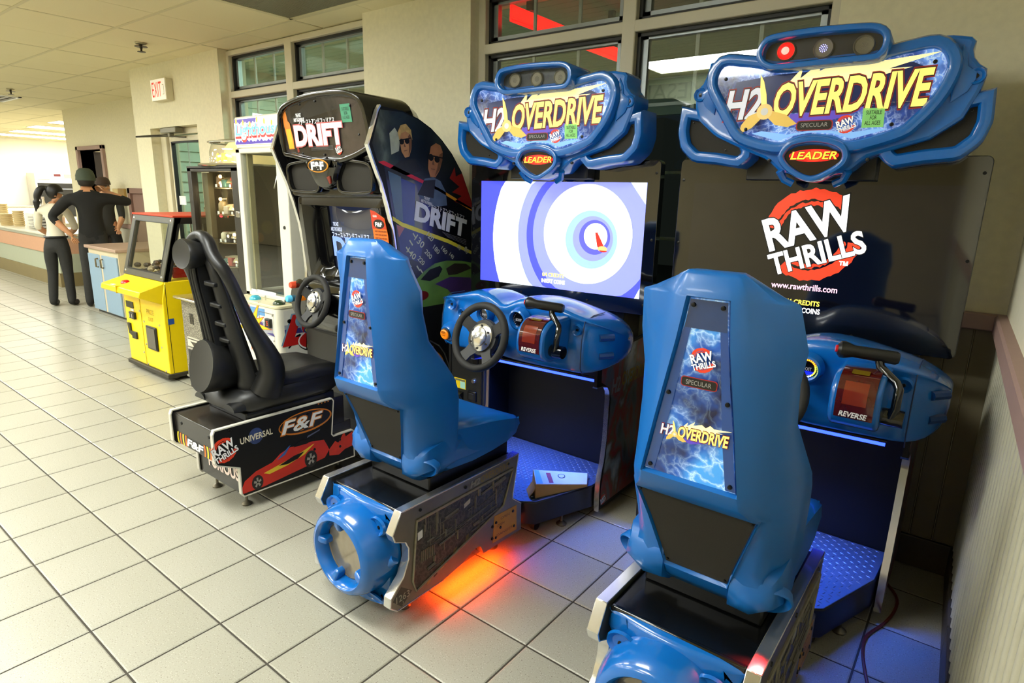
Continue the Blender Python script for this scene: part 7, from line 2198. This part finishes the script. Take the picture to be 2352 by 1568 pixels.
for k, (x, y, h, r, lab) in enumerate(((-13.2, 3.62, .50, .05, 'tall pale bottle behind the clear bin'), (-12.95, 3.68, .36, .06, 'pink labelled bottle just right of the tall pale bottle'), (-12.7, 3.70, .34, .055, 'short white bottle nearest the woman'))):
    t = thing('bottle', lab, 'bottle', (x, y, .785), 'bottles on the counter')
    obj('bottle_body', G().lathe([(0, 0), (r, 0), (r, h * .65), (r * .4, h * .82), (r * .35, h * .92), (0, h * .92)], (x, y, .785), (0, 0, 1), 16), mat('bottle cream', (232, 222, 204), .4), t)
    obj('cap', G().lathe([(0, h * .92), (r * .45, h * .92), (r * .45, h), (0, h)], (x, y, .785), (0, 0, 1), 12), mat('bottle cap', (214, 200, 190), .4), t)
    obj('bottle_label', G().lathe([(r * 1.01, h * .2), (r * 1.01, h * .5)], (x, y, .785), (0, 0, 1), 16), mat('label blush', (222, 186, 172), .5), t)

# ---------------------------------------------------------------- cardboard box on the foot plate, power cord
CB = mat('brown cardboard', (156, 124, 78), .75, var=.10, scale=22)
t = thing('cardboard_box', 'flattened brown cardboard box lying on the first blue cabinet foot plate', 'box', (-1.46, 2.22, .172))
z0 = .1722
A_, B_, Cc, D_ = (-1.455, 2.095), (-1.335, 2.352), (-1.385, 2.44), (-1.530, 2.17)
bx_ = obj('box_body', G().add([(*A_, z0), (*B_, z0), (*Cc, z0), (*D_, z0), (A_[0] - .005, A_[1] + .006, z0 + .066), (B_[0], B_[1], z0 + .010), (Cc[0], Cc[1], z0 + .022), (D_[0] - .0, D_[1] + .005, z0 + .092)],
                        [(3, 2, 1, 0), (0, 1, 5, 4), (1, 2, 6, 5), (2, 3, 7, 6), (3, 0, 4, 7), (4, 5, 6, 7)]), CB, t, flat=True, bevel=.0015)
P0, P1, P2, P3 = [Vector(p) for p in ((A_[0] - .005, A_[1] + .006, z0 + .0668), (B_[0], B_[1], z0 + .0108), (Cc[0], Cc[1], z0 + .0228), (D_[0], D_[1] + .005, z0 + .0928))]


def BT(u, v, d):
    p = P0.lerp(P1, u).lerp(P3.lerp(P2, u), v)
    return (p.x, p.y, p.z + d)


obj('printed_lid', G().prism([(0.01, .02), (.99, .02), (.99, .98), (.01, .98)], BT, -.002, .0008), mat('white card', (206, 206, 204), .6), t, flat=True)
decal('blue_print', [(.02, .05), (.14, .05), (.10, .95), (.02, .95)], BT, mat('print cyan', (120, 176, 214), .5), bx_, .001, .0016)
decal('red_print', [(.26, .10), (.34, .10), (.30, .80), (.22, .80)], BT, mat('print dull red', (160, 60, 70), .5), bx_, .001, .0016)
decal('logo_ring', circ(.50, .62, .07, .16, 20) , BT, mat('print charcoal', (60, 60, 66), .5), bx_, .001, .0014)
decal('logo_ring', circ(.50, .62, .055, .125, 20), BT, MATS['white card'], bx_, .0014, .0018)
obj('end_flap', G().add([(A_[0] - .03, A_[1] - .01, z0 + .001), (D_[0] - .01, D_[1] - .03, z0 + .001), (D_[0] + .01, D_[1] - .0, z0 + .05), (A_[0] - .004, A_[1] + .006, z0 + .05)], [(0, 1, 2, 3)]), CB, t, flat=True)
fl = [o for o in t.children if o.name.startswith('end_flap')][0]
sm = fl.modifiers.new('thick', 'SOLIDIFY')
sm.thickness = .003
cd_ = obj('power_cord', G().tube(resample([(-.30, 2.80, .006), (-.17, 2.79, .006), (-.116, 2.714, .006), (-.068, 2.627, .006), (-.064, 2.528, .006), (-.086, 2.415, .006), (-.125, 2.30, .006), (-.122, 2.20, .006), (-.10, 2.10, .006), (-.075, 2.0, .006), (-.03, 1.75, .006), (.02, 1.3, .006)], 60, False), .0055, 8), mat('red brown cord', (104, 34, 22), .5), None)
tag(recenter(cd_, (-.1, 2.3, 0)), 'dark red power cord looping over the floor by the right wall', 'cord')
# ---------------------------------------------------------------- people
def body(name, J, E, par, m_of, mats, sub=2):
    """one continuous skinned figure; J: name -> (position, radius), E: edges, m_of(co) -> material index"""
    names = list(J)
    me = bpy.data.meshes.new(name)
    me.from_pydata([J[n][0] for n in names], [(names.index(a), names.index(b)) for a, b in E], [])
    o = bpy.data.objects.new(name, me)
    COL.objects.link(o)
    sk_ = o.modifiers.new('skin', 'SKIN')
    sk_.use_smooth_shade = True
    sk_.branch_smoothing = .4
    for k, n in enumerate(names):
        d = me.skin_vertices[0].data[k]
        r = J[n][1]
        d.radius = r if isinstance(r, tuple) else (r, r)
        d.use_root = (n == 'pelvis')
    s = o.modifiers.new('sub', 'SUBSURF')
    s.levels = s.render_levels = sub
    dg = bpy.context.evaluated_depsgraph_get()
    m2 = bpy.data.meshes.new_from_object(o.evaluated_get(dg))
    bpy.data.objects.remove(o)
    m2.materials.clear()
    for q in mats:
        m2.materials.append(q)
    off = root_of(par).location
    for p in m2.polygons:
        p.material_index = m_of(Vector(p.center))
        p.use_smooth = True
    m2.transform(Matrix.Translation(-off))
    o = bpy.data.objects.new(name, m2)
    COL.objects.link(o)
    o.parent = par
    return o


def seg_d(p, a, b):
    a, b = Vector(a), Vector(b)
    t = max(0, min(1, (p - a).dot(b - a) / max((b - a).length_squared, 1e-9)))
    return (p - a.lerp(b, t)).length


def nearest(p, segs, J):
    best = min(segs, key=lambda s: seg_d(p, J[s[0]][0], J[s[1]][0]) - .3 * (J[s[0]][1] if not isinstance(J[s[0]][1], tuple) else J[s[0]][1][0]))
    return best[2]


def frame(face):
    f = Vector((face[0], face[1], 0)).normalized()
    return f, Vector((f.y, -f.x, 0))          # forward, right


def add_hand(J, E, wrist, wp, d, side, n, s=1.0, curl=.5):
    """palm, four fingers and a thumb; d = hand direction, side = thumb direction, n = back of the hand"""
    d, side = Vector(d).normalized(), Vector(side).normalized()
    n = d.cross(side).normalized() if n is None else Vector(n).normalized()
    wp = Vector(wp)
    J[wrist + '_palm'] = (wp + d * .045 * s, (.024 * s, .016 * s))
    J[wrist + '_palm2'] = (wp + d * .080 * s, (.026 * s, .014 * s))
    E += [(wrist, wrist + '_palm'), (wrist + '_palm', wrist + '_palm2')]
    for k, (off, ln) in enumerate(((.027, .068), (.009, .076), (-.009, .070), (-.026, .055))):
        b = wp + d * .088 * s + side * off * s
        m1 = b + d * ln * .5 * s - n * ln * .15 * curl * s
        e1 = m1 + (d * (1 - curl * .7) - n * curl).normalized() * ln * .5 * s
        for q, p, r in (('a', b, .0092), ('b', m1, .0085), ('c', e1, .0070)):
            J['%s_f%d%s' % (wrist, k, q)] = (p, r * s)
        E += [(wrist + '_palm2', '%s_f%da' % (wrist, k)), ('%s_f%da' % (wrist, k), '%s_f%db' % (wrist, k)), ('%s_f%db' % (wrist, k), '%s_f%dc' % (wrist, k))]
    t1 = wp + d * .045 * s + side * .036 * s - n * .006 * s
    t2 = wp + d * .078 * s + side * .050 * s - n * .014 * s
    J[wrist + '_t1'] = (t1, .011 * s)
    J[wrist + '_t2'] = (t2, .009 * s)
    E += [(wrist + '_palm', wrist + '_t1'), (wrist + '_t1', wrist + '_t2')]


def head_parts(J, E, c, f, r, up, s=1.0, neck='neck'):
    """skull, jaw, nose and ears grown from the neck; c = skull centre"""
    c, f, up = Vector(c), Vector(f).normalized(), Vector(up).normalized()
    r = Vector(r).normalized()
    J['jaw'] = (c + f * .026 * s - up * .070 * s, (.052 * s, .050 * s))
    J['skull'] = (c, (.074 * s, .088 * s))
    J['crown'] = (c + up * .055 * s - f * .006 * s, (.068 * s, .078 * s))
    J['nose'] = (c + f * .098 * s - up * .022 * s, .012 * s)
    J['chin'] = (c + f * .072 * s - up * .098 * s, .024 * s)
    J['ear_l'] = (c - r * .084 * s - up * .02 * s - f * .01 * s, (.010 * s, .020 * s))
    J['ear_r'] = (c + r * .084 * s - up * .02 * s - f * .01 * s, (.010 * s, .020 * s))
    E += [(neck, 'jaw'), ('jaw', 'skull'), ('skull', 'crown'), ('skull', 'nose'), ('jaw', 'chin'), ('skull', 'ear_l'), ('skull', 'ear_r')]


def face_bits(par, c, f, r, up, s, skin):
    c, f, up, r = Vector(c), Vector(f).normalized(), Vector(up).normalized(), Vector(r).normalized()
    for q, nm in ((-1, 'eye'), (1, 'eye')):
        e = obj('eye', G().ball(tuple(c + f * .078 * s + r * q * .032 * s - up * .002 * s), .011 * s, 10, 6), mat('eye white', (226, 220, 208), .3), par)
        obj('iris', G().ball(tuple(c + f * .087 * s + r * q * .032 * s - up * .002 * s), .0055 * s, 8, 5), mat('iris dark', (40, 28, 20), .3), e)
        obj('eyebrow', G().tube([tuple(c + f * .088 * s + r * q * .018 * s + up * .020 * s), tuple(c + f * .080 * s + r * q * .046 * s + up * .019 * s)], .0045 * s, 6), mat('brow', (34, 24, 18), .7), par)
    obj('mouth', G().tube([tuple(c + f * .082 * s - r * .022 * s - up * .064 * s), tuple(c + f * .090 * s - up * .062 * s), tuple(c + f * .082 * s + r * .022 * s - up * .064 * s)], .005 * s, 6), mat('lips', (142, 78, 66), .5), par)


SKIN = mat('skin tan', (196, 140, 100), .5, var=.06, scale=12)
SKIN2 = mat('skin light', (214, 160, 120), .5, var=.06, scale=12)
DENIM = mat('dark denim', (34, 34, 32), .8, var=.25, scale=30)
SHOE = mat('black shoe', (18, 17, 15), .5)
KNIT = mat('black sweater', (18, 18, 17), .85, var=.2, scale=60, bump=.2)
BLOUSE = mat('white blouse', (222, 214, 190), .7, var=.06, scale=14)
UPV = Vector((0, 0, 1))

# --- man in the black sweater, seen from behind
mp_ = Vector((-8.93, 2.915, 0))
M1 = thing('person', 'man in a black sweater, dark trousers and grey green cap, seen from behind', 'person', mp_)
f, r = frame((-.93, .36))
o = mp_
P = lambda a, b, c: o + r * a + f * b + UPV * c
J, E = {}, []
J['pelvis'] = (P(0, 0, .88), (.155, .115))
J['waist'] = (P(0, .01, 1.02), (.160, .115))
J['chest'] = (P(0, .0, 1.22), (.190, .125))
J['upper'] = (P(0, -.01, 1.34), (.155, .095))
J['neck'] = (P(0, .0, 1.455), (.052, .052))
E += [('pelvis', 'waist'), ('waist', 'chest'), ('chest', 'upper'), ('upper', 'neck')]
head_parts(J, E, P(0, .03, 1.565), f, r, UPV, 1.0)
for s, n, kn, an in ((-1, 'l', (-.10, -.01, .50), (-.12, -.04, .09)), (1, 'r', (.11, .02, .49), (.16, .0, .09))):
    J['hip_' + n] = (P(s * .085, 0, .84), (.095, .10))
    J['knee_' + n] = (P(*kn), (.068, .07))
    J['ankle_' + n] = (P(*an), .055)
    J['heel_' + n] = (P(an[0], an[1] - .03, .04), .042)
    J['toe_' + n] = (P(an[0] + s * .02, an[1] + .17, .035), (.044, .032))
    E += [('pelvis', 'hip_' + n), ('hip_' + n, 'knee_' + n), ('knee_' + n, 'ankle_' + n), ('ankle_' + n, 'heel_' + n), ('heel_' + n, 'toe_' + n)]
J['sh_l'] = (P(-.21, -.01, 1.335), .076)
J['el_l'] = (P(-.40, -.02, 1.12), .054)
J['wr_l'] = (P(-.235, -.09, .93), .033)
J['sh_r'] = (P(.21, -.01, 1.345), .076)
J['el_r'] = (P(.445, .06, 1.30), .056)
J['wr_r'] = (P(.20, .19, 1.42), .033)
E += [('upper', 'sh_l'), ('sh_l', 'el_l'), ('el_l', 'wr_l'), ('upper', 'sh_r'), ('sh_r', 'el_r'), ('el_r', 'wr_r')]
add_hand(J, E, 'wr_l', J['wr_l'][0], r * .45 - UPV * .9, r * .8 + UPV * .4, -f, .95, .35)
add_hand(J, E, 'wr_r', J['wr_r'][0], -r * .8 + UPV * .35 + f * .1, UPV, f, .95, .9)


def col1(p, J=J):
    return nearest(p, [('pelvis', 'waist', 0), ('waist', 'chest', 0), ('chest', 'upper', 0), ('sh_l', 'el_l', 0), ('sh_r', 'el_r', 0), ('upper', 'sh_l', 0), ('upper', 'sh_r', 0), ('neck', 'jaw', 1), ('jaw', 'crown', 1), ('el_l', 'wr_l', 1), ('el_r', 'wr_r', 1), ('wr_l', 'wr_l_palm2', 1), ('wr_r', 'wr_r_palm2', 1),
                       ('hip_l', 'knee_l', 2), ('hip_r', 'knee_r', 2), ('knee_l', 'ankle_l', 2), ('knee_r', 'ankle_r', 2), ('heel_l', 'toe_l', 3), ('heel_r', 'toe_r', 3)], J)


def col1b(p):
    k = col1(p)
    z = p.z
    if k == 1 and (p - J['el_l'][0]).length < .10:
        return 0
    if k == 1 and (p - J['el_r'][0]).length < .12:
        return 0
    if k == 0 and z < .86:
        return 2
    return k


b1_ = body('body', J, E, M1, col1b, [KNIT, SKIN, DENIM, SHOE])
hc_ = P(0, .03, 1.565)
face_bits(M1, hc_, f, r, UPV, 1.0, SKIN)
CAPM = mat('grey green cap', (64, 74, 60), .8, var=.12, scale=40)
cap = obj('cap', G().lathe([(.0, .150), (.05, .146), (.085, .115), (.102, .06), (.104, .015), (.098, .0), (.0, .02)], hc_ + UPV * -.005, (0, 0, 1), 24, 1.0, 1.12, tuple(r)), CAPM, M1, angle=70)
obj('cap_band', G().lathe([(.104, .0), (.107, .012), (.104, .024)], hc_ + UPV * -.005, (0, 0, 1), 24, 1.0, 1.12, tuple(r)), CAPM, cap)
obj('cap_peak', G().loft([[tuple(hc_ + r * (math.sin(a) * .085) + f * (.09 + q * math.cos(a)) + UPV * (.005 - z_)) for a in [math.radians(-80 + 20 * i) for i in range(9)]] for q, z_ in ((.02, 0), (.085, .02), (.085, .026), (.02, .008))], ring=False, caps=False), CAPM, cap)
obj('hair', G().lathe([(.088, .03), (.092, -.01), (.082, -.055), (.06, -.075)], hc_ - f * .012, (0, 0, 1), 22, .98, 1.08, tuple(r)), mat('hair dark', (30, 24, 18), .7), M1)

# --- woman in the white blouse
wp_ = Vector((-9.27, 2.615, 0))
W1 = thing('person', 'woman in a white blouse and dark jeans with a black ponytail, turned towards the man', 'person', wp_)
f2, r2 = frame((-.80, .60))
o = wp_
J, E = {}, []
J['pelvis'] = (P(0, 0, .80), (.125, .115))
f, r = f2, r2
P = lambda a, b, c: wp_ + r2 * a + f2 * b + UPV * c
J['pelvis'] = (P(0, -.02, .80), (.120, .112))
J['waist'] = (P(0, .02, .93), (.095, .080))
J['chest'] = (P(0, .02, 1.09), (.118, .092))
J['upper'] = (P(.0, .015, 1.20), (.098, .072))
J['neck'] = (P(.02, .04, 1.27), (.042, .042))
E += [('pelvis', 'waist'), ('waist', 'chest'), ('chest', 'upper'), ('upper', 'neck')]
hf = (f2 * .35 + r2 * .85 - UPV * .25).normalized()
hr_ = hf.cross(UPV).normalized()
hu = hr_.cross(hf).normalized()
hcw = P(.045, .06, 1.385)
head_parts(J, E, hcw, hf, hr_, hu, .93)
for s, n, kn, an in ((-1, 'l', (-.085, .0, .45), (-.10, -.06, .085)), (1, 'r', (.085, -.02, .45), (.10, -.05, .085))):
    J['hip_' + n] = (P(s * .075, -.02, .74), (.092, .10))
    J['knee_' + n] = (P(*kn), (.060, .062))
    J['ankle_' + n] = (P(*an), .052)
    J['heel_' + n] = (P(an[0], an[1] - .03, .038), .038)
    J['toe_' + n] = (P(an[0] + s * .01, an[1] + .15, .032), (.038, .028))
    E += [('pelvis', 'hip_' + n), ('hip_' + n, 'knee_' + n), ('knee_' + n, 'ankle_' + n), ('ankle_' + n, 'heel_' + n), ('heel_' + n, 'toe_' + n)]
J['sh_l'] = (P(-.15, .015, 1.19), .056)
J['el_l'] = (P(-.20, .06, .98), .042)
J['wr_l'] = (P(-.12, .20, .86), .027)
J['sh_r'] = (P(.15, .015, 1.19), .056)
J['el_r'] = (P(.20, .08, .98), .042)
J['wr_r'] = (P(.10, .22, .90), .027)
E += [('upper', 'sh_l'), ('sh_l', 'el_l'), ('el_l', 'wr_l'), ('upper', 'sh_r'), ('sh_r', 'el_r'), ('el_r', 'wr_r')]
add_hand(J, E, 'wr_l', J['wr_l'][0], f2 + r2 * .5, UPV, None, .85, .4)
add_hand(J, E, 'wr_r', J['wr_r'][0], f2 - r2 * .5, UPV, None, .85, .4)
JW = dict(J)


def col2(p):
    k = nearest(p, [('pelvis', 'pelvis', 2), ('waist', 'chest', 0), ('chest', 'upper', 0), ('upper', 'sh_l', 0), ('upper', 'sh_r', 0), ('sh_l', 'el_l', 0), ('sh_r', 'el_r', 0), ('neck', 'jaw', 1), ('jaw', 'crown', 1), ('el_l', 'wr_l', 1), ('el_r', 'wr_r', 1), ('wr_l', 'wr_l_palm2', 1), ('wr_r', 'wr_r_palm2', 1),
                    ('hip_l', 'knee_l', 2), ('hip_r', 'knee_r', 2), ('knee_l', 'ankle_l', 2), ('knee_r', 'ankle_r', 2), ('heel_l', 'toe_l', 3), ('heel_r', 'toe_r', 3)], JW)
    if k == 2 and p.z > .86:
        return 0
    if k == 0 and p.z < .86:
        return 2
    return k


body('body', J, E, W1, col2, [BLOUSE, SKIN, DENIM, SHOE])
face_bits(W1, hcw, hf, hr_, hu, .93, SKIN)
HAIR = mat('black hair', (20, 17, 14), .5, var=.3, scale=90)
hb = obj('hair', G().ball((0, 0, 0), 1, 18, 12), HAIR, W1)
vv = hb.data.vertices
for v in vv:
    p = v.co.copy()
    q = Vector(p) + W1.location
    a, b_, c_ = q.x, q.y, q.z
    k = 1.0
    pos = hcw + hr_ * (a * .086) + hf * (b_ * .092 - .018) + hu * (c_ * .098 + .028)
    if b_ > .35 and c_ < .25:
        pos -= hf * (b_ - .35) * .10
    v.co = pos - W1.location
pt = resample([tuple(hcw - hf * .095 + hu * .045), tuple(hcw - hf * .15 + hu * .03), tuple(hcw - hf * .175 - hu * .06), tuple(hcw - hf * .165 - hu * .17), tuple(hcw - hf * .15 - hu * .26)], 16, False)
obj('ponytail', G().tube(pt, .03, 10, rad=[.022 + .020 * math.sin(math.pi * min(1, i / 10)) if i < 10 else .042 * (1 - (i - 9) / 7.5) + .004 for i in range(16)]), HAIR, hb)
obj('hair_tie', G().tube([tuple(hcw - hf * .105 + hu * .045 + hr_ * .024 * math.cos(a) + hu * .024 * math.sin(a)) for a in [2 * math.pi * i / 12 for i in range(12)]], .006, 6, True), BLACK, hb)
obj('belt', G().tube([tuple(P(.118 * math.cos(a), .098 * math.sin(a) + .008, .868)) for a in [2 * math.pi * i / 24 for i in range(24)]], .014, 6, True), BLACK, W1)

# --- employee facing us beyond the man
ep = Vector((-10.38, 3.60, 0))
M2 = thing('person', 'man in a dark brown cap facing us, mostly hidden behind the man in black', 'person', ep)
f3, r3 = frame((.90, -.30))
P = lambda a, b, c: ep + r3 * a + f3 * b + UPV * c
f, r = f3, r3
J, E = {}, []
J['pelvis'] = (P(0, 0, .88), (.13, .10))
J['waist'] = (P(0, .01, 1.0), (.13, .095))
J['chest'] = (P(0, .0, 1.18), (.155, .11))
J['upper'] = (P(0, -.01, 1.29), (.125, .085))
J['neck'] = (P(0, .0, 1.375), (.050, .050))
E += [('pelvis', 'waist'), ('waist', 'chest'), ('chest', 'upper'), ('upper', 'neck')]
hc3 = P(0, .03, 1.485)
head_parts(J, E, hc3, f3, r3, UPV, 1.0)
for s, n in ((-1, 'l'), (1, 'r')):
    J['hip_' + n] = (P(s * .085, 0, .82), (.09, .095))
    J['knee_' + n] = (P(s * .10, .02, .48), .065)
    J['ankle_' + n] = (P(s * .10, 0, .09), .052)
    J['heel_' + n] = (P(s * .10, -.03, .04), .04)
    J['toe_' + n] = (P(s * .12, .16, .034), (.042, .03))
    E += [('pelvis', 'hip_' + n), ('hip_' + n, 'knee_' + n), ('knee_' + n, 'ankle_' + n), ('ankle_' + n, 'heel_' + n), ('heel_' + n, 'toe_' + n)]
    J['sh_' + n] = (P(s * .175, -.01, 1.285), .066)
    J['el_' + n] = (P(s * .19, .03, 1.04), .046)
    J['wr_' + n] = (P(s * .12, .17, .90), .030)
    E += [('upper', 'sh_' + n), ('sh_' + n, 'el_' + n), ('el_' + n, 'wr_' + n)]
    add_hand(J, E, 'wr_' + n, J['wr_' + n][0], f3 * .7 - UPV * .6, -r3 * s, None, .95, .4)
JE = dict(J)


def col3(p):
    return nearest(p, [('pelvis', 'waist', 0), ('waist', 'chest', 0), ('chest', 'upper', 0), ('upper', 'sh_l', 0), ('upper', 'sh_r', 0), ('sh_l', 'el_l', 0), ('sh_r', 'el_r', 0), ('neck', 'jaw', 1), ('jaw', 'crown', 1), ('el_l', 'wr_l', 1), ('el_r', 'wr_r', 1), ('wr_l', 'wr_l_palm2', 1), ('wr_r', 'wr_r_palm2', 1),
                       ('hip_l', 'knee_l', 2), ('hip_r', 'knee_r', 2), ('knee_l', 'ankle_l', 2), ('knee_r', 'ankle_r', 2), ('heel_l', 'toe_l', 3), ('heel_r', 'toe_r', 3)], JE)


body('body', J, E, M2, col3, [mat('dark shirt', (44, 44, 40), .8, var=.15), SKIN2, DENIM, SHOE])
face_bits(M2, hc3, f3, r3, UPV, 1.0, SKIN2)
CAP2 = mat('brown cap', (62, 46, 36), .8, var=.15, scale=40)
cap2 = obj('cap', G().lathe([(.0, .140), (.05, .136), (.082, .110), (.096, .06), (.098, .03), (.0, .03)], hc3 + UPV * .0, (0, 0, 1), 24, 1.0, 1.12, tuple(r3)), CAP2, M2, angle=70)
obj('cap_peak', G().loft([[tuple(hc3 + r3 * (math.sin(a) * .080) + f3 * (.075 + q * math.cos(a)) + UPV * (.036 - z_)) for a in [math.radians(-80 + 20 * i) for i in range(9)]] for q, z_ in ((.01, 0), (.075, .012), (.075, .018), (.01, .008))], ring=False, caps=False), CAP2, cap2)
